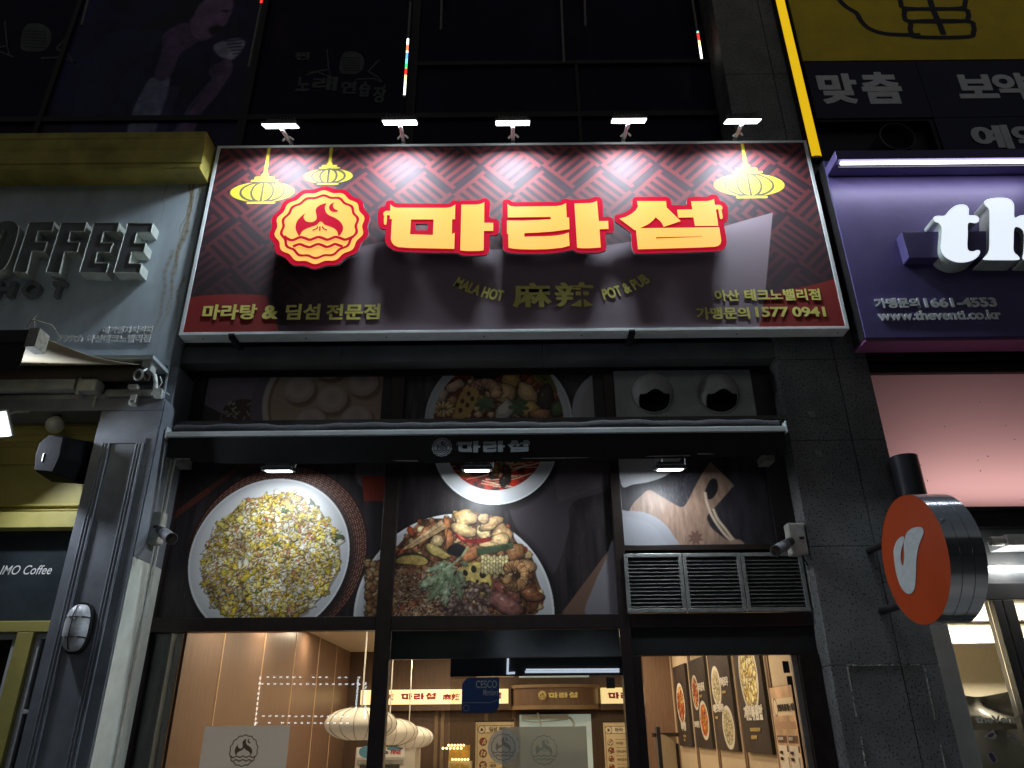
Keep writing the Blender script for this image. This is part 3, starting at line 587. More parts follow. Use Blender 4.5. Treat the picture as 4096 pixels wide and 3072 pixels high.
mb = MB(); mb.box(-3.10, xl0, YF, YW + .06, .14, zU1); mb.build('mullion', m_brown, SF, bev=.004)
mb = MB(); mb.box(xl0, ma0 - .001, YF + .004, YW + .06, zT0, zT1); mb.box(ma1 + .001, mb0_ - .001, YF + .004, YW + .06, zT0, zT1); mb.box(mb1_ + .001, xp0 - .004, YF + .004, YW + .06, zT0, zT1); mb.build('transom', m_brown, SF, bev=.004)
mb = MB(); mb.box(mb1_ + .001, xp0 - .06, YF + .006, YW + .06, zR0, zR1); mb.build('transom', m_brown, SF, bev=.004)
mb = MB(); mb.box(-3.2, xp0 - .004, YF - .01, YW + .06, zU1, zb0 - .004); mb.build('head_rail', m_black, SF)
xd1 = Xw(3190, 2800, YW)
mb = MB(); mb.box(mb1_ + .001, xp0 - .006, YF + .03, YW + .08, zD0, zT0 - .002); mb.build('door_header', m_blackmatt, SF)
mb = MB(); mb.box(xd1 + .05, xp0 - .005, YF, YW + .1, .14, zD0 - .002); mb.build('door_jamb', m_brown, SF, bev=.004); mb = MB(); mb.box(mb0_ + .07, mb1_ + .07, YF + .02, YW + .08, .14, zD0 - .002); mb.build('door_jamb', m_brown, SF, bev=.004)
mb = MB(); mb.box(xd1, xd1 + .05, YW - .01, YW + .05, .16, zD0 - .004); mb.build('door_stile', M('bright_alu', (.55, .5, .45), .3, .8, var=.15), SF, bev=.004)
mb = MB(); mb.box(xl0 + .001, ma0 - .001, YW + .012, YW + .018, .2, zT0); mb.build('glass_pane', m_glass, SF)
xg = Xw(1802, 2700, YW); z2a, z2b = Zw(2632, YW), Zw(2706, YW)
mb = MB(); mb.box(ma1 + .001, xg, YW + .012, YW + .018, .2, z2a - .004); mb.build('glass_pane', m_glass, SF)
m_scr = glass('scratched_glass', (.80, .82, .78), .02, 1.0, 1.6)
mb = MB(); mb.box(xg + .003, mb0_ - .001, YW - .02, YW - .014, .2, z2b - .003); mb.build('door_glass', m_scr, SF)
mb = MB(); mb.box(mb1_ + .072, xd1 - .001, YW + .012, YW + .018, .2, zD0 - .002); mb.build('glass_pane', m_glass, SF)
mb = MB(); mb.box(ma1 + .001, mb0_ - .001, YW + .012, YW + .018, z2a + .006, zT0 - .001); mb.build('transom_glass', M('tinted_panel', (.045, .055, .048), .12, var=.3, scale=2, spec=.6), SF)
mb = MB(); mb.box(ma1 + .001, mb0_ - .001, YW + .0, YW + .05, z2a - .003, z2a + .006); mb.build('transom', m_brown, SF)
mb = MB(); mb.box(xg, mb0_ - .001, YW - .03, YW + .2, z2b, z2a - .004); mb.build('door_operator', M('operator_gloss', (.012, .012, .014), .0, var=0, spec=.7), SF)
mb = MB(); mb.box(xl0 + .012, xl0 + .20, YW + .05, YW + .20, .2, zT0); mb.build('grey_post', M('post_grey', (.16, .17, .17), .35, .5, var=.2), SF)
x = Xw(2440, 2740, YW); mb = MB(); mb.box(x - .035, x + .035, YW - .06, YW - .021, Zw(2758, YW), Zw(2714, YW)); mb.build('door_patch', m_blackmatt, SF, bev=.004)
x = Xw(3150, 2690, YW); mb = MB(); mb.box(x - .03, x + .02, YW - .01, YW + .01, Zw(2702, YW), Zw(2655, YW)); mb.box(x - .012, x + .03, YW - .01, YW + .01, Zw(2750, YW), Zw(2715, YW)); mb.build('door_patch', m_blackmatt, SF, bev=.004)

# --- food prints -------------------------------------------------------------------------------------------------
m_print = attr_mat('window_print', .42, .45)
WOODBG = (44, 38, 40)
def dark_table(c):
    c.noise(.16, .35, stretch=(.12, 1)); 
    for _ in range(int(160 * c.w * c.h)):
        u, v = random.uniform(0, c.w), random.uniform(0, c.h); c.stroke([(u, v), (u + random.uniform(-.004, .004), v + random.uniform(.01, .05))], random.uniform(.0015, .004), (120, 108, 104) if random.random() < .7 else (18, 15, 16), random.uniform(.2, .7))
def plate(c, cu, cv, r, inner=.86, col=(206, 208, 212), rim=(228, 230, 232)):
    c.ell(cu + .02, cv + .03, r * 1.03, r * 1.03, (14, 12, 13), 0, .8, soft=.05); c.ell(cu, cv, r, r, rim); c.ell(cu, cv, r * .975, r * .975, col); c.ell(cu - r * .03, cv - r * .03, r * inner, r * inner, (218, 219, 221), soft=.05)
m1 = Xw(1415, 2440, YW)
def stir_plate(c):
    C = U(1815, 2450, YW); r = Xw(2217, 2450, YW) - C.x; cu, cv = C.x - c.x0, c.z1 - C.z; plate(c, cu, cv, r, .80); return cu, cv, r
# fried rice
cv = Wall(YW, xl0, ma0, zT1, Zw(1790, YW), 190, WOODBG); dark_table(cv)
A, b_ = cv.p([(668, 2085), (985, 1850)]); cv.stroke([A, b_], .05, (82, 48, 40)); cv.stroke([A, ((A[0] + b_[0]) / 2, (A[1] + b_[1]) / 2)], .06, (104, 56, 46)); cv.ell(*cv.p([(1010, 1845)])[0], .16, .09, (70, 44, 36), -.5)
C = U(1077, 2222, YW); r = Xw(1396, 2222, YW) - C.x; cu, cz_ = C.x - cv.x0, cv.z1 - C.z
wk = (cu + r * .10, cz_ - r * .05)
cv.ell(wk[0], wk[1], r * 1.13, r * 1.13, (46, 26, 22))
for k, rr in enumerate(np.arange(.90, 1.12, .028)):
    n = int(2 * math.pi * rr * r / .020)
    for i in range(n):
        a = 2 * math.pi * (i + .5 * (k % 2)) / n; cv.ell(wk[0] + r * rr * math.cos(a), wk[1] + r * rr * math.sin(a), .0085, .0058, (172, 122, 104) if (i + k) % 3 else (120, 78, 66), a + math.pi / 2)
plate(cv, cu, cz_, r, .9)
rim = cv.p(smooth(crop([(1140, 372), (1290, 392), (1400, 450), (1470, 520), (1560, 610), (1640, 730), (1672, 860), (1672, 960), (1650, 1080), (1600, 1170), (1560, 1230), (1500, 1290), (1410, 1390), (1360, 1440), (1100, 1500), (700, 1470), (620, 1410), (540, 1340), (500, 1230), (465, 1130), (470, 960), (520, 800), (620, 640), (720, 560), (800, 480), (920, 430), (1060, 400)], 600, 1800, 2.212), 5))
cl = cv.full(rim); cv.poly([(a + .012, b + .02) for a, b in rim], (120, 112, 100), .6); cv.poly(rim, (150, 122, 74)); cv.noise(.12, .08, clip=cl)
P = np.array(rim); lo, hi = P.min(0), P.max(0); inside = lambda u, v: 0 <= int(v * cv.ky) < cl.shape[0] and 0 <= int(u * cv.k) < cl.shape[1] and cl[int(v * cv.ky), int(u * cv.k)] > 0
cols = [(246, 240, 222)] * 9 + [(230, 214, 172)] * 5 + [(240, 212, 92)] * 6 + [(226, 190, 56)] * 4 + [(186, 146, 76)] * 2 + [(206, 136, 100)]
N = 0
while N < 900:                               # egg, rice clumps, bits
    u, v = random.uniform(lo[0], hi[0]), random.uniform(lo[1], hi[1])
    if not inside(u, v): continue
    N += 1; k_ = random.random()
    col = (240, 232, 208) if k_ < .34 else (238, 214, 116) if k_ < .58 else (230, 196, 62) if k_ < .78 else (196, 160, 96) if k_ < .92 else (200, 124, 90) if k_ < .97 else (84, 102, 54)
    cv.blob(u, v, random.uniform(.016, .040), np.array(col) * random.uniform(.86, 1.0), random.uniform(1.0, 1.6), rough=.34, gl=0)
N = 0
while N < 1700:                              # single grains over them
    u, v = random.uniform(lo[0], hi[0]), random.uniform(lo[1], hi[1])
    if not inside(u, v): continue
    N += 1; s = random.uniform(.009, .020); ro = random.uniform(0, 3.14); c_ = np.array(random.choice(cols), float) * random.uniform(.84, 1.04)
    cv.ell(u + .001, v + .005, s * 1.05, s * .5, (84, 60, 30), ro, .6); cv.ell(u, v, s, s * .42, np.minimum(255, c_ * .95), ro, .92); cv.ell(u - .001, v - .0015, s * .7, s * .22, np.minimum(255, c_ * 1.1), ro, .7)
cv.noise(.07, .10, clip=cl); cv.noise(.06, .25, clip=cl)
stir_plate(cv)
for _ in range(260):
    q = cv.p([(random.uniform(1468, 1530), random.uniform(2250, 2462))])[0]; cv.blob(q[0], q[1], random.uniform(.012, .035), random.choice([(166, 128, 88), (140, 96, 62), (198, 172, 130)]), gl=0)
q = cv.p([(1445, 1905), (1540, 1905), (1535, 2005), (1455, 2005)]); cv.ell(*cv.p([(1492, 1880)])[0], .17, .2, (84, 82, 86), 0, .8); cv.poly(q, (112, 40, 28)); 
tag(cv.hang('food_poster', m_print), 'window print of a big white plate of yellow fried rice on a wicker mat', 'poster')
# stir fry
cv = Wall(YW, ma1, mb0_, zT1, Zw(1790, YW), 190, WOODBG); dark_table(cv)
cv.poly(cv.p(smooth([(2040, 1990), (2050, 2080), (2110, 2180), (2170, 2250), (2210, 2295), (2240, 2240), (2275, 2120), (2290, 2010), (2440, 1950), (2450, 1800), (2220, 1800), (2120, 1950)], 5)), (70, 62, 68))
for i in range(60):
    a = cv.p([(2205 + i * 4.2, 1830 + i * .6), (2235 + i * 3.2, 2010 - i * 1.2)]); cv.stroke(a, .006, (104, 92, 98), .5)
cv.poly(cv.p([(2245, 2452), (2450, 2178), (2470, 2462), (2240, 2470)]), (120, 92, 78)); cv.poly(cv.p(smooth([(2342, 2460), (2375, 2340), (2420, 2240), (2452, 2160), (2480, 2300), (2480, 2470)], 4)), (136, 132, 140))
C = U(1980, 1778, YW); r = Xw(2228, 1778, YW) - C.x; cu, cz_ = C.x - cv.x0, cv.z1 - C.z; plate(cv, cu, cz_, r, .9)
soup = cv.full(ring_pts(cu, cz_ - .02, r * .80, 60)); cv.ell(cu, cz_ - .02, r * .80, r * .80, (150, 34, 18)); cv.noise(.3, .06, clip=soup)
for _ in range(70):
    a = random.uniform(.4, 2.6); q = random.uniform(.2, .74) * r; u, v = cu + q * math.cos(a), cz_ + q * math.sin(a) * .98
    ln = random.uniform(.06, .16); d = random.uniform(-.35, .25); cv.stroke([(u - ln, v - ln * d), (u, v + .006), (u + ln, v + ln * d)], random.uniform(.006, .012), random.choice([(236, 214, 176), (224, 190, 150), (206, 60, 30), (240, 226, 200)]), 1, soup)
for _ in range(16):
    a = random.uniform(.1, 3.0); q = random.uniform(.3, .7) * r; cv.blob(cu + q * math.cos(a), cz_ + q * math.sin(a), random.uniform(.03, .07), random.choice([(40, 30, 26), (70, 40, 30), (150, 110, 60)]), 1.3, clip=soup)
cu, cz_, r = stir_plate(cv); O = (1500, 1900, 2.212)
heap = cv.p(smooth(crop([(820, 318), (960, 345), (1100, 380), (1190, 480), (1260, 600), (1390, 730), (1430, 900), (1490, 1080), (1450, 1160), (1350, 1250), (600, 1300), (100, 1280), (100, 760), (190, 640), (300, 520), (420, 400), (600, 385), (700, 370)], *O), 5)); hc = cv.full(heap)
cv.poly(heap, (112, 66, 38)); cv.noise(.25, .05, clip=hc)
def K(x, y): return cv.p(crop([(x, y)], *O))[0]
def food(x, y, rp, col, asp=1.0, rot=None, gl=.45, n=1): u, v = K(x, y); cv.blob(u, v, rp / 2.212 / 2963 * 6.3, col, asp, rot, gl=gl)
for _ in range(420):
    x, y = random.uniform(130, 1480), random.uniform(360, 1250); u, v = K(x, y)
    if 0 <= int(v * cv.ky) < hc.shape[0] and 0 <= int(u * cv.k) < hc.shape[1] and hc[int(v * cv.ky), int(u * cv.k)]: food(x, y, random.uniform(16, 42), random.choice([(186, 140, 84), (150, 92, 50), (206, 166, 108), (120, 66, 40), (166, 70, 36)]), random.uniform(1, 1.4), gl=.3)
for x, y, rr, col, asp, ro in [(800, 380, 90, (206, 160, 92), 1.2, .1), (790, 480, 80, (214, 168, 100), 1.4, .3), (960, 500, 66, (224, 186, 116), 1.1, .6), (1020, 430, 80, (196, 146, 84), 1.4, -.4), (960, 380, 48, (206, 158, 98), 1, 0), (1120, 520, 90, (198, 146, 82), 1, .4), (1110, 580, 80, (212, 164, 100), 1.1, 0),
        (460, 520, 80, (170, 96, 50), 1.6, -.9), (640, 480, 60, (196, 110, 50), 2.0, 1.5), (660, 580, 60, (188, 104, 50), 1.8, 1.6), (550, 585, 60, (204, 168, 104), 1, 0), (1010, 630, 70, (206, 160, 96), 1.4, 0), (850, 690, 80, (194, 108, 52), 1.6, -.5), (560, 680, 70, (214, 178, 84), 1.7, .5),
        (1240, 680, 80, (166, 104, 56), 1.1, 0), (1340, 800, 70, (186, 130, 76), 1.1, 0), (1380, 1050, 80, (150, 84, 46), 1.3, .3), (1130, 830, 60, (96, 54, 34), 1, 0), (1150, 1020, 100, (140, 66, 50), 1.5, .5), (1220, 1060, 60, (150, 80, 58), 1.4, .6), (1150, 1130, 110, (158, 92, 80), 1.4, .45)]: food(x, y, rr, col, asp, ro)
for k in range(7): a, b_ = crop([(250 + k * 12, 655 - k * 3), (590 + k * 6, 405 + k * 10)], *O); cv.stroke(cv.p([a, b_]), .012, random.choice([(206, 160, 104), (176, 126, 74), (222, 182, 124)]))
def pl(pts, col, al=1.0): cv.poly(cv.p(smooth(crop(pts, *O), 5)), col, al)
pl([(715, 505), (760, 540), (830, 565), (930, 560), (1030, 555), (1025, 580), (950, 600), (840, 600), (760, 580), (715, 540)], (150, 18, 14)); pl([(720, 510), (770, 545), (800, 575), (760, 560)], (236, 120, 96), .7)
pl([(650, 640), (720, 605), (800, 640), (790, 700), (720, 720), (650, 690)], (26, 20, 22)); cv.poly(cv.p(crop([(895, 645), (1220, 598), (1228, 650), (905, 715)], *O)), (62, 76, 44)); cv.stroke(cv.p(crop([(900, 655), (1220, 606)], *O)), .008, (96, 112, 66), .7)
pl([(190, 730), (260, 690), (380, 690), (480, 740), (470, 790), (380, 800), (250, 790), (190, 780)], (48, 52, 32)); pl([(190, 745), (280, 712), (400, 715), (470, 760), (420, 795), (280, 785), (190, 775)], (196, 160, 70))
pl([(765, 810), (820, 775), (920, 762), (990, 800), (1030, 880), (1040, 1000), (1020, 1070), (985, 1095), (900, 1050), (800, 950), (765, 880)], (150, 116, 40)); pl([(770, 815), (830, 785), (915, 772), (980, 808), (1018, 885), (1028, 1000), (1010, 1060), (985, 1080), (905, 1040), (805, 940), (772, 870)], (222, 188, 84))
for x, y, a, b_, ro in ((875, 832, 26, 34, -.2), (955, 880, 32, 34, .3), (800, 865, 22, 30, -.5), (990, 965, 22, 18, .2), (975, 1015, 36, 26, .4), (905, 940, 14, 18, 0)): u, v = K(x, y); s = 6.3 / 2.212 / 2963; cv.ell(u, v, a * s, b_ * s, (44, 32, 20), ro)
for i in range(9):
    for j in range(4): food(955 + i * 26, 730 + j * 38 + (i % 2) * 12, 22, (222, 190, 118), 1.2, 1.4, .3)
for t in np.linspace(.1, 5.4, 26): food(1240 + 78 * math.cos(t - 2.6), 890 + 96 * math.sin(t - 2.6), 42, (222, 152, 84), 1.1, t, .3)
u, v = K(1262, 885); cv.ell(u, v, .028, .03, (60, 34, 22))
for _ in range(520):
    x, y, a = random.uniform(120, 600), random.uniform(830, 1260), random.uniform(-1.2, 1.2); l_ = random.uniform(16, 46); w_ = random.uniform(.004, .011); P = [(x, y), (x + l_ * math.cos(a) * .5, y + l_ * math.sin(a) * .5 + random.uniform(-9, 9)), (x + l_ * math.cos(a), y + l_ * math.sin(a))]
    cv.stroke(cv.p(crop([(p + 2, q + 6) for p, q in P], *O)), w_ * 1.3, (84, 54, 36), .55); cv.stroke(cv.p(crop(P, *O)), w_, random.choice([(190, 152, 116), (172, 126, 92), (212, 190, 160), (150, 104, 76), (198, 160, 104)]))
for _ in range(90): food(random.uniform(580, 1010), random.uniform(960, 1240), random.uniform(18, 36), random.choice([(140, 108, 94), (122, 88, 74), (156, 124, 108), (108, 76, 62)]), random.uniform(1.2, 1.6), gl=.2)
def leaf(bx, by, an, ln, wd, col):             # lobed herb leaf
    a0 = np.array((bx, by), float); d = np.array((math.cos(an), math.sin(an))); nn = np.array((-d[1], d[0])); up, dn = [], []
    for i in range(13):
        t = i / 12; e = math.sin(math.pi * min(1, .12 + t * .9)) ** .7; j = (1 if i % 3 == 1 else .72 if i % 3 == 2 else .45) * random.uniform(.85, 1.1)
        up.append(tuple(a0 + d * ln * t + nn * wd * e * j)); dn.append(tuple(a0 + d * ln * (t - .03) - nn * wd * e * (1.3 - j) * random.uniform(.8, 1.1)))
    out = up + [tuple(a0 + d * ln * 1.06)] + dn[::-1]
    cv.poly(cv.p(crop([(x + 7, y + 14) for x, y in out], *O)), (38, 40, 24), .55); cv.poly(cv.p(crop(out, *O)), col); cv.poly(cv.p(crop([tuple(np.array(q) * .55 + (a0 + d * ln * .5) * .45 - (0, 6)) for q in out], *O)), np.array(col) * 1.13, .7)
    cv.stroke(cv.p(crop([tuple(a0), tuple(a0 + d * ln * .9)], *O)), .004, (176, 186, 150), .8)
    for t in (.3, .5, .7):
        for sg in (1, -1): cv.stroke(cv.p(crop([tuple(a0 + d * ln * t), tuple(a0 + d * ln * (t + .16) + nn * sg * wd * .6)], *O)), .0025, (168, 178, 140), .7)
for bx, by, an, ln, wd in [(690, 800, 3.0, 250, 60), (640, 770, 2.75, 180, 44), (650, 860, 2.5, 300, 66), (700, 830, 2.2, 330, 60), (640, 900, 2.9, 280, 62), (600, 940, 2.3, 230, 60), (690, 900, 1.9, 250, 56), (640, 950, 1.7, 220, 52), (720, 880, 1.45, 240, 50), (740, 850, 1.1, 150, 44), (760, 770, .3, 70, 30), (560, 900, 2.6, 200, 50)]:
    leaf(bx, by, an + random.uniform(-.1, .1), ln, wd, random.choice([(122, 140, 100), (108, 128, 88), (136, 152, 114)]))
cv.stroke(cv.p(crop([(690, 790), (770, 720), (815, 650)], *O)), .022, (150, 160, 108))
for _ in range(26): u, v = K(random.uniform(400, 980), random.uniform(880, 1200)); cv.ell(u, v, .0065, .0045, (222, 206, 170), random.uniform(0, 3), .9)
g_ = cv.a.mean(2, keepdims=True); cv.a = g_ + (cv.a - g_) * (1 - .26 * hc[..., None]); cv.noise(.10, .03, clip=hc); cv.noise(.10, .2, clip=hc)
tag(cv.hang('food_poster', m_print), 'window print of a white plate of stir fried shrimp, lotus root and greens', 'poster')
# chopping board
zc = Zw(1790, YW); cv = Wall(YW, mb1_, 2.36, zR1, zc, 170, (44, 42, 48)); cv.noise(.12, .3, stretch=(.15, 1)); O = (2400, 1800, 2.212)
def pl(pts, col, al=1.0, n=5): cv.poly(cv.p(smooth(crop(pts, *O), n)), col, al)
for _ in range(70):
    u, v = cv.p(crop([(random.uniform(500, 820), random.uniform(170, 480))], *O))[0]; cv.stroke([(u, v), (u, v + .03)], .003, (150, 146, 150), .5)
pl([(180, -60), (420, -60), (700, 40), (640, 190), (480, 270), (300, 305), (190, 305)], (190, 190, 194))
pl([(260, 540), (380, 390), (430, 358), (480, 372), (680, 490), (725, 500), (765, 470), (880, 250), (960, 130), (990, 120), (1170, 300), (1160, 340), (1020, 500), (960, 580), (980, 680), (1100, 780), (1180, 860), (200, 900)], (140, 114, 98)); wd = cv.full(cv.p(smooth(crop([(260, 540), (380, 390), (430, 358), (480, 372), (680, 490), (725, 500), (765, 470), (880, 250), (960, 130), (990, 120), (1170, 300), (1160, 340), (1020, 500), (960, 580), (980, 680), (1100, 780), (1180, 860), (200, 900)], *O), 4))); cv.noise(.07, .12, clip=wd, stretch=(.2, 1))
pl([(960, 290), (985, 258), (1025, 258), (1042, 300), (1035, 370), (990, 430), (935, 430), (925, 380)], (30, 28, 30)); pl([(945, 600), (990, 540), (1030, 600), (1060, 690), (990, 670)], (36, 34, 38))
for P in ([(930, 375), (945, 460), (985, 570), (1060, 690), (1150, 790), (1250, 830)], [(1000, 520), (1040, 610), (1110, 700), (1180, 790), (1250, 830)]): cv.stroke(cv.p(smooth(crop(P, *O), 6, False)), .028, (176, 152, 130)); cv.stroke(cv.p(smooth(crop([(a - 4, b - 3) for a, b in P], *O), 6, False)), .010, (206, 188, 166))
pl([(1160, 800), (1230, 790), (1275, 825), (1260, 850), (1160, 855)], (160, 132, 116))
for k in range(8): a = k * math.pi / 4 + .3; c0 = np.array((845, 775)); d = np.array((math.cos(a), math.sin(a))); n_ = np.array((-d[1], d[0])); cv.poly(cv.p(crop([tuple(c0), tuple(c0 + d * 40 + n_ * 15), tuple(c0 + d * 74), tuple(c0 + d * 40 - n_ * 15)], *O)), (98, 70, 60))
pl([(150, 560), (260, 540), (360, 545), (460, 575), (560, 640), (640, 740), (690, 900), (150, 900)], (148, 150, 158)); pl([(150, 620), (300, 600), (460, 660), (560, 780), (600, 900), (150, 900)], (156, 158, 166), .6)
tag(cv.hang('food_poster', m_print), 'window print of a wooden chopping board with rope loop, star anise and white plates', 'poster')
mb = MB(); mb.box(2.362, xp0 - .004, YF + .02, YW + .03, zR1 + .002, zU1); mb.build('side_panel', m_black, SF)
# dumplings in the upper band
cv = Wall(YW, -3.02, ma0 - .09, zU0 - .05, zU1 - .085, 150, (150, 136, 146)); cv.noise(.03, .3); O = (640, 1380, 1.3825)
pl([(160, 290), (250, 330), (340, 375), (330, 430), (140, 430)], (74, 70, 74), n=1); pl([(340, 405), (360, 340), (420, 305), (500, 302), (555, 330), (575, 400), (560, 440), (340, 440)], (92, 74, 62))
for _ in range(26): a = random.uniform(360, 550), random.uniform(315, 400); cv.stroke(cv.p(crop([a, (a[0] + random.uniform(-30, 30), a[1] + random.uniform(-25, 25))], *O)), .012, (214, 202, 182), .8)
C = U(1312, 1600, YW); r = Xw(1573, 1600, YW) - C.x; cu, cz_ = C.x - cv.x0, cv.z1 - C.z
cv.ell(cu - .05, cz_ + .02, r * 1.1, r * 1.1, (128, 116, 126)); cv.ell(cu, cz_, r, r, (216, 208, 196)); cv.ell(cu + .01, cz_, r * .93, r * .93, (160, 132, 108)); cv.ell(cu + .02, cz_ + .015, r * .90, r * .90, (196, 172, 146))
for x, y in ((770, 245), (950, 298), (1122, 208), (940, 118), (832, 425), (1085, 408)):
    u, v = cv.p(crop([(x, y)], *O))[0]; rr = r * .235
    cv.ell(u + .03, v + .04, rr * 1.05, rr, (130, 104, 84), 0, .7, soft=.1); cv.ell(u, v, rr, rr * .95, (206, 184, 172)); cv.ell(u - rr * .05, v - rr * .1, rr * .8, rr * .75, (222, 204, 194), soft=.15)
    for k in range(15): a = 2 * math.pi * k / 15 + .1; cv.stroke([(u + rr * .08 * math.cos(a), v - rr * .15 + rr * .08 * math.sin(a)), (u + rr * .5 * math.cos(a + .35), v - rr * .12 + rr * .48 * math.sin(a + .35))], .007, (176, 148, 138), .5)
tag(cv.hang('food_poster', m_print), 'window print of pleated dumplings in a round steamer, above the awning', 'poster')
# hot soup in the upper band
cv = Wall(YW, ma1 + .01, mb0_ - .10, zU0 - .05, zU1 - .085, 150, (70, 66, 70)); dark_table(cv); O = (1700, 1000, 2.0)
C = U(1994, 1672, YW); r = Xw(2288, 1672, YW) - C.x; cu, cz_ = C.x - cv.x0, cv.z1 - C.z; plate(cv, cu, cz_, r, .93); sp = cv.full(ring_pts(cu, cz_, r * .88, 60)); cv.ell(cu, cz_, r * .88, r * .88, (156, 66, 26)); cv.noise(.2, .08, clip=sp)
def fd(x, y, rp, col, asp=1.0, ro=None, gl=.4): u, v = cv.p(crop([(x, y)], *O))[0]; cv.blob(u, v, rp / 2963 * 7.2 / 2, col, asp, ro, gl=gl, clip=sp)
pl([(760, 960), (950, 960), (1040, 1080), (1050, 1170), (960, 1150), (870, 1040)], (104, 106, 42)); pl([(860, 1000), (950, 1100), (930, 1180), (860, 1080)], (150, 128, 60))
for _ in range(150): fd(random.uniform(120, 1100), random.uniform(970, 1330), random.uniform(18, 44), random.choice([(198, 140, 96), (160, 92, 52), (214, 174, 132), (120, 60, 40)]))
for x, y, rr, col, asp in [(480, 990, 70, (40, 36, 40), 1.3), (690, 1020, 80, (200, 160, 90), 1.1), (240, 1090, 60, (214, 176, 146), 1.4), (130, 1160, 56, (216, 180, 160), 1.2), (640, 1150, 80, (206, 166, 116), 1.1), (820, 1140, 80, (212, 172, 122), 1.2), (960, 1180, 80, (70, 54, 52), 1.3), (640, 1280, 80, (206, 196, 184), 1.3), (830, 1270, 70, (206, 170, 96), 1.1), (1060, 1270, 60, (84, 104, 62), 1.2), (920, 1310, 60, (184, 130, 86), 1.3)]: fd(x, y, rr, col, asp)
for t in np.linspace(3.0, 6.4, 18): fd(480 + 90 * math.cos(t), 1140 + 70 * math.sin(t), 42, (232, 176, 136), 1.1, t)
for k in range(12): a = k * math.pi / 6; fd(150 + 60 * math.cos(a), 1270 + 36 * math.sin(a), 24, (226, 188, 130), 1.6, a)
pl([(240, 1330), (270, 1180), (340, 1100), (410, 1110), (430, 1180), (340, 1330)], (206, 166, 96))
for x, y in ((350, 1150), (380, 1190), (300, 1210), (340, 1240), (285, 1280)): u, v = cv.p(crop([(x, y)], *O))[0]; cv.ell(u, v, .02, .026, (96, 60, 34))
for c0 in ((480, 1230), (750, 1250)):
    for k in range(7): a = k * .9; pl([c0, (c0[0] + 70 * math.cos(a), c0[1] + 60 * math.sin(a)), (c0[0] + 84 * math.cos(a + .4), c0[1] + 70 * math.sin(a + .4)), (c0[0] + 50 * math.cos(a + .7), c0[1] + 44 * math.sin(a + .7))], random.choice([(104, 128, 88), (86, 110, 72)]))
C = U(2460, 1650, YW); cv.ell(C.x - cv.x0, cv.z1 - C.z, .42, .46, (196, 194, 198)); cv.ell(C.x - cv.x0 + .04, cv.z1 - C.z, .38, .42, (186, 180, 178))
tag(cv.hang('food_poster', m_print), 'window print of a bowl of red soup with seafood and greens, above the awning', 'poster')
mb = MB(); mb.box(ma1 + .002, ma1 + .0095, YW - .03, YW + .03, zU0 - .05, zU1); mb.box(ma0 - .088, ma0 - .002, YF + .02, YW + .03, zU0 - .05, zU1); mb.box(mb0_ - .098, mb0_ - .002, YF + .02, YW + .03, zU0 - .05, zU1); mb.box(-3.1, -3.022, YF + .02, YW + .03, zU0 - .05, zU1); mb.box(-3.0, mb0_ - .1, YF + .03, YW + .03, zU1 - .083, zU1 - .001); mb.build('glazing_bead', m_black, SF)
# exhaust panel with two hooded outlets
xe0, xe1 = Xw(2452, 1500, YW - .03), Xw(3042, 1580, YW - .03)
EP = thing('exhaust_panel', 'pale metal panel with two hooded round exhaust outlets above the awning', 'exhaust vent', ((xe0 + xe1) / 2, YW - .03, zU0 - .05))
mb = MB(); mb.box(xe0, xe1, YW - .03, YW + .05, zU0 - .06, zU1 - .06); 
m_ep = M('panel_paint', (.50, .52, .51), .45, .2, var=.22, scale=5)
mb.build('panel', m_ep, EP, bev=.006)
for sx in (2609, 2874):
    c = U(sx, 1575, YW - .03); r = .20; mb = MB(); mb.lathe([(r * 1.06, 0), (r * 1.08, .012), (r, .018)], c, (0, -1, 0), 40); cowl = []
    n, m_ = 96, 36; vs, fs = [], []
    for j in range(m_ + 1):
        t = j / m_ * math.pi / 2
        for i in range(n): 
            a = 2 * math.pi * i / n; vs.append(c + Vector((r * math.cos(a) * math.cos(t), -.018 - .16 * math.sin(t), r * math.sin(a) * math.cos(t))))
    for j in range(m_):
        for i in range(n):
            q = [j * n + i, j * n + (i + 1) % n, (j + 1) * n + (i + 1) % n, (j + 1) * n + i]; ctr = sum((vs[k] for k in q), Vector()) / 4 - c
            if ctr.z < -.045 + .02 * math.cos(ctr.x * 30) and (ctr.x / .135) ** 2 + ((ctr.z + .1) / .11) ** 2 < 1.25: continue
            fs.append(tuple(q))
    mb.add(vs, fs); v = mb.build('outlet_hood', M('hood_steel', (.44, .44, .41), .5, .0, var=.3), EP, sm=True)
    so = v.modifiers.new('thick', 'SOLIDIFY'); so.thickness = .006
    mb = MB(); mb.lathe([(.001, .002), (r * .97, .002)], c, (0, -1, 0), 32); mb.build('outlet_bore', m_gap, EP)
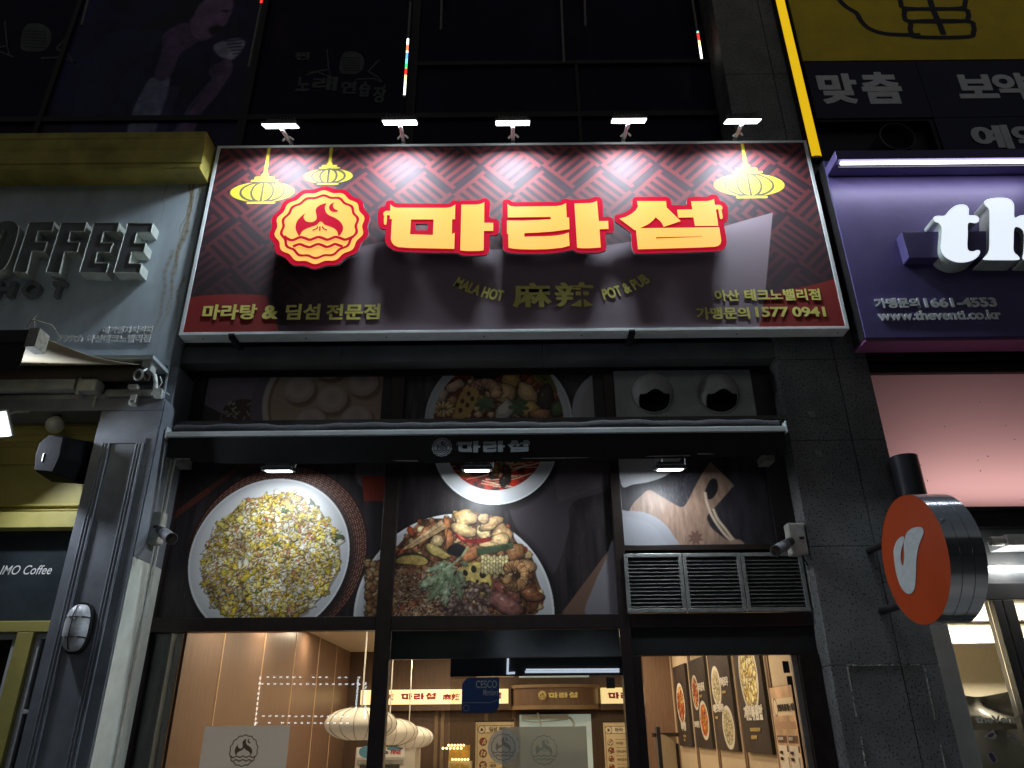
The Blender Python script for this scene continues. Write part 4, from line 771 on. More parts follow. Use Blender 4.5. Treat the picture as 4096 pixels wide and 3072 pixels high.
# louvre grilles
xs = [Xw(2500, 2330, YF), Xw(2500 + 236, 2330, YF), Xw(2500 + 472, 2330, YF), Xw(3222, 2330, YF)]; z0, z1 = Zw(2458, YF), Zw(2222, YF)
LG = []
for i, (a, b, lb) in enumerate([(xs[0], xs[1], 'louvred metal grille beside the stir fry print, first of three in a row'), (xs[1], xs[2], 'louvred metal grille in the middle of three above the door'), (xs[2], xs[3], 'louvred metal grille next to the basalt pillar, under the camera box')]):
    G = thing('louvre_grille', lb, 'grille', ((a + b) / 2, YF, z0), 'louvre grilles above the door'); a += .003; b -= .003
    mb = MB(); mb.box(a, b, YF - .03, YF + .02, z1 - .032, z1); mb.box(a, b, YF - .03, YF + .02, z0, z0 + .035); mb.box(a, a + .032, YF - .028, YF + .02, z0 + .035, z1 - .032); mb.box(b - .032, b, YF - .028, YF + .02, z0 + .035, z1 - .032); mb.build('frame', M('grille_alu', (.46, .48, .47), .42, .75, var=.25, scale=20), G, bev=.003)
    mb = MB(); n = 13; rt = Matrix.Rotation(R(38), 3, 'X')
    for k in range(n): mb.obox(((a + b) / 2, YF + .0, z0 + .05 + (z1 - z0 - .085) * (k + .35) / n), (b - a) / 2 - .033, .022, .0022, rt)
    mb.build('slats', M('slat_alu', (.34, .35, .34), .35, .8, var=.3, scale=24), G)
    mb = MB(); mb.box(a + .03, b - .03, YF + .03, YF + .034, z0 + .03, z1 - .03); mb.build('backing', m_gap, G)
    for x in (a + .016, b - .016): mb = MB(); mb.lathe([(.011, 0), (.011, .006), (0, .008)], (x, YF - .03, z0 + .016), (0, -1, 0), 8); mb.build('screw', m_galv, G)

# ------------------------------------------------------------------ black awning folded over the shopfront
YA = -.24; ax0, ax1 = Xw(672, 1725, YA), Xw(3142, 1720, YA)
AW = thing('awning', 'long black folded fabric awning with a pale front bar and printed grey logo', 'awning', (0, 0, Zw(1690, 0)))
mb = MB(); mb.box(Xw(655, 1678, 0), Xw(3140, 1672, 0), -.05, .15, Zw(1686, -.05), Zw(1671, -.05)); mb.build('mounting_rail', M('rail_dark', (.13, .13, .125), .5, .2, var=.25), AW, bev=.003)
mb = MB(); zt = Zw(1694, -.12); ro = []
for i in range(60):
    t = i / 59; x = ax0 + .02 + (ax1 - ax0 - .04) * t; ro.append((x, -.14 + .006 * math.sin(t * 40), zt - .055 + .010 * math.sin(t * 23) * math.sin(t * 7)))
mb.tube(ro, [.060 + .006 * math.sin(i * 1.7) for i in range(60)], 14); mb.build('fabric_roll', M('black_canvas', (.016, .013, .016), .85, var=.4, scale=20, bump=.5, bscale=40), AW, sm=True)
mb = MB(); zf0, zf1 = Zw(1737, YA), Zw(1717, YA); mb.box(ax0, ax1, YA - .02, YA + .03, zf0, zf1); mb.box(ax0 - .012, ax0, YA - .025, YA + .07, zf0 - .012, zf1 + .05); mb.box(ax1, ax1 + .012, YA - .025, YA + .07, zf0 - .012, zf1 + .05); mb.build('front_bar', M('bar_alu', (.66, .70, .70), .4, .3, var=.12, scale=3), AW, bev=.003)
zv = Zw(1840, YA); n = 72; mb = MB(); vs, fs = [], []
for j in range(7):
    for i in range(n + 1):
        t = i / n; s = j / 6; lo = zv + .035 * max(0, 1 - t * 9) ** 1.5 * 2 + .03 * max(0, (t - .55) / .45) - .012 * math.sin(t * 3.14)
        vs.append((ax0 + .01 + (ax1 - ax0 - .02) * t, YA + .008 + .010 * s * math.sin(t * 31 + 1) + .02 * s, zf0 + .002 + (lo - zf0) * s))
for j in range(6):
    for i in range(n): fs.append((j * (n + 1) + i, (j + 1) * (n + 1) + i, (j + 1) * (n + 1) + i + 1, j * (n + 1) + i + 1))
mb.add(vs, fs); mb.build('valance', M('black_valance', (.010, .009, .010), .8, var=.4, scale=14, bump=.3, bscale=300), AW, sm=True)
mb = MB()
for a, b, y, yb in ((1366, 1672, 1836, 1844), (2082, 2760, 1834, 1822), (2790, 3060, 1815, 1818), (700, 760, 1834, 1836)):
    p, q = U(a, y, YA + .03), U(b, yb, YA + .03); MB().tube([p, (p + q) / 2 + Vector((0, 0, -.004)), q], .006, 6).build('hem_bar', M('hem_dirty', (.30, .27, .26), .7, var=.4), AW)
m_lg = M('logo_grey', (.26, .28, .29), .6, var=.15)
mb = MB(); logo_src(mb, 1727, 1809, 1789, 1825, 2120, 1810, YA - .006, 0, 1, 0); mb.build('printed_logo', [m_lg, M('logo_black', (.01, .01, .01), .8, var=0)], AW)
for sx, sy in ((722, 1845), (3070, 1835)): c = U(sx, sy, .05); mb = MB(); mb.box(c.x - .05, c.x + .05, .0, YF - .002, c.z - .035, c.z + .035); mb.lathe([(.02, 0), (.02, .012), (.001, .016)], (c.x, 0, c.z), (0, -1, 0), 12); mb.build('wall_bracket', m_grey, AW)
# three small floodlights under it
def awn_lamp(sx, sy, label):
    h = U(sx, sy, -.17); L = thing('awning_floodlight', label, 'floodlight', (h.x, h.y, h.z), 'small floodlights under the awning'); tl = Matrix.Rotation(R(10), 3, 'X')
    mb = MB(); mb.obox(h + Vector((0, 0, .025)), .135, .075, .014, tl); mb.obox(h + Vector((0, .0, .05)), .11, .05, .02, tl); mb.build('housing', M('flood_body', (.05, .05, .05), .4, .4, var=.2), L, bev=.004)
    mb = MB(); mb.obox(h + Vector((0, 0, .006)), .13, .07, .003, tl); mb.build('rim', m_alu, L)
    mb = MB(); mb.obox(h + Vector((0, .0, .001)), .105, .05, .003, tl); mb.build('lens', m_lens, L)
    mb = MB(); mb.tube([h + Vector((.14, 0, .03)), h + Vector((.145, .02, .16)), h + Vector((.145, .2, .17))], .006, 6); mb.tube([h + Vector((-.06, 0, .06)), h + Vector((-.06, .02, .17)), h + Vector((-.06, .25, .17))], .008, 6); mb.build('bracket', m_grey, L)
    area('lamp_light', h + Vector((0, 0, -.006)), (0, .34, -1), .2, .09, AWN_W, (.88, .95, 1.0), L); return L
AWN_W = 9.5
awn_lamp(1115, 1886, 'small lit floodlight above the fried rice print'); awn_lamp(1908, 1884, 'small lit floodlight under the awning logo, over the red soup'); awn_lamp(2680, 1880, 'small lit floodlight over the chopping board print')
# ------------------------------------------------------------------ left neighbour: the coffee shop
YB, YC = -.20, -.34                                    # board face, letter faces
m_cof = M('coffee_board_paint', (.46, .51, .55), .42, .15, var=.10, scale=2.5, bump=.06, bscale=30)
m_cof2 = M('coffee_trim_paint', (.20, .215, .25), .5, .1, var=.22, scale=4, bump=.08, bscale=40)
xb1 = Xw(740, 1150, YB); zb_t, zb_b = Zw(640, YB, 600), Zw(1462, YB, 600)
CB = thing('coffee_signboard', 'grey blue coffee shop signboard with deep block letters and rust streaks', 'sign', (xb1, YB, zb_b))
cv = Wall(YB, -7.2, xb1 - .003, zb_b, zb_t, 110, (198, 208, 216)); cv.noise(.035, .5, stretch=(.4, 1))
for sx, y0, y1, wd, al in ((745, 690, 980, .018, .75), (735, 700, 1130, .03, .45), (718, 760, 1260, .05, .30), (690, 900, 1320, .04, .22), (655, 700, 900, .008, .6), (660, 690, 760, .008, .6), (790, 690, 960, .012, .55), (775, 720, 1000, .010, .4), (570, 690, 800, .006, .4), (700, 1100, 1420, .03, .22), (640, 1000, 1430, .05, .15)):
    x = Xw(sx, (y0 + y1) / 2, YB); P = []; k = random.uniform(0, 6)
    for t in np.linspace(0, 1, 16): q = U(sx, y0 + (y1 - y0) * t, YB); P.append((x + .02 * math.sin(t * 9 + k) + .01 * math.sin(t * 23) - cv.x0, cv.z1 - q.z))
    for i in range(15): cv.stroke(P[i:i + 2], wd * (1 - .6 * i / 15), (128, 94, 46), al * (1 - .75 * i / 15) * .8); cv.stroke(P[i:i + 2], wd * .35, (104, 66, 28), al * .7 * (1 - i / 15))
cv.hang('panel', attr_mat('coffee_board_skin', .40, .5, bump=.12, bscale=14), CB)
mb = MB(); mb.box(-7.2, xb1, YB + .004, YB + .19, zb_b, zb_t); mb.box(xb1 - .002, xb1 + .012, YB - .004, YB + .19, zb_b - .95, zb_t); mb.build('carcass', m_cof, CB)
def cpoly(pts, ox=0, oy=800, s=2.6651): return XZ(crop(pts, ox, oy, s), YC)
m_lf = M('block_letter_face', (.15, .155, .155), .5, var=.2, scale=6); m_ls = M('block_letter_side', (.62, .64, .58), .45, .1, var=.18, scale=8)
LET = [(smooth([(95, 219), (160, 235), (193, 280), (193, 330), (165, 450), (110, 610), (65, 700), (15, 748), (-70, 772), (-150, 745), (-180, 690), (-160, 600), (-110, 440), (-60, 300), (0, 235)], 4), [smooth([(50, 310), (75, 325), (68, 370), (30, 490), (-30, 650), (-70, 690), (-80, 650), (-40, 510), (5, 370)], 4)]),
    ([(310, 235), (580, 230), (552, 330), (405, 328), (375, 445), (502, 445), (470, 548), (340, 543), (278, 777), (138, 765)], []),
    ([(652, 237), (925, 235), (897, 333), (750, 333), (722, 447), (850, 450), (820, 552), (688, 548), (632, 782), (488, 765)], []),
    ([(1000, 240), (1272, 240), (1248, 340), (1105, 337), (1075, 455), (1205, 455), (1172, 558), (1040, 550), (1010, 670), (1160, 670), (1128, 780), (843, 770)], []),
    ([(1360, 245), (1632, 247), (1605, 342), (1460, 342), (1430, 460), (1555, 460), (1530, 555), (1402, 553), (1375, 675), (1512, 677), (1488, 777), (1209, 772)], [])]
for P, Hs in LET:
    mb = MB(); mb.prism(cpoly(P), YC + .006, YB - .001, 0, 1, [cpoly(h)[::-1] for h in Hs])
    # thin raised metal rim round the dark face
    Q = cpoly(P); c = [sum(q[i] for q in Q) / len(Q) for i in (0, 1)]
    for i in range(len(Q)):
        a, b = Vector((Q[i][0], YC + .003, Q[i][1])), Vector((Q[(i + 1) % len(Q)][0], YC + .003, Q[(i + 1) % len(Q)][1])); mb.tube([a, b], .006, 4, 1, False)
    mb.build('block_letter', [m_lf, m_ls], CB)
for ch, x0, x1 in (('H', -20, 190), ('O', 272, 465), ('T', 578, 722)):
    mb = MB(); text_src(mb, ch, x0 / 2.6651, 800 + 898 / 2.6651, x1 / 2.6651, 800 + 1062 / 2.6651, YB - .002, bold=.045, ext=.06); mb.build('small_letter', M('small_letter_grey', (.20, .20, .21), .55, var=.15), CB)
m_lw = M('white_letter', (.93, .94, .94), .5, var=.08)
mb = MB(); text_src(mb, '메가엠지씨커피', 413, 1306, 611, 1335, YB - .002, bold=.022, ext=.01); mb.build('branch_lettering', m_lw, CB); mb = MB(); text_src(mb, '799th', 232, 1341, 333, 1369, YB - .002, bold=.03, ext=.012, shear=.1); text_src(mb, '아산테크노밸리점', 349, 1340, 602, 1371, YB - .002, bold=.03, ext=.012); mb.build('branch_lettering', m_lw, CB)
# yellow cornice
xc1 = Xw(808, 590, -.49); zc0, zc1 = Zw(662, -.49, 700), Zw(520, -.49, 700); h = zc1 - zc0
prof = [(-.20, 0), (-.44, 0), (-.45, .02), (-.45, .11), (-.43, .13), (-.43, .17), (-.44, .19), (-.44, .52), (-.455, .60), (-.47, .72), (-.475, .78), (-.49, .80), (-.49, .90), (-.48, .92), (-.48, .97), (-.46, 1.0), (-.20, 1.0)]
mb = MB(); n = len(prof); vs = [(x, y, zc0 + h * z) for x in (-7.2, xc1) for y, z in prof]
fs = [(i, i + 1, n + i + 1, n + i) for i in range(n - 1)] + [tuple(range(n))[::-1], tuple(range(n, 2 * n))]
mb.add(vs, fs); o = mb.build('cornice', M('yellow_moulding', (.46, .385, .085), .55, var=.35, scale=3.0, bump=.2, bscale=40)); tag(o, 'weathered yellow moulded cornice over the coffee signboard', 'cornice')
# awning box, fabric and fittings
AH = thing('coffee_awning', 'half open beige awning with roller, motor and folding arm under the coffee signboard', 'awning', (xb1 - .3, -.4, Zw(1500, -.4, 400)))
q0 = U(612, 1428, -.52); mb = MB(); mb.box(-7, q0.x, -.52, YB + .01, q0.z - .012, q0.z + .022); mb.build('cover_plate', m_cof, AH)
yr = -.40; rl = U(588, 1492, yr); xr_ = rl.x; mb = MB(); mb.tube([(-7, yr, rl.z), (xr_, yr, rl.z)], .075, 20); mb.build('fabric_roller', M('roller_brown', (.10, .075, .05), .7, var=.2), AH, sm=True)
# front rail: same end, further out over the pavement
def rail_y():
    lo, hi = -3.6, -.5
    for _ in range(50):
        m_ = (lo + hi) / 2
        if Xw(165, 1352, m_) < xr_: hi = m_
        else: lo = m_
    return m_
yf = rail_y(); fr_ = U(165, 1356, yf)
mb = MB(); nn = 12; vs, fs = [], []
for j in range(nn + 1):
    t = j / nn; y = yr - .02 + (yf - yr + .04) * t; z = rl.z + .07 + (fr_.z + .03 - rl.z - .07) * t - .05 * math.sin(math.pi * t)
    for x in (-7, -5.5, xr_ - .5, xr_ - .02): vs.append((x, y, z))
for j in range(nn):
    for i in range(3): fs.append((j * 4 + i, j * 4 + i + 1, j * 4 + i + 5, j * 4 + i + 4))
mb.add(vs, fs); o = mb.build('fabric', M('beige_canvas', (.42, .36, .24), .8, var=.25, scale=2, bump=.15, bscale=200), AH, sm=True)
so = o.modifiers.new('thick', 'SOLIDIFY'); so.thickness = .004
mb = MB(); mb.box(-7, xr_ - .06, yf - .05, yf + .05, fr_.z - .05, fr_.z + .05); mb.build('front_rail', M('rail_brown', (.035, .03, .035), .5, var=.2), AH, bev=.006)
mb = MB(); mb.box(xr_ - .06, xr_ + .015, yf - .06, yf + .06, fr_.z - .09, fr_.z + .055); mb.tube([(xr_ - .08, yf - .06, fr_.z + .06), (xr_ - .03, yf - .1, fr_.z + .10), (xr_ + .06, yf - .02, fr_.z + .10), (xr_ + .10, yf + .06, fr_.z + .03)], .006, 6); mb.tube([(xr_ - .03, yf - .06, fr_.z + .06), (xr_ - .05, yf - .06, fr_.z + .14), (xr_ - .03, yf - .06, fr_.z + .17)], .004, 5); mb.build('end_cap', M('old_white', (.5, .48, .40), .6, var=.35, scale=30), AH, bev=.004)
mb = MB(); vs = []; n = 20
P = XZ(smooth([(158, 1388), (150, 1410), (120, 1450), (60, 1480), (5, 1492)], 4, False), yf - .03); top = fr_.z - .05; poly = [(xr_ - .06, top)] + [(min(x, xr_ - .065), z) for x, z in P] + [(-4.4, P[-1][1] - .02), (-4.4, top)]
mb.prism(poly, yf - .034, yf - .03, 0); mb.build('valance', M('valance_brown', (.030, .024, .024), .75, var=.3, bump=.2), AH)
yk = -.38; k = lambda sx, sy: U(sx, sy, yk)
mb = MB(); a, b = k(0, 1568), k(316, 1522); mb.box(-7, b.x, yk - .05, yk + .06, a.z, b.z); mb.box(-7, b.x, yk - .055, yk - .05, b.z - .05, b.z - .045); mb.box(-7, b.x, yk - .054, yk - .05, a.z + .04, a.z + .045); mb.build('folded_arm', m_whitem, AH, bev=.006)
mb = MB(); a, b = k(330, 1578), k(412, 1530); mb.box(a.x, b.x, yk - .09, yk + .05, a.z, b.z); mb.box(a.x - .03, a.x, yk - .07, yk + .06, a.z - .03, b.z + .02); mb.build('elbow_block', m_pale, AH, bev=.01)
mb = MB(); a, b = k(415, 1586), k(612, 1556); mb.box(a.x, b.x + .02, yk, yk + .08, a.z, b.z); mb.box(-7, k(430, 1590).x, yk + .03, yk + .08, Zw(1591, yk, 200), Zw(1572, yk, 200)); mb.build('torsion_bar', m_grey, AH, bev=.004)
mb = MB(); a, b = k(517, 1622), k(553, 1580); mb.box(a.x, b.x, yk - .02, yk + .10, a.z, b.z); c = k(534, 1611); mb.lathe([(.03, 0), (.03, .012), (.014, .016)], (c.x, yk - .02, c.z), (0, -1, 0), 14); a, b = k(520, 1562), k(560, 1545); mb.box(a.x, b.x, yk - .05, yk + .02, a.z, b.z); mb.build('wall_bracket', m_pale, AH, bev=.004)
mb = MB(); a = k(604, 1478); mb.box(a.x - .045, a.x + .04, yk - .09, yk + .02, a.z - .05, a.z + .05); P = [k(618, 1500), k(624, 1530), k(622, 1560), k(612, 1580)]; mb.tube(P, .022, 8); a = k(625, 1572); mb.box(a.x - .01, a.x + .05, yk - .02, yk + .03, a.z - .05, a.z + .04); mb.build('gear_box', M('cast_white', (.62, .64, .60), .45, .1, var=.3, scale=30), AH, bev=.004)
mb = MB(); a, b = k(604, 1492), k(590, 1512); a.y -= .08; b.y -= .12; mb.tube([a, b], .012, 8); c = k(580, 1524); c.y -= .13; rg = [c + Vector((.035 * math.cos(t), 0, .05 * math.sin(t))) for t in np.linspace(0, 2 * math.pi, 20)]; mb.tube(rg, .010, 6); mb.build('crank_eye', m_alu, AH, sm=True)
mb = MB(); mb.tube([k(628, 1590), k(650, 1560) + Vector((0, -.02, 0)), k(678, 1580)], .006, 6); mb.tube([k(640, 1505), k(648, 1530), k(634, 1550), k(640, 1590)], .006, 6); mb.tube([k(385, 1580), k(378, 1600), k(373, 1628)], .008, 6); mb.build('cord', m_pale, AH, sm=True)
# soffit, pilaster and the yellow shopfront under it
CF = thing('coffee_shopfront', 'dark grey panelled coffee shop pilaster with yellow frieze and small windows', 'shopfront', (-3.3, -.35, .14))
YP = -.35; xq0, xq1 = -3.648, -3.114; zq1 = Zw(1640, YP, 640)
mb = MB(); mb.box(-9, xq1, YP, .2, zq1, zq1 + .12); mb.box(-9, xq1 - .01, YB + .02, .2, zq1 + .12, zb_b); mb.build('soffit_beam', m_cof2, CF, bev=.005)
mb = MB(); mb.box(xq0, xq1, YP, .2, .14, zq1 - .003)
for (a0, a1), (b0, b1) in (((405, 1862), (125, 3072)), ((531, 1920), (284, 3072))):
    x = (Xw(a0, a1, YP) + Xw(b0, b1, YP)) / 2; z = Zw(1775, YP, 500)
    mb.box(x - .028, x + .028, YP - .012, YP, .14, z); mb.tube([(x - .028, YP - .010, .14), (x - .028, YP - .010, z)], .010, 8); mb.tube([(x + .026, YP - .010, .14), (x + .026, YP - .010, z)], .010, 8); mb.tube([(x - .004, YP - .012, .14), (x - .004, YP - .012, z)], .008, 8)
xa, xb_ = (Xw(405, 1862, YP) + Xw(125, 3072, YP)) / 2, (Xw(531, 1920, YP) + Xw(284, 3072, YP)) / 2
mb.box(xa - .04, xb_ + .04, YP - .012, YP, z, z + .05); mb.build('pilaster', m_cof2, CF, bev=.003)
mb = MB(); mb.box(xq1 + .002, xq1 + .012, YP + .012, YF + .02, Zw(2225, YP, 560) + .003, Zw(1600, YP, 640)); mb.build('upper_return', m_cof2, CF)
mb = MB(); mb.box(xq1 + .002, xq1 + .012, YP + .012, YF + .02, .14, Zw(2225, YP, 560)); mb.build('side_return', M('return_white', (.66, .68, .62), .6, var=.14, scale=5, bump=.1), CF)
m_ycl = M('yellow_paint', (.40, .345, .095), .55, var=.25, scale=2.2, bump=.08); yp2 = YP + .30
Zy = lambda sy: Zw(sy, yp2, 150)
mb = MB(); mb.box(-9, xq0 - .002, yp2, yp2 + .1, Zy(2058), Zy(1650))
for sy, dp, hh in ((1715, .02, .02), (1740, .012, .02), (1768, .02, .03), (1790, .012, .02), (1860, .025, .012), (2028, .03, .02), (2045, .018, .014)): mb.box(-9, xq0 - .06 if sy > 2000 else xq0 - .002, yp2 - dp, yp2, Zy(sy), Zy(sy) + hh)
mb.build('frieze', m_ycl, CF, bev=.004)
mb = MB(); mb.box(-9, xq0 - .002, yp2 - .10, yp2 + .1, Zy(2121), Zy(2058) - .002); mb.build('yellow_band', m_ycl, CF, bev=.004)
mb = MB(); mb.box(-9, xq0 - .002, yp2 + .02, yp2 + .06, Zy(2484), Zy(2121) - .002); mb.build('fascia_glass', M('slate_glass', (.035, .045, .052), .22, var=.25, scale=3, spec=.6), CF)
mb = MB(); text_src(mb, 'IMO Coffee', 2, 2261, 208, 2298, yp2 + .016, bold=.004, shear=.28); mb.build('fascia_lettering', m_lw, CF)
zk0, zk1 = Zy(2530), Zy(2484)
mb = MB(); mb.box(-9, xq0 - .002, yp2 - .04, yp2 + .08, zk0, zk1 - .003)
xm = Xw(75, 2700, yp2); mb.box(xm - .075, xm + .06, yp2 - .04, yp2 + .08, .14, zk0 - .002); mb.build('yellow_frame', m_ycl, CF, bev=.005)
mb = MB()
for a, b in ((-6, xm - .078), (xm + .062, xq0 - .003)):
    mb.box(a, b, yp2, yp2 + .06, zk0 - .05, zk0 - .004); mb.box(b - .045 if a < -5 else a, b if a < -5 else a + .045, yp2, yp2 + .06, .14, zk0 - .052)
    mb.box(a, b, yp2 + .002, yp2 + .06, Zy(2855), Zy(2838))
mb.build('window_frame', M('white_sash', (.40, .41, .42), .5, var=.12), CF, bev=.004)
mb = MB(); mb.box(-6, xq0 - .004, yp2 + .03, yp2 + .035, .2, zk0 - .01); mb.build('window_glass', m_glass, CF)
mb = MB(); mb.box(-8, xq0 + .1, yp2 + .55, yp2 + .6, 0, Zy(2520)); mb.build('window_blind', M('olive_blind', (.11, .115, .02), .8, var=.5, scale=3, bump=.3, bscale=8), CF)
o = MB().box(Xw(20, 3000, yp2 + .1), xq0 - .03, yp2 + .09, yp2 + .10, .3, Zy(2880)).build('mesh_bag', M('glitter_mesh', (.05, .05, .055), .35, var=.9, scale=90, spec=.8)); tag(o, 'dark glittering mesh bag behind the yellow framed window', 'bag')
# rail by the shop window
YR = -.02; mb = MB(); xr0 = Xw(560, 2450, YR); mb.box(xr0 - .018, xr0 + .018, YR - .02, YR + .02, .2, Zw(1838, YR, 660)); mb.box(xr0 + .03, xr0 + .045, YR + .0, YR + .02, .2, Zw(1838, YR, 660)); o = mb.build('curtain_rail', M('rail_alu', (.74, .76, .73), .35, .35, var=.2, scale=6)); tag(o, 'thin upright metal guide rail between the coffee pilaster and the restaurant window', 'rail')
# small fittings
def bulkhead():
    c = U(316, 2513, YP - .03); L = thing('bulkhead_lamp', 'unlit oval bulkhead lamp with wire guard on the dark grey pilaster', 'wall lamp', (c.x, YP, c.z)); a, b = .085, .175
    S = lambda k, t: (c.x + a * k * math.copysign(abs(math.cos(t)) ** .75, math.cos(t)), c.z + b * k * math.copysign(abs(math.sin(t)) ** .75, math.sin(t)))
    ts = np.linspace(0, 2 * math.pi, 41)[:-1]; mb = MB(); mb.prism([S(1.1, t) for t in ts], YP - .05, YP - .001); mb.build('back_plate', m_black, L)
    mb = MB(); vs, fs = [], []; rows = [(1, -.05), (.98, -.085), (.88, -.115), (.66, -.135), (.3, -.142), (.02, -.143)]
    for k, y in rows: vs += [(S(k, t)[0], YP + y, S(k, t)[1]) for t in ts]
    for j in range(5):
        for i in range(40): fs.append((j * 40 + i, j * 40 + (i + 1) % 40, (j + 1) * 40 + (i + 1) % 40, (j + 1) * 40 + i))
    mb.add(vs, fs); mb.build('diffuser', M('ribbed_glass', (.52, .53, .56), .25, var=.25, scale=4, spec=.7, bump=.3, bscale=160, stretch=(.2, 1, 3)), L, sm=True)
    mb = MB(); mb.tube([(c.x, YP - .05, c.z + b), (c.x, YP - .12, c.z + b * .88), (c.x, YP - .152, c.z + b * .5), (c.x, YP - .152, c.z - b * .5), (c.x, YP - .12, c.z - b * .88), (c.x, YP - .05, c.z - b)], .005, 6)
    for dz in (.42, -.42): mb.tube([(c.x - a, YP - .05, c.z + b * dz), (c.x - a * .85, YP - .12, c.z + b * dz), (c.x, YP - .15, c.z + b * dz), (c.x + a * .85, YP - .12, c.z + b * dz), (c.x + a, YP - .05, c.z + b * dz)], .005, 6)
    mb.build('wire_guard', m_black, L, sm=True)
bulkhead()
c = U(219, 1700, -.25); L = thing('globe_bulb', 'unlit frosted globe bulb hanging under the grey soffit', 'bulb', (c.x, c.y, c.z)); mb = MB(); mb.lathe([(.001, -.075)] + [(.075 * math.sin(t), -.075 * math.cos(t)) for t in np.linspace(.1, 2.6, 16)] + [(.03, .085)], c, (0, 0, 1), 28); mb.build('globe', M('frosted_bulb', (.50, .49, .46), .3, var=.15), L, sm=True)
mb = MB(); mb.lathe([(.034, .07), (.04, .09), (.025, .13), (.02, .17)], c, (0, 0, 1), 16); mb.tube([c + Vector((.01, 0, .16)), c + Vector((.03, .03, .2)), c + Vector((.05, .08, zq1 - c.z))], .012, 8); mb.build('socket', m_black, L, sm=True)
c = U(285, 1855, -.28); L = thing('speaker', 'black angular loudspeaker mounted beside the grey pilaster, above the yellow band', 'speaker', (c.x, -.25, c.z)); s = .15
P = [(-.17, .13), (-.06, .22), (.14, .19), (.16, -.02), (.12, -.19), (-.14, -.17), (-.18, .0)]; mb = MB(); fr2 = [(c.x - .02 + x * .62 - .04, c.z + z * .82) for x, z in P]; bk = [(c.x + .02 + x, c.z + z) for x, z in P]
vs = [(x, -.52, z) for x, z in fr2] + [(x, -.30, z) for x, z in bk] + [(c.x + .03 + (x - c.x) * .7, -.12, c.z + (z - c.z) * .7) for x, z in bk]; n = 7
fs = [tuple(range(n))[::-1]] + [(i, (i + 1) % n, n + (i + 1) % n, n + i) for i in range(n)] + [(n + i, n + (i + 1) % n, 2 * n + (i + 1) % n, 2 * n + i) for i in range(n)]; mb.add(vs, fs); mb.build('cabinet', M('speaker_plastic', (.008, .008, .010), .8, spec=.08, var=.3, scale=20, bump=.1), L, bev=.008)
mb = MB(); mb.box(c.x - .105, c.x - .097, -.525, -.521, c.z - .06, c.z + .01); mb.build('badge', m_lw, L)
mb = MB(); mb.tube([(c.x + .10, -.28, c.z + .17), (c.x + .17, -.22, c.z + .19), (c.x + .2, -.15, c.z + .1), (c.x + .19, -.1, c.z - .05), (c.x + .14, -.04, c.z - .05)], .014, 6); mb.build('mount_arm', m_black, L, sm=True)
c = U(-14, 1700, -.62); L = thing('coffee_floodlight', 'bright lit floodlight under the coffee awning at the picture edge', 'floodlight', (c.x, c.y, c.z)); tl = Matrix.Rotation(R(-48), 3, 'X') @ Matrix.Rotation(R(-14), 3, 'Y')
mb = MB(); mb.obox(c + tl @ Vector((0, .0, .03)), .10, .12, .02, tl); mb.build('housing', m_grey, L, bev=.004); mb = MB(); mb.obox(c + tl @ Vector((0, 0, .006)), .085, .105, .004, tl); mb.build('lens', m_lens, L); mb = MB(); mb.tube([c + Vector((0, 0, .05)), c + Vector((.05, .1, .16)), c + Vector((.1, .2, .2))], .012, 6); mb.build('bracket', m_grey, L)
area('lamp_light', c + tl @ Vector((0, 0, -.006)), (.55, -.62, -.62), .16, .2, 75, (.82, .90, 1.0), L)
def camera_box(x, y, z, flip, label):
    L = thing('security_camera', label, 'camera', (x, y, z)); s = -1 if flip else 1
    mb = MB(); mb.box(x - .075, x + .075, y - .06, y + .05, z - .14, z + .14); mb.build('junction_box', M('box_beige', (.42, .42, .38), .5, var=.22, scale=18), L, bev=.018)
    mb = MB(); a = Vector((x + s * .06, y - .04, z - .02)); mb.tube([a, a + Vector((s * .06, -.06, -.03))], .035, 12); mb.build('swivel', m_black, L, sm=True)
    mb = MB(); b = a + Vector((s * .05, -.05, -.03)); e = b + Vector((s * .17, -.17, -.10)); mb.tube([b, b + (e - b) * .2, e - (e - b) * .12, e], [.03, .046, .046, .05], 18); mb.build('camera_body', M('camera_grey', (.20, .20, .21) if not flip else (.05, .05, .05), .4, .2, var=.2), L, sm=True)
    d = (e - b).normalized(); mb = MB(); mb.lathe([(.001, .002), (.02, .003), (.022, .002), (.046, .0015)], e, d, 18); mb.build('lens', M('lens_dark', (.02, .012, .01), .12, var=0), L, sm=True)
    mb = MB(); mb.tube([Vector((x - s * .02, y - .03, z - .14)), Vector((x - s * .03, y - .05, z - .19)), Vector((x - s * .06, y - .01, z - .22))], .008, 6); mb.box(x + .01, x + .05, y - .064, y - .06, z - .01, z + .015); mb.build('cable', m_black, L)
c = U(620, 2115, -.10); camera_box(c.x, -.10, c.z, False, 'beige box and silver bullet camera beside the fried rice print')
c = U(3180, 2162, .06); camera_box(c.x, .04, c.z, True, 'beige box and black bullet camera above the grilles beside the basalt pillar')
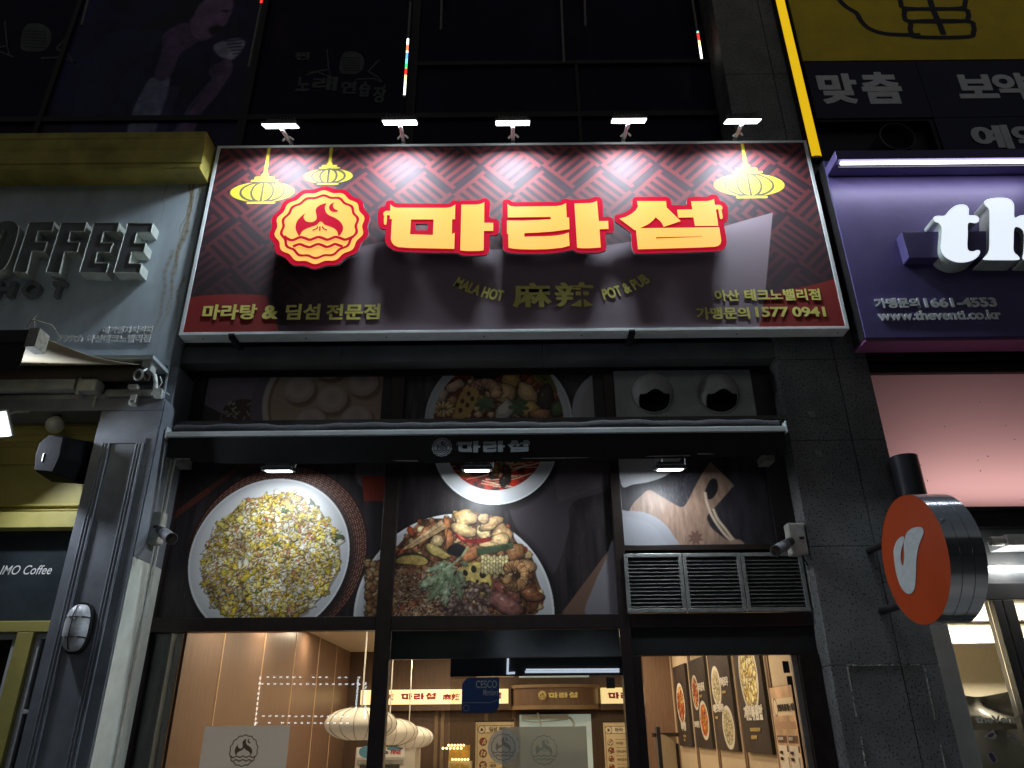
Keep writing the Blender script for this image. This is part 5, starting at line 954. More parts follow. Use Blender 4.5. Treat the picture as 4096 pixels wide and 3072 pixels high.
# ------------------------------------------------------------------ right neighbour: purple sign, pink panel, round blade sign
YPU, YPL = -.34, -.52
m_pur = M('purple_paint', (.115, .088, .25), .42, .05, var=.12, scale=3, bump=.08, bscale=14)
xu0 = (Xw(3308, 700, YPU) + Xw(3461, 1351, YPU)) / 2; zu0, zu1 = Zw(1351, YPU, 3600), Zw(640, YPU, 3600)
PS = thing('purple_signboard', 'purple drink shop signboard with glowing white letters and a tube lamp along its top', 'sign', (xu0, YPU, zu0))
mb = MB(); mb.box(xu0, 8, YPU, YPU + .24, zu0, zu1); mb.build('board', m_pur, PS, bev=.006)
mb = MB(); mb.box(xu0 - .006, xu0 - .001, YPU + .008, YPU + .23, zu0, zu1); mb.build('side_panel', m_black, PS)  # black sheet added over the board's left side to darken it
mb = MB(); mb.box(xu0 - .003, 8, YPU + .01, YPU + .24, zu0 - .03, zu0 - .002); mb.build('bottom_trim', M('plum_paint', (.20, .06, .17), .5, var=.15), PS)
zh0, zh1 = Zw(640, YPU - .26, 3600), Zw(600, YPU - .26, 3600)
mb = MB(); mb.box(xu0 - .0, 8, YPU - .26, YPU - .002, zh0 + .02, zh1); mb.build('hood', m_pur, PS, bev=.006)
mb = MB(); mb.tube([(xu0 + .05, YPU - .22, zh0), (8, YPU - .22, zh0)], .016, 12); t = mb.build('tube_lamp', M('tube_glow', (.9, .9, .9), .4, var=0, emit=(.95, .97, 1.0), estr=7), PS, sm=True)
mb = MB(); mb.box(xu0 + .04, 8, YPU - .18, YPU - .16, zh0 - .02, zh0 + .018); mb.build('lamp_rail', m_black, PS)
area('lamp_light', ((xu0 + 5.4) / 2, YPU - .22, zh0 - .03), (0, .25, -1), 5.4 - xu0, .04, 6, (.90, .93, 1.0), PS)
O = (3280, 700, 2.1275)
a, b = U(*crop([(697, 483)], *O)[0], YPU - .12), U(*crop([(755, 705)], *O)[0], YPU - .12); xb0 = (a.x + b.x) / 2
mb = MB(); mb.box(xb0, 8, YPU - .12, YPU - .002, b.z, a.z); mb.build('raised_bar', m_pur, PS, bev=.004)
m_glow = M('white_glow', (.85, .87, .9), .35, var=.05, scale=5, emit=(.80, .88, 1.0), estr=.95); m_ret = M('letter_side_pale', (.60, .64, .60), .45, var=.2, scale=10)
for P in ([(965, 362), (1000, 346), (1062, 345), (1100, 300), (1150, 262), (1200, 250), (1245, 258), (1267, 290), (1268, 340), (1320, 342), (1352, 365), (1350, 395), (1318, 410), (1262, 410), (1258, 500), (1254, 600), (1264, 640), (1300, 650), (1340, 638), (1362, 648), (1352, 683), (1310, 720), (1240, 742), (1160, 742), (1090, 715), (1042, 672), (1028, 615), (1032, 540), (1035, 450), (1010, 410), (975, 395)],
          [(1395, 232), (1430, 205), (1500, 193), (1580, 195), (1630, 215), (1652, 260), (1655, 360), (1700, 345), (1780, 340), (1850, 372), (1872, 440), (1870, 640), (1890, 700), (1880, 725), (1810, 726), (1740, 725), (1722, 702), (1732, 650), (1736, 500), (1700, 450), (1655, 452), (1648, 560), (1650, 650), (1690, 692), (1688, 722), (1540, 725), (1396, 722), (1394, 704), (1430, 662), (1442, 600), (1442, 450), (1440, 300), (1412, 265)],
          [(1960, 540), (1985, 440), (2050, 380), (2140, 355), (2240, 370), (2300, 440), (2310, 540), (2100, 560), (2140, 640), (2240, 650), (2300, 640), (2260, 715), (2140, 745), (2030, 720), (1975, 650)]):
    mb = MB(); mb.prism(XZ(crop(smooth(P, 3), *O), YPL), YPL, YPU - .003, 0, 1); mb.build('glow_letter', [m_glow, m_ret], PS)
mb = MB(); text_src(mb, '가맹문의', 3497, 1194, 3676, 1233, YPU - .002, bold=.032, ext=.012); text_src(mb, '1661-4553', 3696, 1192, 3984, 1230, YPU - .002, bold=.035, ext=.012); mb.build('contact_lettering', m_lw, PS); mb = MB(); text_src(mb, 'www.theventi.co.kr', 3510, 1243, 4002, 1281, YPU - .002, bold=.03, ext=.012); mb.build('contact_lettering', m_lw, PS)
# pink film transom with lamps behind it
PINK_W = 11.5
YK = .08; zk0_, zk1_ = Zw(2030, YK, 3700), Zw(1493, YK, 3600)
PK = thing('pink_panel', 'large pink panel lit from below under the purple signboard', 'panel', (xp1, YK, zk0_)); mb = MB(); mb.quad((xp1 + .006, YK, zk0_), (8, YK, zk0_), (8, YK, zk1_), (xp1 + .006, YK, zk1_)); mb.build('sheet', film('pink_film', (.76, .45, .54), 1.0, .3, .75), PK)
mb = MB(); mb.box(xp1 + .006, 8, .95, 1.0, zk0_ - .1, zk1_ + .1); mb.box(xp1 + .006, 8, YK + .02, .95, zk1_ + .02, zk1_ + .06); mb.box(xp1 - .03, xp1 + .005, .55, .95, zk0_ - .1, zk1_ + .1); mb.box(xp1 + .006, 8, YK + .03, .95, zk0_ - .06, zk0_ - .034); mb.build('unseen_light_case', M('case_mauve', (.26, .20, .27), .7, var=.05), PK)  # unseen box added behind the film, toned to shape its gradient
area('lamp_light', ((xp1 + 5.6) / 2, .42, zk0_ + .02), (0, -.2, 1), 2.0, .3, PINK_W, (1.0, .90, .70), PK)
mb = MB(); mb.box(xp1 + .006, 8, YK - .02, YK + .08, zk0_ - .03, zk0_ - .002); mb.build('bottom_rail', m_black, PK)
mb = MB()
for _ in range(14):
    x, z = random.uniform(xp1 + .1, 4.9), random.uniform(zk0_ + .05, zk1_ - .05); mb.obox((x, YK - .001, z), random.uniform(.002, .004), .001, random.uniform(.003, .009), Matrix.Rotation(random.uniform(0, 3), 3, 'Y'))
mb.build('dirt_specks', m_black, PK)
# lit canopy parts below the pink panel
YW2 = .22
NS = thing('neighbour_shopfront', 'grey framed drink shop window with a lit tube lamp above the glass', 'shopfront', (xp1 + .3, YW2, .14))
mb = MB(); mb.box(xp1 + .006, 8, YW2 - .12, YW2 + .1, Zw(2120, YW2, 3900), zk0_ - .035); mb.build('head_beam', m_black, NS)
mb = MB(); mb.box(xp1 + .006, 8, YW2 - .03, YW2 + .1, Zw(2335, YW2, 3950), Zw(2122, YW2, 3900)); mb.build('grey_beam', M('beam_grey', (.20, .21, .21), .45, .3, var=.12), NS)
zt_ = Zw(2276, YW2 - .10, 4000); mb = MB(); mb.tube([(xp1 + .1, YW2 - .10, zt_), (8, YW2 - .10, zt_)], .026, 12); mb.build('tube_lamp', M('tube_glow', (.9, .9, .9)), NS, sm=True)
area('lamp_light', ((xp1 + 5.6) / 2, YW2 - .14, zt_), (-.3, -.55, -.2), 5.2 - xp1, .04, 20, (1.0, .93, .84), NS)
mb = MB(); a, b = U(4025, 2185, YW2 - .3), U(4096, 2140, YW2 - .3); mb.box(a.x, 7, YW2 - .34, YW2 - .06, a.z, b.z); mb.build('fold_arm', m_whitem, NS, bev=.006)
mb = MB(); a = U(3985, 2165, YW2 - .3); mb.lathe([(.035, 0), (.04, .02), (.04, .10), (.02, .13)], (a.x - .05, a.y, a.z), (1, 0, 0), 16); mb.build('arm_joint', m_pale, NS, sm=True)
mb = MB(); mb.box(xp1 + .006, 8, YW2 - .06, YW2 + .08, Zw(2402, YW2, 4000), Zw(2337, YW2, 3950)); xv = Xw(4045, 2600, YW2); mb.box(xv - .075, xv - .006, YW2 - .06, YW2 + .08, .2, Zw(2404, YW2, 4000)); mb.box(xv + .006, xv + .10, YW2 - .06, YW2 + .08, .2, Zw(2404, YW2, 4000)); mb.build('window_frame', M('frame_grey', (.060, .062, .066), .4, .3, var=.15), NS, bev=.004)
mb = MB(); xw0 = Xw(3766, 2600, YW2); mb.box(xp1 + .006, xw0 + .05, YW2 - .10, YW2 + .06, .2, Zw(2404, YW2, 3800)); mb.box(xp1 + .03, xp1 + .045, YW2 - .13, YW2 - .1, .2, Zw(2404, YW2, 3800)); mb.build('side_frame', M('white_frame', (.50, .54, .54), .4, .1, var=.1), NS, bev=.003)
mb = MB(); mb.box(xw0 + .052, xv - .078, YW2 + .01, YW2 + .016, .2, Zw(2404, YW2, 4000)); mb.box(xv + .104, 7, YW2 + .01, YW2 + .016, .2, Zw(2404, YW2, 4000)); mb.build('window_glass', m_glass, NS)
m_cr = M('cream_wall', (.70, .62, .48), .8, var=.04)
mb = MB(); mb.box(xp1 + .06, 8, 2.4, 2.5, 0, 3.0); mb.box(xp1 - .0, xp1 + .05, YW2 + .4, 2.5, 0, 3.0); o = mb.build('drink_shop_wall', m_cr); struct(o)
mb = MB(); mb.box(xp1 - .0, 8, YW2 + .12, 2.5, 2.72, 2.8); o = mb.build('drink_shop_ceiling', m_cr); struct(o)
mb = MB(); mb.box(xp1 + .06, 8, 1.5, 1.62, 2.35, 2.715); mb.box(xp1 + .06, 8, 1.35, 1.5, 2.55, 2.715); o = mb.build('ceiling_duct', M('duct_grey', (.36, .34, .30), .6, var=.15)); tag(o, 'grey boxed duct below the ceiling inside the drink shop', 'duct')
o = MB().box(xp1 + .10, 5.2, .95, 1.02, .15, 1.58).build('back_counter', M('counter_grey', (.085, .088, .085), .5, var=.25)); tag(o, 'grey cupboard back standing behind the drink shop window', 'cupboard')
mb = MB(); vs, fs = [], []; nx, nz = 40, 12; x0_, x1_ = xp1 + .12, 4.75
for j in range(nz + 1):
    for i in range(nx + 1): t, s = i / nx, j / nz; vs.append((x0_ + (x1_ - x0_) * t, .88 + .05 * math.sin(t * 17 + s * 4) * s + .04 * math.sin(s * 7 + t * 5), 1.585 + .30 * s * (1 + .08 * math.sin(t * 9)) - .03 * math.sin(t * 3.1)))
for j in range(nz):
    for i in range(nx): fs.append((j * (nx + 1) + i, j * (nx + 1) + i + 1, (j + 1) * (nx + 1) + i + 1, (j + 1) * (nx + 1) + i))
mb.add(vs, fs); o = mb.build('plastic_bundle', M('shiny_plastic', (.16, .15, .13), .18, var=.5, scale=5, spec=.8), None, sm=True); tag(o, 'crumpled clear plastic bundle piled above the cupboard inside the drink shop', 'plastic bundle')
L = thing('ceiling_lamp', 'bright strip lamp on the drink shop ceiling', 'ceiling lamp', (4.3, 1.2, 2.70)); mb = MB(); mb.box(3.9, 5.2, .62, .72, 2.69, 2.715); mb.build('diffuser', M('warm_panel', (.9, .85, .75), .5, var=0, emit=(1, .93, .8), estr=3), L); area('lamp_light', (4.5, .9, 2.66), (0, .3, -1), 1.2, .3, 170, (1, .88, .68), L)
mb = MB(); text_src(mb, 'theVenti', 3902, 2862, 4078, 2892, YW2 + .006, bold=.03); o = mb.build('window_lettering', M('sticker_grey', (.80, .82, .80), .5, var=.05)); tag(o, 'pale shop name lettering stuck on the drink shop window', 'lettering')
def sticker(pts, ins, label):
    mb = MB(); mb.sheet(XZ(crop(smooth(pts, 3), 3500, 2400, 2.468), YW2 + .006), YW2 + .006, 0)
    for k, p in enumerate(ins): mb.sheet(XZ(crop(smooth(p, 3), 3500, 2400, 2.468), YW2 + .005), YW2 + .004 - k * .001, 1)
    o = mb.build('window_sticker', [M('sticker_white', (.55, .54, .48), .6, var=.05), M('sticker_violet', (.07, .05, .14), .6, var=.1)]); tag(o, label, 'sticker', 'stickers on the drink shop window')
sticker([(1080, 1350), (1110, 1320), (1150, 1290), (1170, 1283), (1185, 1320), (1202, 1335), (1190, 1365), (1150, 1375), (1110, 1360)], [[(1112, 1335), (1150, 1312), (1175, 1320), (1160, 1350), (1120, 1355)]], 'small white edged violet cup sticker under the window lettering')
sticker([(1308, 1335), (1340, 1326), (1385, 1345), (1410, 1375), (1395, 1396), (1350, 1390), (1318, 1365)], [[(1330, 1350), (1385, 1372), (1384, 1378), (1330, 1356)]], 'oval white sticker on the drink shop window')
sticker([(1110, 1520), (1150, 1500), (1170, 1510), (1208, 1580), (1200, 1600), (1165, 1612), (1150, 1605), (1112, 1540)], [[(1120, 1525), (1155, 1508), (1198, 1582), (1165, 1602)]], 'violet rounded phone shaped sticker low on the drink shop window')
# round blade sign
XR = 2.94; CR = UX(3652, 2234, XR); RR = .468
BS = thing('blade_sign', 'round orange blade sign with a white brush mark and polished steel rim on the pillar', 'sign', (XR, 0, CR.z)); thk = .255
mb = MB(); mb.lathe([(RR, 0), (RR, thk * .30), (RR - .006, thk * .305), (RR - .006, thk * .325), (RR, thk * .33), (RR, thk * .64), (RR - .006, thk * .645), (RR - .006, thk * .665), (RR, thk * .67), (RR, thk)], (XR, CR.y, CR.z), (1, 0, 0), 72); mb.build('steel_rim', M('polished_steel', (.66, .70, .76), .14, .85, var=.12, scale=5, stretch=(.3, 6, 6)), BS, sm=True)
m_or = M('orange_acrylic', (.38, .045, .007), .38, var=.06, scale=3)
for xx, nm in ((XR + .002, 'face_disc'), (XR + thk - .004, 'face_disc')): mb = MB(); mb.lathe([(.001, 0), (RR - .004, 0), (RR - .004, .003)], (xx, CR.y, CR.z), (1, 0, 0), 72); mb.build(nm, m_or, BS)
O = (3400, 1750, 1.8434)
P = smooth([(430, 690), (470, 665), (520, 660), (543, 680), (540, 720), (508, 800), (492, 900), (488, 1000), (485, 1060), (475, 1120), (450, 1152), (420, 1148), (380, 1110), (350, 1030), (335, 960), (322, 850), (330, 800), (355, 750), (395, 728), (400, 765), (380, 830), (375, 890), (385, 935), (396, 938), (402, 880), (398, 790), (412, 722)], 3)
Q = [UX(a, b, XR) for a, b in crop(P, *O)]; fl, T, _ = tess([(q.y, q.z) for q in Q]); mb = MB(); mb.add([(XR - .002, a, b) for a, b in fl], T); mb.build('brush_mark', M('mark_white', (.42, .43, .43), .6, var=.12, scale=20), BS)
mb = MB(); mb.tube([(XR + .12, CR.y + RR - .02, CR.z - .25), (XR + .12, .02, CR.z - .25)], .03, 10); mb.tube([(XR + .12, CR.y + RR - .02, CR.z + .25), (XR + .12, .02, CR.z + .25)], .03, 10); mb.build('wall_arm', m_black, BS)
mb = MB()
for (y, z) in ((CR.y - RR * .93, CR.z + .17),): mb.lathe([(.014, 0), (.014, .008), (.001, .01)], (XR + .03, y - .012, z), (0, -1, .2), 10)
mb.build('rim_bolt', m_galv, BS)
a, b = U(3560, 1830, -.12), U(3665, 1830, -.12); r = (b.x - a.x) / 2; c = (a.x + b.x) / 2; mb = MB(); mb.lathe([(.001, 0), (r, 0), (r, -1.2)], (c, -.12, a.z), (0, 0, 1), 28)
for zz, ang in ((-.58, .9), (-.70, .0), (-.84, -.9)): mb.tube([(c + r * .95, -.14, a.z + zz), (c + r + .10, -.18, a.z + zz + .08 * ang)], .006, 5)
o = mb.build('cable_duct', M('duct_black', (.012, .011, .014), .35, var=.3), None, sm=True); tag(o, 'black half round cable cover with tie ends behind the round blade sign', 'cable cover')
# pillar leftovers: dried sealant lines of a removed notice, small anchors
mb = MB()
def seal(p, q, wd):
    P, Q = U(*p, -.003), U(*q, -.003); n = 24
    for i in range(n):
        if random.random() < .12: continue
        a, b = P + (Q - P) * i / n, P + (Q - P) * (i + random.uniform(.8, 1.0)) / n; mb.tube([a + Vector((random.uniform(-.004, .004), 0, 0)), b], wd * random.uniform(.4, 1), 5)
seal((3388, 2662), (3692, 2660), .007); seal((3390, 2668), (3426, 2868), .011); seal((3444, 2945), (3464, 3072), .012); seal((3698, 2672), (3741, 2880), .009); seal((3762, 2980), (3782, 3072), .011)
mb.build('sealant_residue', M('old_sealant', (.30, .30, .28), .8, var=.5, scale=60), B)
for sx, sy in ((3246, 1658), (3272, 1816)): c = U(sx, sy, 0); mb = MB(); mb.box(c.x - .03, c.x + .03, -.012, -.0005, c.z - .03, c.z + .03); mb.lathe([(.012, .012), (.012, .03), (0, .032)], (c.x, 0, c.z), (0, -1, 0), 8); mb.build('wall_anchor', m_grey, B)

# ------------------------------------------------------------------ upper storey
m_pr2 = attr_mat('mural_print', .45, .4)
x0_, x1_ = Xw(240, 250, YU) + .04, Xw(1020, 250, YU) - .05
cv = Wall(YU - .006, x0_, x1_, 7.0, Zw(-260, YU), 70, (15, 11, 44)); cv.noise(.15, .6); O = (0, 0, 1.6193)
def pl(pts, col, al=1.0): cv.poly(cv.p(smooth(crop(pts, *O), 5)), col, al)
pl([(700, 230), (900, 190), (1060, 220), (1000, 330), (975, 500), (930, 620), (850, 760), (830, 900), (480, 900), (520, 520), (600, 360)], (22, 24, 54))
pl([(980, 500), (1040, 525), (1100, 500), (1080, 620), (1030, 760), (980, 880), (830, 880), (860, 720), (920, 590)], (100, 102, 124))
for k in range(26): a = 870 + k * 8; cv.stroke(cv.p(crop([(a, 850), (a + 70 + k, 560)], *O)), .008, (78, 80, 104), .7)
pl([(1000, 480), (1050, 320), (1060, 220), (1180, 150), (1260, 180), (1290, 260), (1170, 350), (1110, 480), (1040, 520)], (74, 56, 86))
pl([(1230, 130), (1270, 40), (1360, -40), (1480, -30), (1510, 30), (1490, 100), (1460, 160), (1420, 190), (1390, 230), (1320, 265), (1270, 250), (1240, 200)], (92, 72, 100))
pl([(1350, 190), (1390, 165), (1430, 170), (1440, 195), (1400, 215), (1370, 230)], (24, 12, 26)); pl([(1430, 70), (1470, 62), (1490, 75), (1460, 82)], (36, 24, 44))
pl([(900, 190), (1000, 120), (1120, 60), (1240, -60), (1400, -120), (1540, -60), (1560, 40), (1520, 20), (1480, -30), (1380, -30), (1290, 30), (1240, 120), (1160, 150), (1050, 190)], (16, 11, 28)); pl([(1500, 60), (1540, 60), (1530, 200), (1480, 250), (1500, 150)], (26, 20, 44))
pl([(1380, 310), (1400, 280), (1500, 250), (1560, 250), (1585, 280), (1560, 330), (1510, 385), (1450, 380), (1400, 350)], (120, 122, 138))
for k in range(6): cv.stroke(cv.p(crop([(1450 + k * 14, 268 + k * 20), (1570 - k * 2, 256 + k * 22)], *O)), .022, (24, 22, 40))
pl([(1350, 470), (1370, 430), (1420, 400), (1470, 380), (1500, 400), (1505, 450), (1480, 500), (1400, 620), (1300, 740), (1230, 900), (1130, 900), (1200, 760), (1330, 580), (1370, 520)], (86, 66, 96))
for k in range(4): cv.stroke(cv.p(crop([(1365, 420 + k * 26), (1440, 402 + k * 26)], *O)), .010, (52, 38, 62))
cv.stroke(cv.p(crop([(1130, 860), (1240, 680), (1385, 505)], *O)), .030, (58, 60, 80)); cv.stroke(cv.p(crop([(1120, 860), (1230, 680), (1375, 505)], *O)), .010, (120, 120, 140), .6)
cv.blur(.007); cv.noise(.12, .5); cv.noise(.05, .06); cv.a = np.clip(cv.a * np.array((1.2, 1.2, 1.25)), 0, 1); o = cv.hang('mural', m_pr2); tag(o, 'dark printed mural of a singing woman gripping an old style microphone', 'mural')
def mic_mark(mb, cx, cy, s, Y, m):
    T = lambda P: XZ([(cx + a * s, cy + b * s) for a, b in P], Y)
    mb.sheet(T(smooth([(-30, 70), (-20, -10), (10, -40), (70, -35), (105, 0), (100, 50), (70, 80), (10, 85)], 3)), Y, m)
    for k in range(6): mb.sheet(T([(-22 + k * 2, -10 + k * 14), (84, -6 + k * 14), (84, 0 + k * 14), (-22 + k * 2, -4 + k * 14)]), Y - .002, m + 1)
    for P in ([(-200, 78), (-90, 60), (-80, 100)], [(-90, 60), (-100, -50)], [(-215, 90), (-150, 75), (-60, 110)], [(130, 70), (190, 5)], [(60, 115), (160, 110), (220, 140)], [(130, 72), (180, 100), (225, 150)]): mb.sheet(T(ribbon(P, 8)), Y - .003, m)
m_fa = M('faded_vinyl', (.05, .058, .06), .6, var=.4, scale=9); m_fb = M('faded_gap', (.008, .008, .012), .5, var=0)
mb = MB(); mic_mark(mb, 1380, 235, .72, YU - .004, 0)
for body, a, b, c_, d in (('노', 1186, 308, 1240, 366), ('래', 1250, 308, 1350, 364), ('연', 1362, 325, 1426, 376), ('습', 1436, 325, 1482, 388), ('장', 1492, 345, 1545, 412), ('찐', 1178, 208, 1240, 240)): text_src(mb, body, a, b, c_, d, YU - .004, bold=.03, jit=.012)
o = mb.build('window_vinyl', [m_fa, m_fb]); tag(o, 'barely visible singing room vinyl with microphone on the dark upper window', 'lettering')
mb = MB(); mic_mark(mb, 110, 130, .9, YU - .004, 0); o = mb.build('window_vinyl', [m_fa, m_fb]); tag(o, 'barely visible microphone vinyl on the dark window left of the mural', 'lettering')
# hanging light tubes
def tube_light(x0, y0, x1, y1, lit, label, Y=.16):
    p, q = U(x0, y0, Y), U(x1, y1, Y); L = thing('tube_light', label, 'tube light', q, 'hanging light tubes on the upper storey'); mb = MB(); mb.tube([p, q], .016, 8); mb.lathe([(.016, 0), (.02, .01), (.001, .025)], q, (q - p), 8); mb.build('tube', M('tube_clear', (.16, .16, .155), .35, var=.2), L, sm=True)
    mb = MB(); r_ = p + (p - q).normalized() * .02; mb.lathe([(.02, 0), (.02, .04), (.006, .05)], p, (p - q), 8); mb.tube([p, p + Vector((0, .05, .25))], .004, 5); mb.build('end_cap', m_black, L)
    if lit:
        ya, yb, segs = lit; a = p + (q - p) * (ya - y0) / (y1 - y0); b = p + (q - p) * (yb - y0) / (y1 - y0); n = sum(s[1] for s in segs); k = 0
        for nm, c_, st in (('w', (1, 1, .92), 3), ('r', (1, .02, .015), 2.5), ('o', (1, .2, .06), 2.2), ('b', (.06, .25, 1), 3), ('g', (.04, 1, .22), 1.6), ('c', (.15, .9, .8), 1.8), ('y', (1, .78, .3), 2.5)):
            mb = MB(); k = 0; used = False
            for s, cnt in segs:
                for _ in range(cnt):
                    if s == nm: u, v = a + (b - a) * (k + .08) / n, a + (b - a) * (k + .84) / n; mb.tube([u + Vector((0, -.012, 0)), v + Vector((0, -.012, 0))], .014, 6); used = True
                    k += 1
            if used: mb.build('led', M('led_' + nm, (.5, .5, .5), .4, var=0, emit=c_, estr=st), L)
    return L
tube_light(1642, 10, 1618, 386, (166, 384, [('w', 4), ('o', 4), ('w', 1), ('b', 4), ('c', 3), ('g', 3), ('r', 4), ('y', 4), ('w', 8)]), 'hanging light tube glowing white, blue, green and red above the sign')
tube_light(1066, -90, 995, 266, (-88, 22, [('o', 4), ('r', 8)]), 'hanging light tube with red tip between mural and dark window')
tube_light(2238, -160, 2256, 248, (-150, 8, [('y', 4), ('r', 8)]), 'hanging light tube with red tip, above the middle of the sign')
tube_light(2752, -120, 2806, 240, (135, 238, [('c', 1), ('r', 5), ('y', 3), ('w', 8)]), 'hanging light tube glowing red and white beside the basalt pillar')
tube_light(1772, -260, 1764, 114, None, 'dark hanging light tube, shorter one to the right of the brightest tube')
tube_light(2330, -260, 2342, 100, None, 'dark hanging light tube to the right of the red tipped one')
tube_light(420, -260, 327, 100, None, 'dark hanging light tube in front of the mural edge')
# yellow light strip on the pillar edge
p0, p1 = U(3124, 0, -.10), U(3263, 625, -.10); xn = (p0.x + p1.x) / 2; wn = (Xw(3283, 620, -.10) - Xw(3243, 620, -.10)) / 2
NB = thing('neon_strip', 'tall glowing yellow light strip on the edge of the basalt pillar', 'light strip', (xn, 0, p1.z)); mb = MB(); vs, fs = [], []; n = 60
for i in range(n + 1):
    z = p1.z + (11.5 - p1.z) * i / n; d = .008 * math.sin(i * 1.9) + .005 * math.sin(i * 4.3)
    for x, y in ((-wn, -.10 + .0), (-wn * .5, -.112 + d), (wn * .5, -.112 + d), (wn, -.10)): vs.append((xn + x, y, z))
for i in range(n):
    for k in range(3): fs.append((i * 4 + k, i * 4 + k + 1, i * 4 + k + 5, i * 4 + k + 4))
mb.add(vs, fs); mb.build('glow_face', M('yellow_glow', (.8, .6, .03), .45, var=.1, scale=4, emit=(1.0, .62, .008), estr=.72), NB, sm=True)
mb = MB(); mb.box(xn - wn - .008, xn + wn + .008, -.098, .0, p1.z - .02, 11.5); mb.build('channel', m_black, NB)
# banners
YV = .02; xv0 = (Xw(3160, 0, YV) + Xw(3258, 460, YV)) / 2
zb0_, zb1_ = Zw(240, YV, 3600), Zw(-300, YV, 3600)
YB_ = thing('yellow_banner', 'mustard yellow banner with a dark outlined fist on the upper storey', 'banner', (xv0, YV, zb0_)); mb = MB(); mb.box(xv0, 9, YV, YV + .04, zb0_, zb1_); mb.build('sheet', M('mustard_vinyl', (.80, .60, .025), .5, var=.12, scale=3, bump=.05), YB_)
O = (2732, 0, 1.6202); mb = MB(); k = 0
for P, wd in (([(950, -90), (1010, -5), (1060, 45), (1125, 85), (1150, 130), (1200, 180), (1280, 212), (1380, 224), (1540, 226)], 26), ([(1590, -40), (1620, 60), (1660, 150), (1690, 225)], 30)): mb.sheet(ribbon(XZ(crop(smooth(P, 5, False), *O), YV - .003), wd * .0025), YV - .003 - k * .0006); k += 1
for x0, x1, y0, y1 in ((1405, 1835, -60, 55), (1430, 1855, 60, 138), (1470, 1890, 138, 240)):
    P = smooth([(x0 + 40, y0), (x1 - 50, y0), (x1 - 8, y0 + (y1 - y0) * .3), (x1 - 8, y0 + (y1 - y0) * .7), (x1 - 50, y1), (x0 + 50, y1), (x0 + 8, y0 + (y1 - y0) * .7), (x0 + 6, y0 + (y1 - y0) * .3)], 4); mb.sheet(ribbon(XZ(crop(P + [P[0]], *O), YV - .003), .062), YV - .003 - k * .0006); k += 1
mb.build('fist_outline', M('ink_navy', (.016, .016, .03), .5, var=0), YB_)
zn0, zn1 = Zw(470, YV, 3600), Zw(246, YV, 3600)
NV = thing('navy_banner', 'dark navy banner board with grey Korean words under the yellow banner', 'banner', (xv0, YV, zn0)); mb = MB(); m_nv = M('navy_vinyl', (.010, .010, .045), .4, var=.2, scale=2)
xs_ = Xw(3735, 470, YV); mb.box(xv0, Xw(3695, 350, YV) - .004, YV, YV + .04, zn0, zn1); mb.box(Xw(3695, 350, YV) + .004, 9, YV + .001, YV + .04, zn0, zn1); mb.box(xs_, 9, YV + .003, YV + .04, zn0 - 1.2, zn0 - .006); mb.build('board', m_nv, NV)
mb = MB(); m_gt = M('banner_grey', (.80, .82, .88), .55, var=.1)
for body, a, b, c_, d in (('맞', 3274, 294, 3432, 416), ('춤', 3446, 288, 3606, 416), ('보', 3825, 298, 3985, 394), ('약', 3975, 292, 4120, 400), ('예', 3886, 500, 4044, 596), ('약', 4052, 500, 4200, 600)): text_src(mb, body, a, b, c_, d, YV - .002, bold=.03, jit=.016)
mb.build('lettering', m_gt, NV)
DB = thing('vent_box', 'dark box with a round vent pipe opening below the navy banner', 'vent', (xv0 + .6, YV, Zw(600, YV, 3500))); mb = MB(); zt = Zw(472, YV, 3500); mb.box(xv0, xs_ - .05, YV + .16, YV + .2, zt - 1.3, zt); mb.box(xv0, xs_, YV + .02, YV + .2, zt - .03, zt); mb.box(xs_ - .05, xs_ - .006, YV + .02, YV + .2, zt - 1.3, zt - .03); mb.build('box', M('box_navy', (.020, .021, .034), .5, .2, var=.25), DB)
c = U(3590, 545, -.12); mb = MB(); r = .195; mb.lathe([(r, .3), (r, 0), (r - .012, -.004), (r - .012, .28)], c, (0, 1, 0), 40); mb.build('vent_pipe', M('pipe_dark', (.10, .10, .11), .5, .5, var=.3), DB, sm=True); mb = MB(); mb.lathe([(.001, .12), (r - .013, .12)], c, (0, 1, 0), 32); mb.build('pipe_bore', m_gap, DB)
# ------------------------------------------------------------------ inside the restaurant
RB = RY1
def ceil_light(x, y, wt, label, vis=True):
    L = thing('downlight', label, 'ceiling lamp', (x, y, RZ), 'downlights in the dining room ceiling'); mb = MB(); mb.lathe([(.001, -.012), (.06, -.012), (.075, -.002)], (x, y, RZ), (0, 0, 1), 20); mb.build('disc', M('warm_disc', (.9, .8, .6), .5, var=0, emit=(1, .78, .48), estr=12), L); mb = MB(); mb.lathe([(.062, -.014), (.085, -.014), (.09, -.001)], (x, y, RZ), (0, 0, 1), 20); mb.build('trim_ring', m_whitem, L)
    area('lamp_light', (x, y, RZ - .02), (0, 0, -1), .12, .12, wt, (1.0, .79, .56), L)
LW = 22
for i, (x, y, k) in enumerate([(-1.5, 1.5, 1.0), (-1.55, 3.6, 1.0), (-1.5, 5.8, 1.0), (-2.62, .95, .42), (-2.62, 2.4, .5), (-2.62, 4.3, .5), (.6, 2.0, 1.1), (.6, 4.5, 1.1), (1.6, 1.2, .9), (1.7, 3.2, .9), (1.7, 5.2, .9), (-.6, 6.4, .9)]):
    ceil_light(x, y, LW * k, 'warm downlight ' + ['over the lantern nearest the window', 'between the first two lanterns', 'beside the farthest lantern', 'close to the window and the panelled wall', 'grazing the panelled wall in its nearer half', 'grazing the panelled wall in its farther half', 'behind the dark transom, near the glass', 'before the curved header', 'just inside the door', 'before the middle dish boards', 'beside the farthest dish board', 'before the back wall'][i])
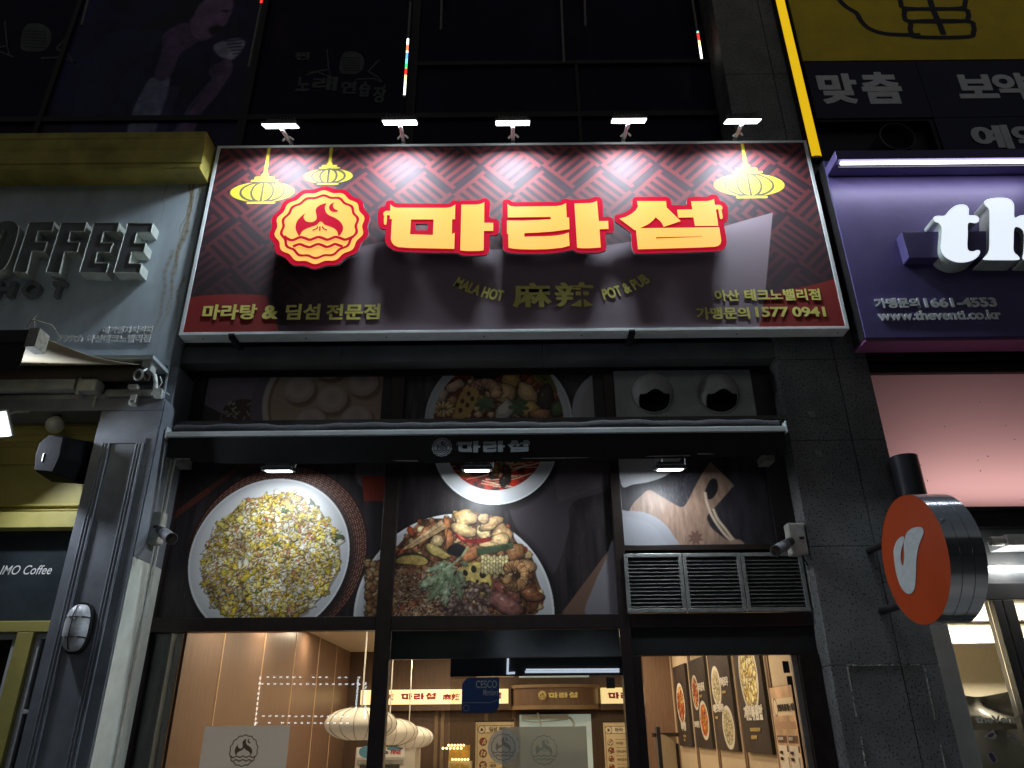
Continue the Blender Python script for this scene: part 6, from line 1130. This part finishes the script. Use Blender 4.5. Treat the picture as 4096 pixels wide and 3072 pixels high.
def lantern_lamp(x, y, z, dia, label):
    L = thing('pendant_lamp', label, 'pendant lamp', (x, y, RZ), 'white saucer pendant lamps'); r = dia / 2; n = 32; vs, fs = [], []; rows = 14; mb = MB(); hh = dia * .215
    for j in range(rows + 1):
        t = math.pi * (.07 + .86 * j / rows); 
        for i in range(n * 2):
            a = math.pi * i / n; q = 1 - .022 * abs(math.cos(a * n / 2)) ** 6; vs.append((x + r * math.sin(t) ** .9 * math.cos(a) * q, y + r * math.sin(t) ** .9 * math.sin(a) * q, z + hh * math.cos(t)))
    for j in range(rows):
        for i in range(2 * n): fs.append((j * 2 * n + i, j * 2 * n + (i + 1) % (2 * n), (j + 1) * 2 * n + (i + 1) % (2 * n), (j + 1) * 2 * n + i))
    mb.add(vs, fs); mb.build('shade', M('lantern_paper', (.74, .70, .60), .75, var=.04, emit=(1, .86, .66), estr=.10), L, sm=True)
    mb = MB()
    for i in range(n // 2):
        a = 2 * math.pi * i / (n // 2); mb.tube([(x + r * 1.004 * math.sin(t) ** .9 * math.cos(a), y + r * 1.004 * math.sin(t) ** .9 * math.sin(a), z + hh * 1.004 * math.cos(t)) for t in np.linspace(.25, 2.9, 16)], .004, 4, 0, False)
    mb.build('ribs', M('lantern_rib', (.34, .31, .26), .7, var=0), L)
    mb = MB(); mb.lathe([(.001, .006), (r * .34, .006), (r * .34, -.012), (.001, -.012)], (x, y, z + hh), (0, 0, 1), 24); mb.lathe([(.001, .01), (r * .36, .01), (r * .36, -.006), (.001, -.006)], (x, y, z - hh), (0, 0, 1), 24); mb.build('cap_ring', M('lantern_cap', (.16, .13, .10), .5, var=.1), L)
    mb = MB(); mb.tube([(x, y, z + hh), (x, y, RZ)], .009, 6); mb.build('cord', M('cord_white', (.7, .68, .62), .5, var=0), L)
for (px, py, Y, d, lb) in [(1443, 2896, 2.2, .76, 'white saucer pendant lamp nearest the window, partly behind the mullion'), (1556, 2928, 4.3, .76, 'white saucer pendant lamp, middle one of the row'), (1634, 2950, 6.1, .76, 'white saucer pendant lamp farthest from the window')]:
    c = U(px, py, Y); lantern_lamp(c.x, Y, c.z, d, lb)
# lit name boxes on the back wall
m_lb = M('lightbox_cream', (.85, .75, .5), .5, var=.0, emit=(1, .72, .34), estr=1.25); m_lr = M('name_red', (.45, .01, .03), .5, var=0); m_by = M('header_gold', (.75, .60, .22), .4, var=.05, emit=(.8, .6, .2), estr=.12)
YN = RB - .16
def lightbox(xl, xr, yt, yb, names, label):
    a, b = U(xl, yb, YN), U(xr, yt, YN); L = thing('name_lightbox', label, 'light box', ((a.x + b.x) / 2, YN, a.z), 'lit name boxes on the back wall'); mb = MB(); mb.box(a.x, b.x, YN, RB - .002, a.z, b.z); mb.build('lit_face', m_lb, L)
    mb = MB(); mb.box(a.x - .03, b.x + .05, YN - .01, RB - .003, a.z - .10, a.z - .004); mb.box(b.x + .004, b.x + .05, YN - .01, RB - .003, a.z - .003, b.z + .03); mb.build('wood_trim', m_wooddk, L); mb = MB()
    for nm in names:
        if nm[0] == '*': p, q = U(nm[1], nm[3], YN - .004), U(nm[2], nm[3], YN - .004); draw_name(mb, p.x, p.z, q.x - p.x, YN - .004)
        else: text_src(mb, nm[0], nm[1], nm[2], nm[3], nm[4], YN - .004, bold=.012, jit=.018)
    mb.build('red_lettering', m_lr, L)
lightbox(1440, 2033, 2755, 2819, [('辣', 1550, 2776, 1577, 2800), ('*', 1603, 1745, 2799), ('麻辣', 1770, 2775, 1840, 2801), ('*', 1868, 2006, 2797)], 'long lit cream name box on the back wall left of the curved header')
lightbox(2408, 2600, 2749, 2814, [('*', 2432, 2574, 2795)], 'short lit cream name box on the back wall right of the curved header')
# curved wooden header over the kitchen hatch
a, b = U(2045, 2838, RB - .5), U(2402, 2735, RB - .5); HD = thing('curved_header', 'curved brown wooden header with gold logo over the kitchen hatch', 'header', ((a.x + b.x) / 2, RB, a.z)); n = 24; w_ = b.x - a.x; mb = MB(); vs, fs = [], []
def arc(t, e=0): return (a.x - e + (w_ + 2 * e) * t, RB - .02 - (.5 + e) * math.sin(math.pi * t) ** .35)
for z in (a.z + .05, b.z - .04): vs += [(*arc(i / n), z) for i in range(n + 1)]
fs = [(i, i + 1, n + 2 + i, n + 1 + i) for i in range(n)]; mb.add(vs, fs); mb.build('face', m_panel, HD, sm=True)
mb = MB()
for z0_, z1_ in ((a.z, a.z + .06), (b.z - .05, b.z)):
    vs = []
    for z in (z0_, z1_): vs += [(*arc(i / n, .03), z) for i in range(n + 1)]
    mb.add(vs, fs); mb.add([(*arc(i / n, .03), z0_) for i in range(n + 1)], [tuple(range(n + 1))])
mb.build('rim', M('oak_rim', (.30, .20, .115), .45, var=.1), HD, sm=True)
mb = MB(); logo_src(mb, 2152, 2186, 2781, 2193, 2312, 2791, RB - .535, 0, 1, 0); mb.build('gold_logo', [m_by, m_wooddk], HD)
# kitchen hatch, white kitchen beyond
p, q = U(2080, 3072, RB - .004), U(2363, 2856, RB - .004)
KH = thing('kitchen_hatch', 'bright white kitchen hatch with a wall unit and pipes under the curved header', 'kitchen hatch', ((p.x + q.x) / 2, RB, .8)); mb = MB(); mb.box(p.x, q.x, RB - .008, RB - .001, .8, q.z); mb.build('glowing_tiles', M('kitchen_white_glow', (.62, .68, .66), .5, var=.05, emit=(.75, .95, .92), estr=.30), KH)  # faint glow put into the tiles, standing in for kitchen lighting
mb = MB(); a, b = U(2086, 2874, RB - .2), U(2275, 2858, RB - .2); mb.box(a.x, b.x, RB - .2, RB - .01, a.z - .02, b.z - .0); mb.build('wall_unit', M('unit_white', (.5, .56, .56), .4, var=.05), KH, bev=.01)
mb = MB(); mb.tube([U(2150, 2850, RB - .22), U(2158, 2880, RB - .22), U(2166, 2910, RB - .22)], .018, 6); mb.tube([U(2276, 2868, RB - .1), U(2292, 2884, RB - .1), U(2296, 2905, RB - .1)], .02, 6); mb.tube([U(2086, 2882, RB - .1), U(2140, 2890, RB - .1), U(2270, 2878, RB - .1)], .01, 6); mb.build('pipe', M('pipe_white', (.7, .72, .7), .5, var=0), KH, sm=True)
mb = MB(); mb.box(p.x - .06, p.x - .004, RB - .03, RB - .001, .8, q.z + .05); mb.box(q.x + .004, q.x + .06, RB - .03, RB - .001, .8, q.z + .05); mb.box(p.x - .003, q.x + .003, RB - .029, RB - .001, q.z + .004, q.z + .05); mb.build('hatch_frame', m_wooddk, KH)
# door panels in the dark back wall
mb = MB()
for s in (1745, 1770, 1945, 2055): x = Xw(s, 2900, RB - .01); mb.box(x - .03, x + .03, RB - .03, RB - .001, .15, Zw(2835, RB, 1900))
o = mb.build('back_door_frame', M('frame_oak', (.20, .135, .08), .5, var=.15)); tag(o, 'brown upright door posts in the dark back wall under the long name box', 'door frame')
# menu boards
m_mp = attr_mat('menu_print', .6, .3)
def menu(xl, xr, yt, Y, title, n, label, right):
    a, b = U(xl, yt, Y), U(xr, yt, Y); wd = b.x - a.x; ht = 1.5; L = thing('menu_board', label, 'menu board', ((a.x + b.x) / 2, Y, a.z - ht)); c = Canvas(wd, ht, 260, (206, 188, 156)); c.noise(.02, .2)
    for u in (.025, wd - .025): c.stroke([(u, .03), (u, ht)], .006, (120, 96, 66))
    c.poly([(wd * .10, .05), (wd * .94, .05), (wd * .94, .15), (wd * .10, .15)], (60, 44, 32)); c.poly([(wd * .11, .058), (wd * .932, .058), (wd * .932, .142), (wd * .11, .142)], (224, 210, 184)); c.ell(wd * .16, .10, .055, .055, (70, 52, 40)); c.ell(wd * .16, .10, .047, .047, (220, 204, 176)); c.poly([(wd * .12, .12), (wd * .15, .07), (wd * .17, .10), (wd * .19, .08), (wd * .2, .12)], (70, 52, 40))
    for i in range(n):
        v = .26 + i * (.15 if n < 6 else .105); c.ell(wd * .2, v, .055 if n < 6 else .04, .055 if n < 6 else .04, (116, 70, 54)); 
        for _ in range(14): c.blob(wd * .2 + random.uniform(-.03, .03), v + random.uniform(-.025, .025), .014, random.choice([(200, 170, 140), (150, 70, 50), (210, 190, 160)]), gl=0)
        for _ in range(3 if n < 6 else 2): pass
        c.stroke([(wd * .36, v - .035), (wd * .7, v - .035)], .008, (150, 128, 100))
    o = c.mesh('board', (a.x, Y, a.z), (1, 0, 0), (0, 0, 1), m_mp, L); mb = MB(); m_ink = M('menu_ink', (.03, .02, .015), .6, var=0)
    text_into(mb, title, (a.x + wd * .36, Y - .004, a.z - .128), (1, 0, 0), (0, 0, 1), (0, -1, 0), 0, .062, fit=False, bold=.02)
    for i, s in enumerate(right): text_into(mb, s, (a.x + wd * .37, Y - .004, a.z - (.29 + i * (.15 if n < 6 else .105))), (1, 0, 0), (0, 0, 1), (0, -1, 0), 0, .05 if n < 6 else .036, fit=False, bold=.018)
    mb.build('lettering', m_ink, L); mb = MB(); mb.box(a.x - .012, b.x + .012, Y - .004, Y + .012, a.z + .0, a.z + .014); mb.lathe([(.014, 0), (.014, .02), (0, .024)], (a.x + .01, Y, a.z + .02), (0, -1, 0), 8); mb.lathe([(.014, 0), (.014, .02), (0, .024)], (b.x - .01, Y, a.z + .02), (0, -1, 0), 8); mb.build('hanger', m_black, L)
menu(1903, 2055, 2888, 5.4, '딤섬 메뉴', 5, 'beige dumpling menu board left of the kitchen hatch', ['고기', '소룡포', '새우', '모둠'])
menu(2412, 2540, 2890, 5.4, '마라', 8, 'beige spicy soup menu board right of the kitchen hatch', ['마라탕', '마라샹궈', '꿔바로우', '토마토 마라', '레몬 크림', '사천 볶음', '마파두부', '계란볶음'])
# drinks fridge
p, q = U(1418, 3072, 5.9), U(1662, 2988, 5.9); FR = thing('drinks_fridge', 'white drinks fridge with a printed header under the pendant lamps', 'fridge', ((p.x + q.x) / 2, 5.9, .15)); mb = MB(); mb.box(p.x, q.x, 5.9, 6.6, .15, q.z); mb.build('cabinet', M('fridge_white', (.62, .60, .55), .4, var=.06), FR, bev=.01)
zh = Zw(3030, 5.89, 1500); mb = MB(); mb.box(p.x + .02, q.x - .16, 5.885, 5.899, zh, q.z - .01); mb.build('header', M('header_white', (.7, .68, .62), .4, var=.02, emit=(1, .9, .7), estr=.12), FR)
mb = MB(); text_src(mb, 'FINE', 1562, 2999, 1605, 3017, 5.882, bold=.03, jit=.012, shear=.15); text_src(mb, 'a', 1542, 3004, 1553, 3016, 5.882, m=1, bold=.03); c = U(1465, 3007, 5.88); mb.sheet(ring_pts(c.x, c.z, .11, 24, rz=.08), 5.882, 2); c = U(1580, 2991, 5.88); mb.sheet(ring_pts(c.x, c.z - .01, .12, 24, rz=.03), 5.8815, 2); mb.build('header_lettering', [M('fine_red', (.55, .03, .03), .5, var=0), m_black, M('header_blue', (.10, .30, .45), .5, var=0)], FR)
mb = MB(); mb.box(p.x + .08, q.x - .22, 5.87, 5.899, .3, zh - .10); mb.build('glass_door', M('fridge_glass', (.06, .065, .065), .15, var=.2), FR); mb = MB(); mb.box(p.x + .03, q.x - .17, 5.88, 5.898, zh - .09, zh - .03); mb.build('door_top', m_grey, FR)
# lit popcorn-like sign with bulbs near the fridge
c = U(1830, 3020, 6.6); SBX = thing('self_bar_stand', 'small stand with two rows of warm bulbs beside the fridge', 'stand', (c.x, 6.6, .15)); mb = MB(); a, b = U(1793, 3072, 6.6), U(1885, 3047, 6.6); mb.box(a.x, b.x, 6.6, 7.0, .15, b.z); mb.build('board', M('stand_cream', (.6, .5, .3), .6, var=.1), SBX); mb = MB(); a2, b2 = U(1795, 3046, 6.75), U(1880, 2980, 6.75); mb.box(a2.x, b2.x, 6.75, 6.8, a2.z, b2.z); mb.build('back_board', M('stand_amber', (.45, .28, .06), .6, var=.4, scale=8), SBX)
mb = MB(); text_into(mb, 'Self Bar', (a.x + .03, 6.597, b.z - .11), (1, 0, 0), (0, 0, 1), (0, -1, 0), b.x - a.x - .06, .09, bold=.03, jit=.012); mb.build('lettering', M('gold_text', (.55, .36, .05), .5, var=0), SBX)
mb = MB()
for x0, x1, y in ((1795, 1855, 2981), (1772, 1845, 2993), (1810, 1872, 3038)):
    for i in range(6): q = U(x0 + (x1 - x0) * i / 5, y, 6.58); mb.lathe([(.001, -.018)] + [(.018 * math.sin(t), -.018 * math.cos(t)) for t in (.6, 1.2, 1.8, 2.5)] + [(.001, .018)], q, (0, 0, 1), 8)
mb.build('bulbs', M('warm_bulb', (.9, .7, .4), .4, var=0, emit=(1, .62, .25), estr=6), SBX, sm=True)
# dish boards on the side wall
def wallboard(y0, y1, zt, zb, art, texts, label, mat_=None, bg=(58, 46, 40), group='dish boards on the side wall'):
    X = RX1 - .035; L = thing('dish_board', label, 'poster board', (RX1, (y0 + y1) / 2, zb), group); wd, ht = y1 - y0, zt - zb; c = Canvas(wd, ht, 240, bg); c.noise(.10, .3); art(c, wd, ht)
    c.mesh('print', (X - .004, y1, zt), (0, -1, 0), (0, 0, 1), m_mp, L); mb = MB(); mb.box(X - .0015, RX1 - .002, y0 - .004, y1 + .004, zb - .004, zt + .004); mb.build('panel', M('board_edge', (.03, .024, .02), .5, var=.1), L)
    mb = MB()
    for s, u, v, h_, k in texts: text_into(mb, s, (X - .007, y1 - u, zt - v), (0, -1, 0), (0, 0, 1), (-1, 0, 0), 0, h_, k, fit=False, bold=.035, jit=.014)
    mb.build('lettering', [M('board_white', (.75, .70, .62), .6, var=0), M('board_gold', (.62, .45, .14), .6, var=0), m_ink_dark], L); return L
m_ink_dark = M('guide_ink', (.05, .03, .02), .6, var=0)
def dish(c, u, v, r, cols, n=120, asp=1.0):
    c.ell(u, v, r, r * asp, (206, 198, 184)); c.ell(u, v, r * .8, r * .8 * asp, cols[0])
    for _ in range(n): a, q = random.uniform(0, 6.3), r * .76 * math.sqrt(random.random()); c.blob(u + q * math.cos(a), v + q * asp * math.sin(a), r * random.uniform(.06, .13), random.choice(cols), 1.4, gl=.2)
RED = [(170, 70, 30), (206, 150, 80), (214, 176, 110), (150, 50, 24)]; CRM = [(180, 166, 130), (206, 196, 160), (160, 150, 110), (190, 180, 150)]; ORG_ = [(206, 104, 40), (224, 140, 60), (180, 80, 30), (120, 130, 70)]; RIC = [(214, 186, 110), (226, 206, 140), (196, 160, 80), (236, 220, 170)]
Yp = [(4.72, 5.55), (3.56, 4.44), (2.42, 3.34), (1.28, 2.16)]; zt_, zb2 = 2.42, 1.37
wallboard(*Yp[0], zt_, zb2, lambda c, w, h: dish(c, w * .42, h * .48, w * .33, RED, 130, 1.0), [('마라탕', .26, .86, .12, 0), ('맵고 얼얼한', .36, .94, .03, 1), ('국물맛', .36, .99, .03, 1)], 'dark dish board with one noodle soup bowl, farthest from the door')
wallboard(*Yp[1], zt_, zb2, lambda c, w, h: (dish(c, w * .28, h * .38, w * .22, RED, 110, 1.1), dish(c, w * .66, h * .70, w * .27, ORG_, 120, .95)), [('마라샹궈', .42, .40, .105, 0), ('볶음 요리', .5, .47, .03, 1), ('토마샹궈', .03, .82, .08, 0)], 'dark dish board with two spicy stir fry plates')
wallboard(*Yp[2], zt_, zb2, lambda c, w, h: (dish(c, w * .30, h * .36, w * .23, CRM, 90, 1.05), dish(c, w * .66, h * .78, w * .27, CRM, 60, .9)), [('꿔바로우', .46, .40, .105, 0), ('달콤 바삭한', .54, .47, .03, 1), ('레몬크림새우', .04, .66, .09, 0), ('부드러운', .10, .73, .03, 1)], 'dark dish board with two pale crispy dishes')
wallboard(*Yp[3], zt_, zb2, lambda c, w, h: dish(c, w * .50, h * .32, w * .36, RIC, 330, 1.15), [('계란볶음밥', .14, .76, .14, 0), ('고슬고슬한 밥알 사이로', .28, .86, .036, 1), ('노릇한 담백함', .28, .93, .036, 1)], 'dark dish board with a big plate of egg fried rice, nearest the door')
def guide(c, w, h):
    c.poly([(.03, .10), (w - .03, .10), (w - .03, .24), (.03, .24)], (226, 206, 178)); c.ell(.10, .17, .06, .075, (96, 70, 52)); c.ell(.10, .17, .05, .063, (222, 200, 170)); c.poly([(.03, .29), (w - .03, .29), (w - .03, .35), (.03, .35)], (176, 142, 112))
    for i in range(2):
        c.poly([(.03 + i * w * .48, .40), (.01 + (i + 1) * w * .47, .40), (.01 + (i + 1) * w * .47, .46), (.03 + i * w * .48, .46)], (110, 80, 62))
        for j in range(3): v = .48 + j * .21; c.poly([(.03 + i * w * .48, v), (.01 + (i + 1) * w * .47, v), (.01 + (i + 1) * w * .47, v + .195), (.03 + i * w * .48, v + .195)], (228, 216, 200)); c.poly([((i + 1) * w * .47 - .03, v), ((i + 1) * w * .47 + .01, v), ((i + 1) * w * .47 + .01, v + .05), ((i + 1) * w * .47 - .03, v + .05)], (84, 62, 54)); c.poly([((i + 1) * w * .44 - .02, v + .09), ((i + 1) * w * .44 + .02, v + .09), ((i + 1) * w * .44 + .012, v + .17), ((i + 1) * w * .44 - .012, v + .17)], (150, 130, 112))
wallboard(.50, 1.10, 1.93, .80, guide, [('맛있게 즐기는 방법', .17, .205, .06, 2), ('소스 고르기', .06, .44, .03, 0), ('재료 담기', .35, .44, .03, 0), ('소스볼', .06, .55, .028, 2), ('넣어요', .06, .60, .028, 2), ('재료를', .34, .55, .028, 2), ('담아요', .34, .60, .028, 2), ('맛있게', .06, .76, .028, 2), ('드세요', .06, .81, .028, 2), ('육수를', .34, .76, .028, 2), ('부어요', .34, .81, .028, 2)], 'beige how to guide board on the side wall next to the door', bg=(206, 170, 136), group='paper guides on the side wall')
mb = MB()
for y in (5.75, 4.58, 4.50, 3.45, 3.38, 2.30, 2.24, 1.20, 1.14): mb.box(RX1 - .014, RX1 - .001, y - .018, y + .018, .2, RZ - .01)
o = mb.build('wall_batten', M('batten_brown', (.20, .12, .07), .5, var=.1)); tag(o, 'thin brown upright battens between the dish boards on the side wall', 'batten')
o = MB().box(RX1 - .012, RX1 - .002, .72, 1.05, 2.40, 2.55).build('paper_notice', M('paper_grey', (.42, .36, .28), .7, var=.05)); tag(o, 'small blank paper high on the side wall above the guide board', 'notice')
# standing rack with a paper sheet near the door
c = U(2690, 2930, 2.6); ST = thing('notice_stand', 'black framed notice stand with a beige sheet, seen through the door glass', 'notice stand', (c.x, 2.6, .15)); p, q = U(2645, 3072, 2.6), U(2715, 2915, 2.6); mb = MB(); mb.box(p.x - .02, p.x + .02, 2.58, 2.66, .15, q.z + .02); mb.obox(((p.x + q.x) / 2, 2.8, q.z - .06), .20, .02, .02, Matrix.Rotation(R(38), 3, 'Z')); mb.box(q.x + .02, q.x + .05, 2.95, 2.99, .15, q.z - .15); mb.build('frame', m_black, ST)
mb = MB(); mb.quad((p.x + .03, 2.64, .3), (q.x + .02, 2.96, .3), (q.x + .02, 2.96, q.z - .10), (p.x + .03, 2.64, q.z - .05)); mb.build('sheet', M('sheet_beige', (.55, .47, .36), .6, var=.06), ST)
# films on the glass
m_fr = film('frosted_grey', (.74, .84, .98), .93, .55, .7); m_fl = film('frost_brown', (.26, .19, .15), .72, .5); m_fw = film('frost_white', (.86, .92, 1.0), .9, .5, .7); m_fg = film('frost_mint', (.40, .52, .48), .55, .3)
a, b = U(819, 2905, YW), U(1160, 2905, YW); yg = YW + .008; mb = MB(); mb.quad((a.x, yg, 1.0), (b.x, yg, 1.0), (b.x, yg, a.z), (a.x, yg, a.z)); o = thing('frosted_sticker', 'grey frosted logo film low on the window beside the panelled wall', 'window film', ((a.x + b.x) / 2, yg, 1.0)); mb.build('film', m_fr, o)
mb = MB(); c = U(975, 3002, yg); r = (Xw(1033, 3002, yg) - Xw(917, 3002, yg)) / 2 / .78; k = .002
for P, Hs in [(E_R1, [E_R0])] + [(p_, []) for p_ in [E_FLAME, E_MOON] + E_WAVE]: mb.sheet([(c.x + a_ * r, c.z + b_ * r) for a_, b_ in P], yg - k, 0, [[(c.x + a_ * r, c.z + b_ * r) for a_, b_ in h] for h in Hs]); k += .0006
mb.build('cut_logo', M('cut_logo_brown', (.17, .115, .08), .5, var=.1), o)
yg = YW - .026; a, b = U(2007, 2908, yg), U(2345, 2908, yg); o = thing('frosted_sticker', 'greenish grey frosted logo film on the sliding door glass', 'window film', ((a.x + b.x) / 2, yg, 1.0)); mb = MB(); mb.quad((a.x, yg, 1.0), (b.x, yg, 1.0), (b.x, yg, a.z), (a.x, yg, a.z)); mb.build('film', film('frosted_olive', (.50, .54, .54), .93, .5, .7), o)
mb = MB(); c = U(2176, 3000, yg); r = (Xw(2230, 3000, yg) - Xw(2121, 3000, yg)) / 2 / .78; k = .002
for P, Hs in [(E_R1, [E_R0])] + [(p_, []) for p_ in [E_FLAME, E_MOON] + E_WAVE + E_PLEAT]: mb.sheet([(c.x + a_ * r, c.z + b_ * r) for a_, b_ in P], yg - k, 0, [[(c.x + a_ * r, c.z + b_ * r) for a_, b_ in h] for h in Hs]); k += .0006
mb.build('cut_logo', m_fg, o)
o = thing('emblem_sticker', 'round pale emblem sticker overlapping the film edge on the door glass', 'sticker', (U(2013, 2990, yg).x, yg, 1.2)); c = U(2013, 2988, yg - .006); r = (Xw(2075, 2988, yg) - Xw(1951, 2988, yg)) / 2 / .975; mb = MB(); mb.sheet([(c.x + a_ * r, c.z + b_ * r) for a_, b_ in E_TRAY], yg - .006); mb.build('disc', m_fw, o); mb = MB(); k = .0075
for P, Hs in [(E_R1, [E_R0])] + [(p_, []) for p_ in [E_FLAME, E_MOON] + E_WAVE]: mb.sheet([(c.x + a_ * r, c.z + b_ * r) for a_, b_ in P], yg - k, 0, [[(c.x + a_ * r, c.z + b_ * r) for a_, b_ in h] for h in Hs]); k += .0006
mb.build('relief', film('frost_relief', (.45, .44, .40), .8, .5), o)
# blue hygiene-service sticker
a, b = U(1846, 2853, yg), U(1997, 2709, yg); o = thing('blue_sticker', 'dark blue member sticker with two rounded corners on the door glass', 'sticker', ((a.x + b.x) / 2, yg, a.z)); mb = MB(); r = .07
P = [(a.x, a.z), (b.x - r, a.z)] + [(b.x - r + r * math.sin(t), a.z + r - r * math.cos(t)) for t in np.linspace(.2, 1.57, 7)] + [(b.x, b.z), (a.x + r, b.z)] + [(a.x + r - r * math.sin(t), b.z - r + r * math.cos(t)) for t in np.linspace(.2, 1.57, 7)]
mb.prism(P, yg - .002, yg); mb.build('sheet', M('sticker_blue', (.012, .035, .12), .4, var=.08), o)
mb = MB(); text_src(mb, 'CESCO', 1904, 2722, 1988, 2752, yg - .004, bold=.006); text_src(mb, 'Members', 1931, 2756, 1993, 2782, yg - .004, bold=.004, shear=.35); c = U(1865, 2832, yg); mb.sheet(ring_pts(c.x, c.z, .024, 20), yg - .004, 0, [ring_pts(c.x, c.z, .021, 20)]); mb.sheet(ribbon(XZ([(1850, 2811), (1960, 2811), (1990, 2800)], yg), .003), yg - .004); mb.build('lettering', M('sticker_silver', (.30, .32, .34), .5, var=0), o)
# street side opposite: a dark facade with dashed light lines that the glass mirrors
YO = -24.0
OB = thing('street_building', 'dark building across the street with dashed lines of white lights', 'building', (0, YO, 0)); mb = MB(); mb.box(-30, 30, YO - 8, YO, 0, 13); mb.build('facade', M('opposite_wall', (.03, .03, .034), .7, var=.3), OB)
mb = MB(); m_led = M('dash_led', (.8, .8, .8), .4, var=0, emit=(.85, .93, 1.0), estr=8)
def mir(sx, sy):                                       # where the glass at YW would show a point of the far facade
    yy = 2 * (YW + .012) - YO - .05; p_ = U(sx, sy, yy); return Vector((p_.x, YO + .05, p_.z))
for x0, x1, y in ((1040, 1468, 2708), (1042, 1460, 2735), (1022, 1430, 2864), (1020, 1420, 2891)):
    n = int((x1 - x0) / 26)
    for i in range(n):
        if random.random() < .08: continue
        p_, q_ = mir(x0 + i * 26, y + 2 * i / n), mir(x0 + i * 26 + 10, y + 2 * i / n); mb.box(p_.x, q_.x, YO + .02, YO + .05, p_.z - .025, p_.z + .025)
for x0, y0, x1, y1 in ((1040, 2712, 1020, 2896), (1432, 2720, 1424, 2830), (1462, 2735, 1460, 2870)):
    for i in range(10): p_ = mir(x0 + (x1 - x0) * i / 9, y0 + (y1 - y0) * i / 9); mb.box(p_.x - .03, p_.x + .03, YO + .02, YO + .05, p_.z - .05, p_.z + .05)
mb.build('light_dashes', m_led, OB)
mb = MB()
def far_text(body, xl, xr, yt, yb):
    yy = 2 * (YW + .012) - YO - .05; p_, q_ = U(xl, yb, yy), U(xr, yt, yy); text_into(mb, body, (q_.x, YO + .06, p_.z), (-1, 0, 0), (0, 0, 1), (0, 1, 0), q_.x - p_.x, q_.z - p_.z, bold=.01)
mb2 = MB()
for x0, y0, x1, y1, wd in ((2036, 2512, 2030, 2698, 9), (2030, 2694, 2060, 2692, 9), (2100, 2688, 2476, 2686, 9), (2104, 2679, 2476, 2677, 6)):
    p_, q_ = mir(x0, y0), mir(x1, y1); mb2.tube([p_, q_], wd * .5 * 31 / 2963, 6)
mb2.build('white_light_line', M('line_led', (.8, .8, .8), .4, var=0, emit=(.72, .84, 1.0), estr=11), OB)
for sx, sy in ((2348, 2536), (2350, 2548), (2330, 2548), (2332, 2560)): pass
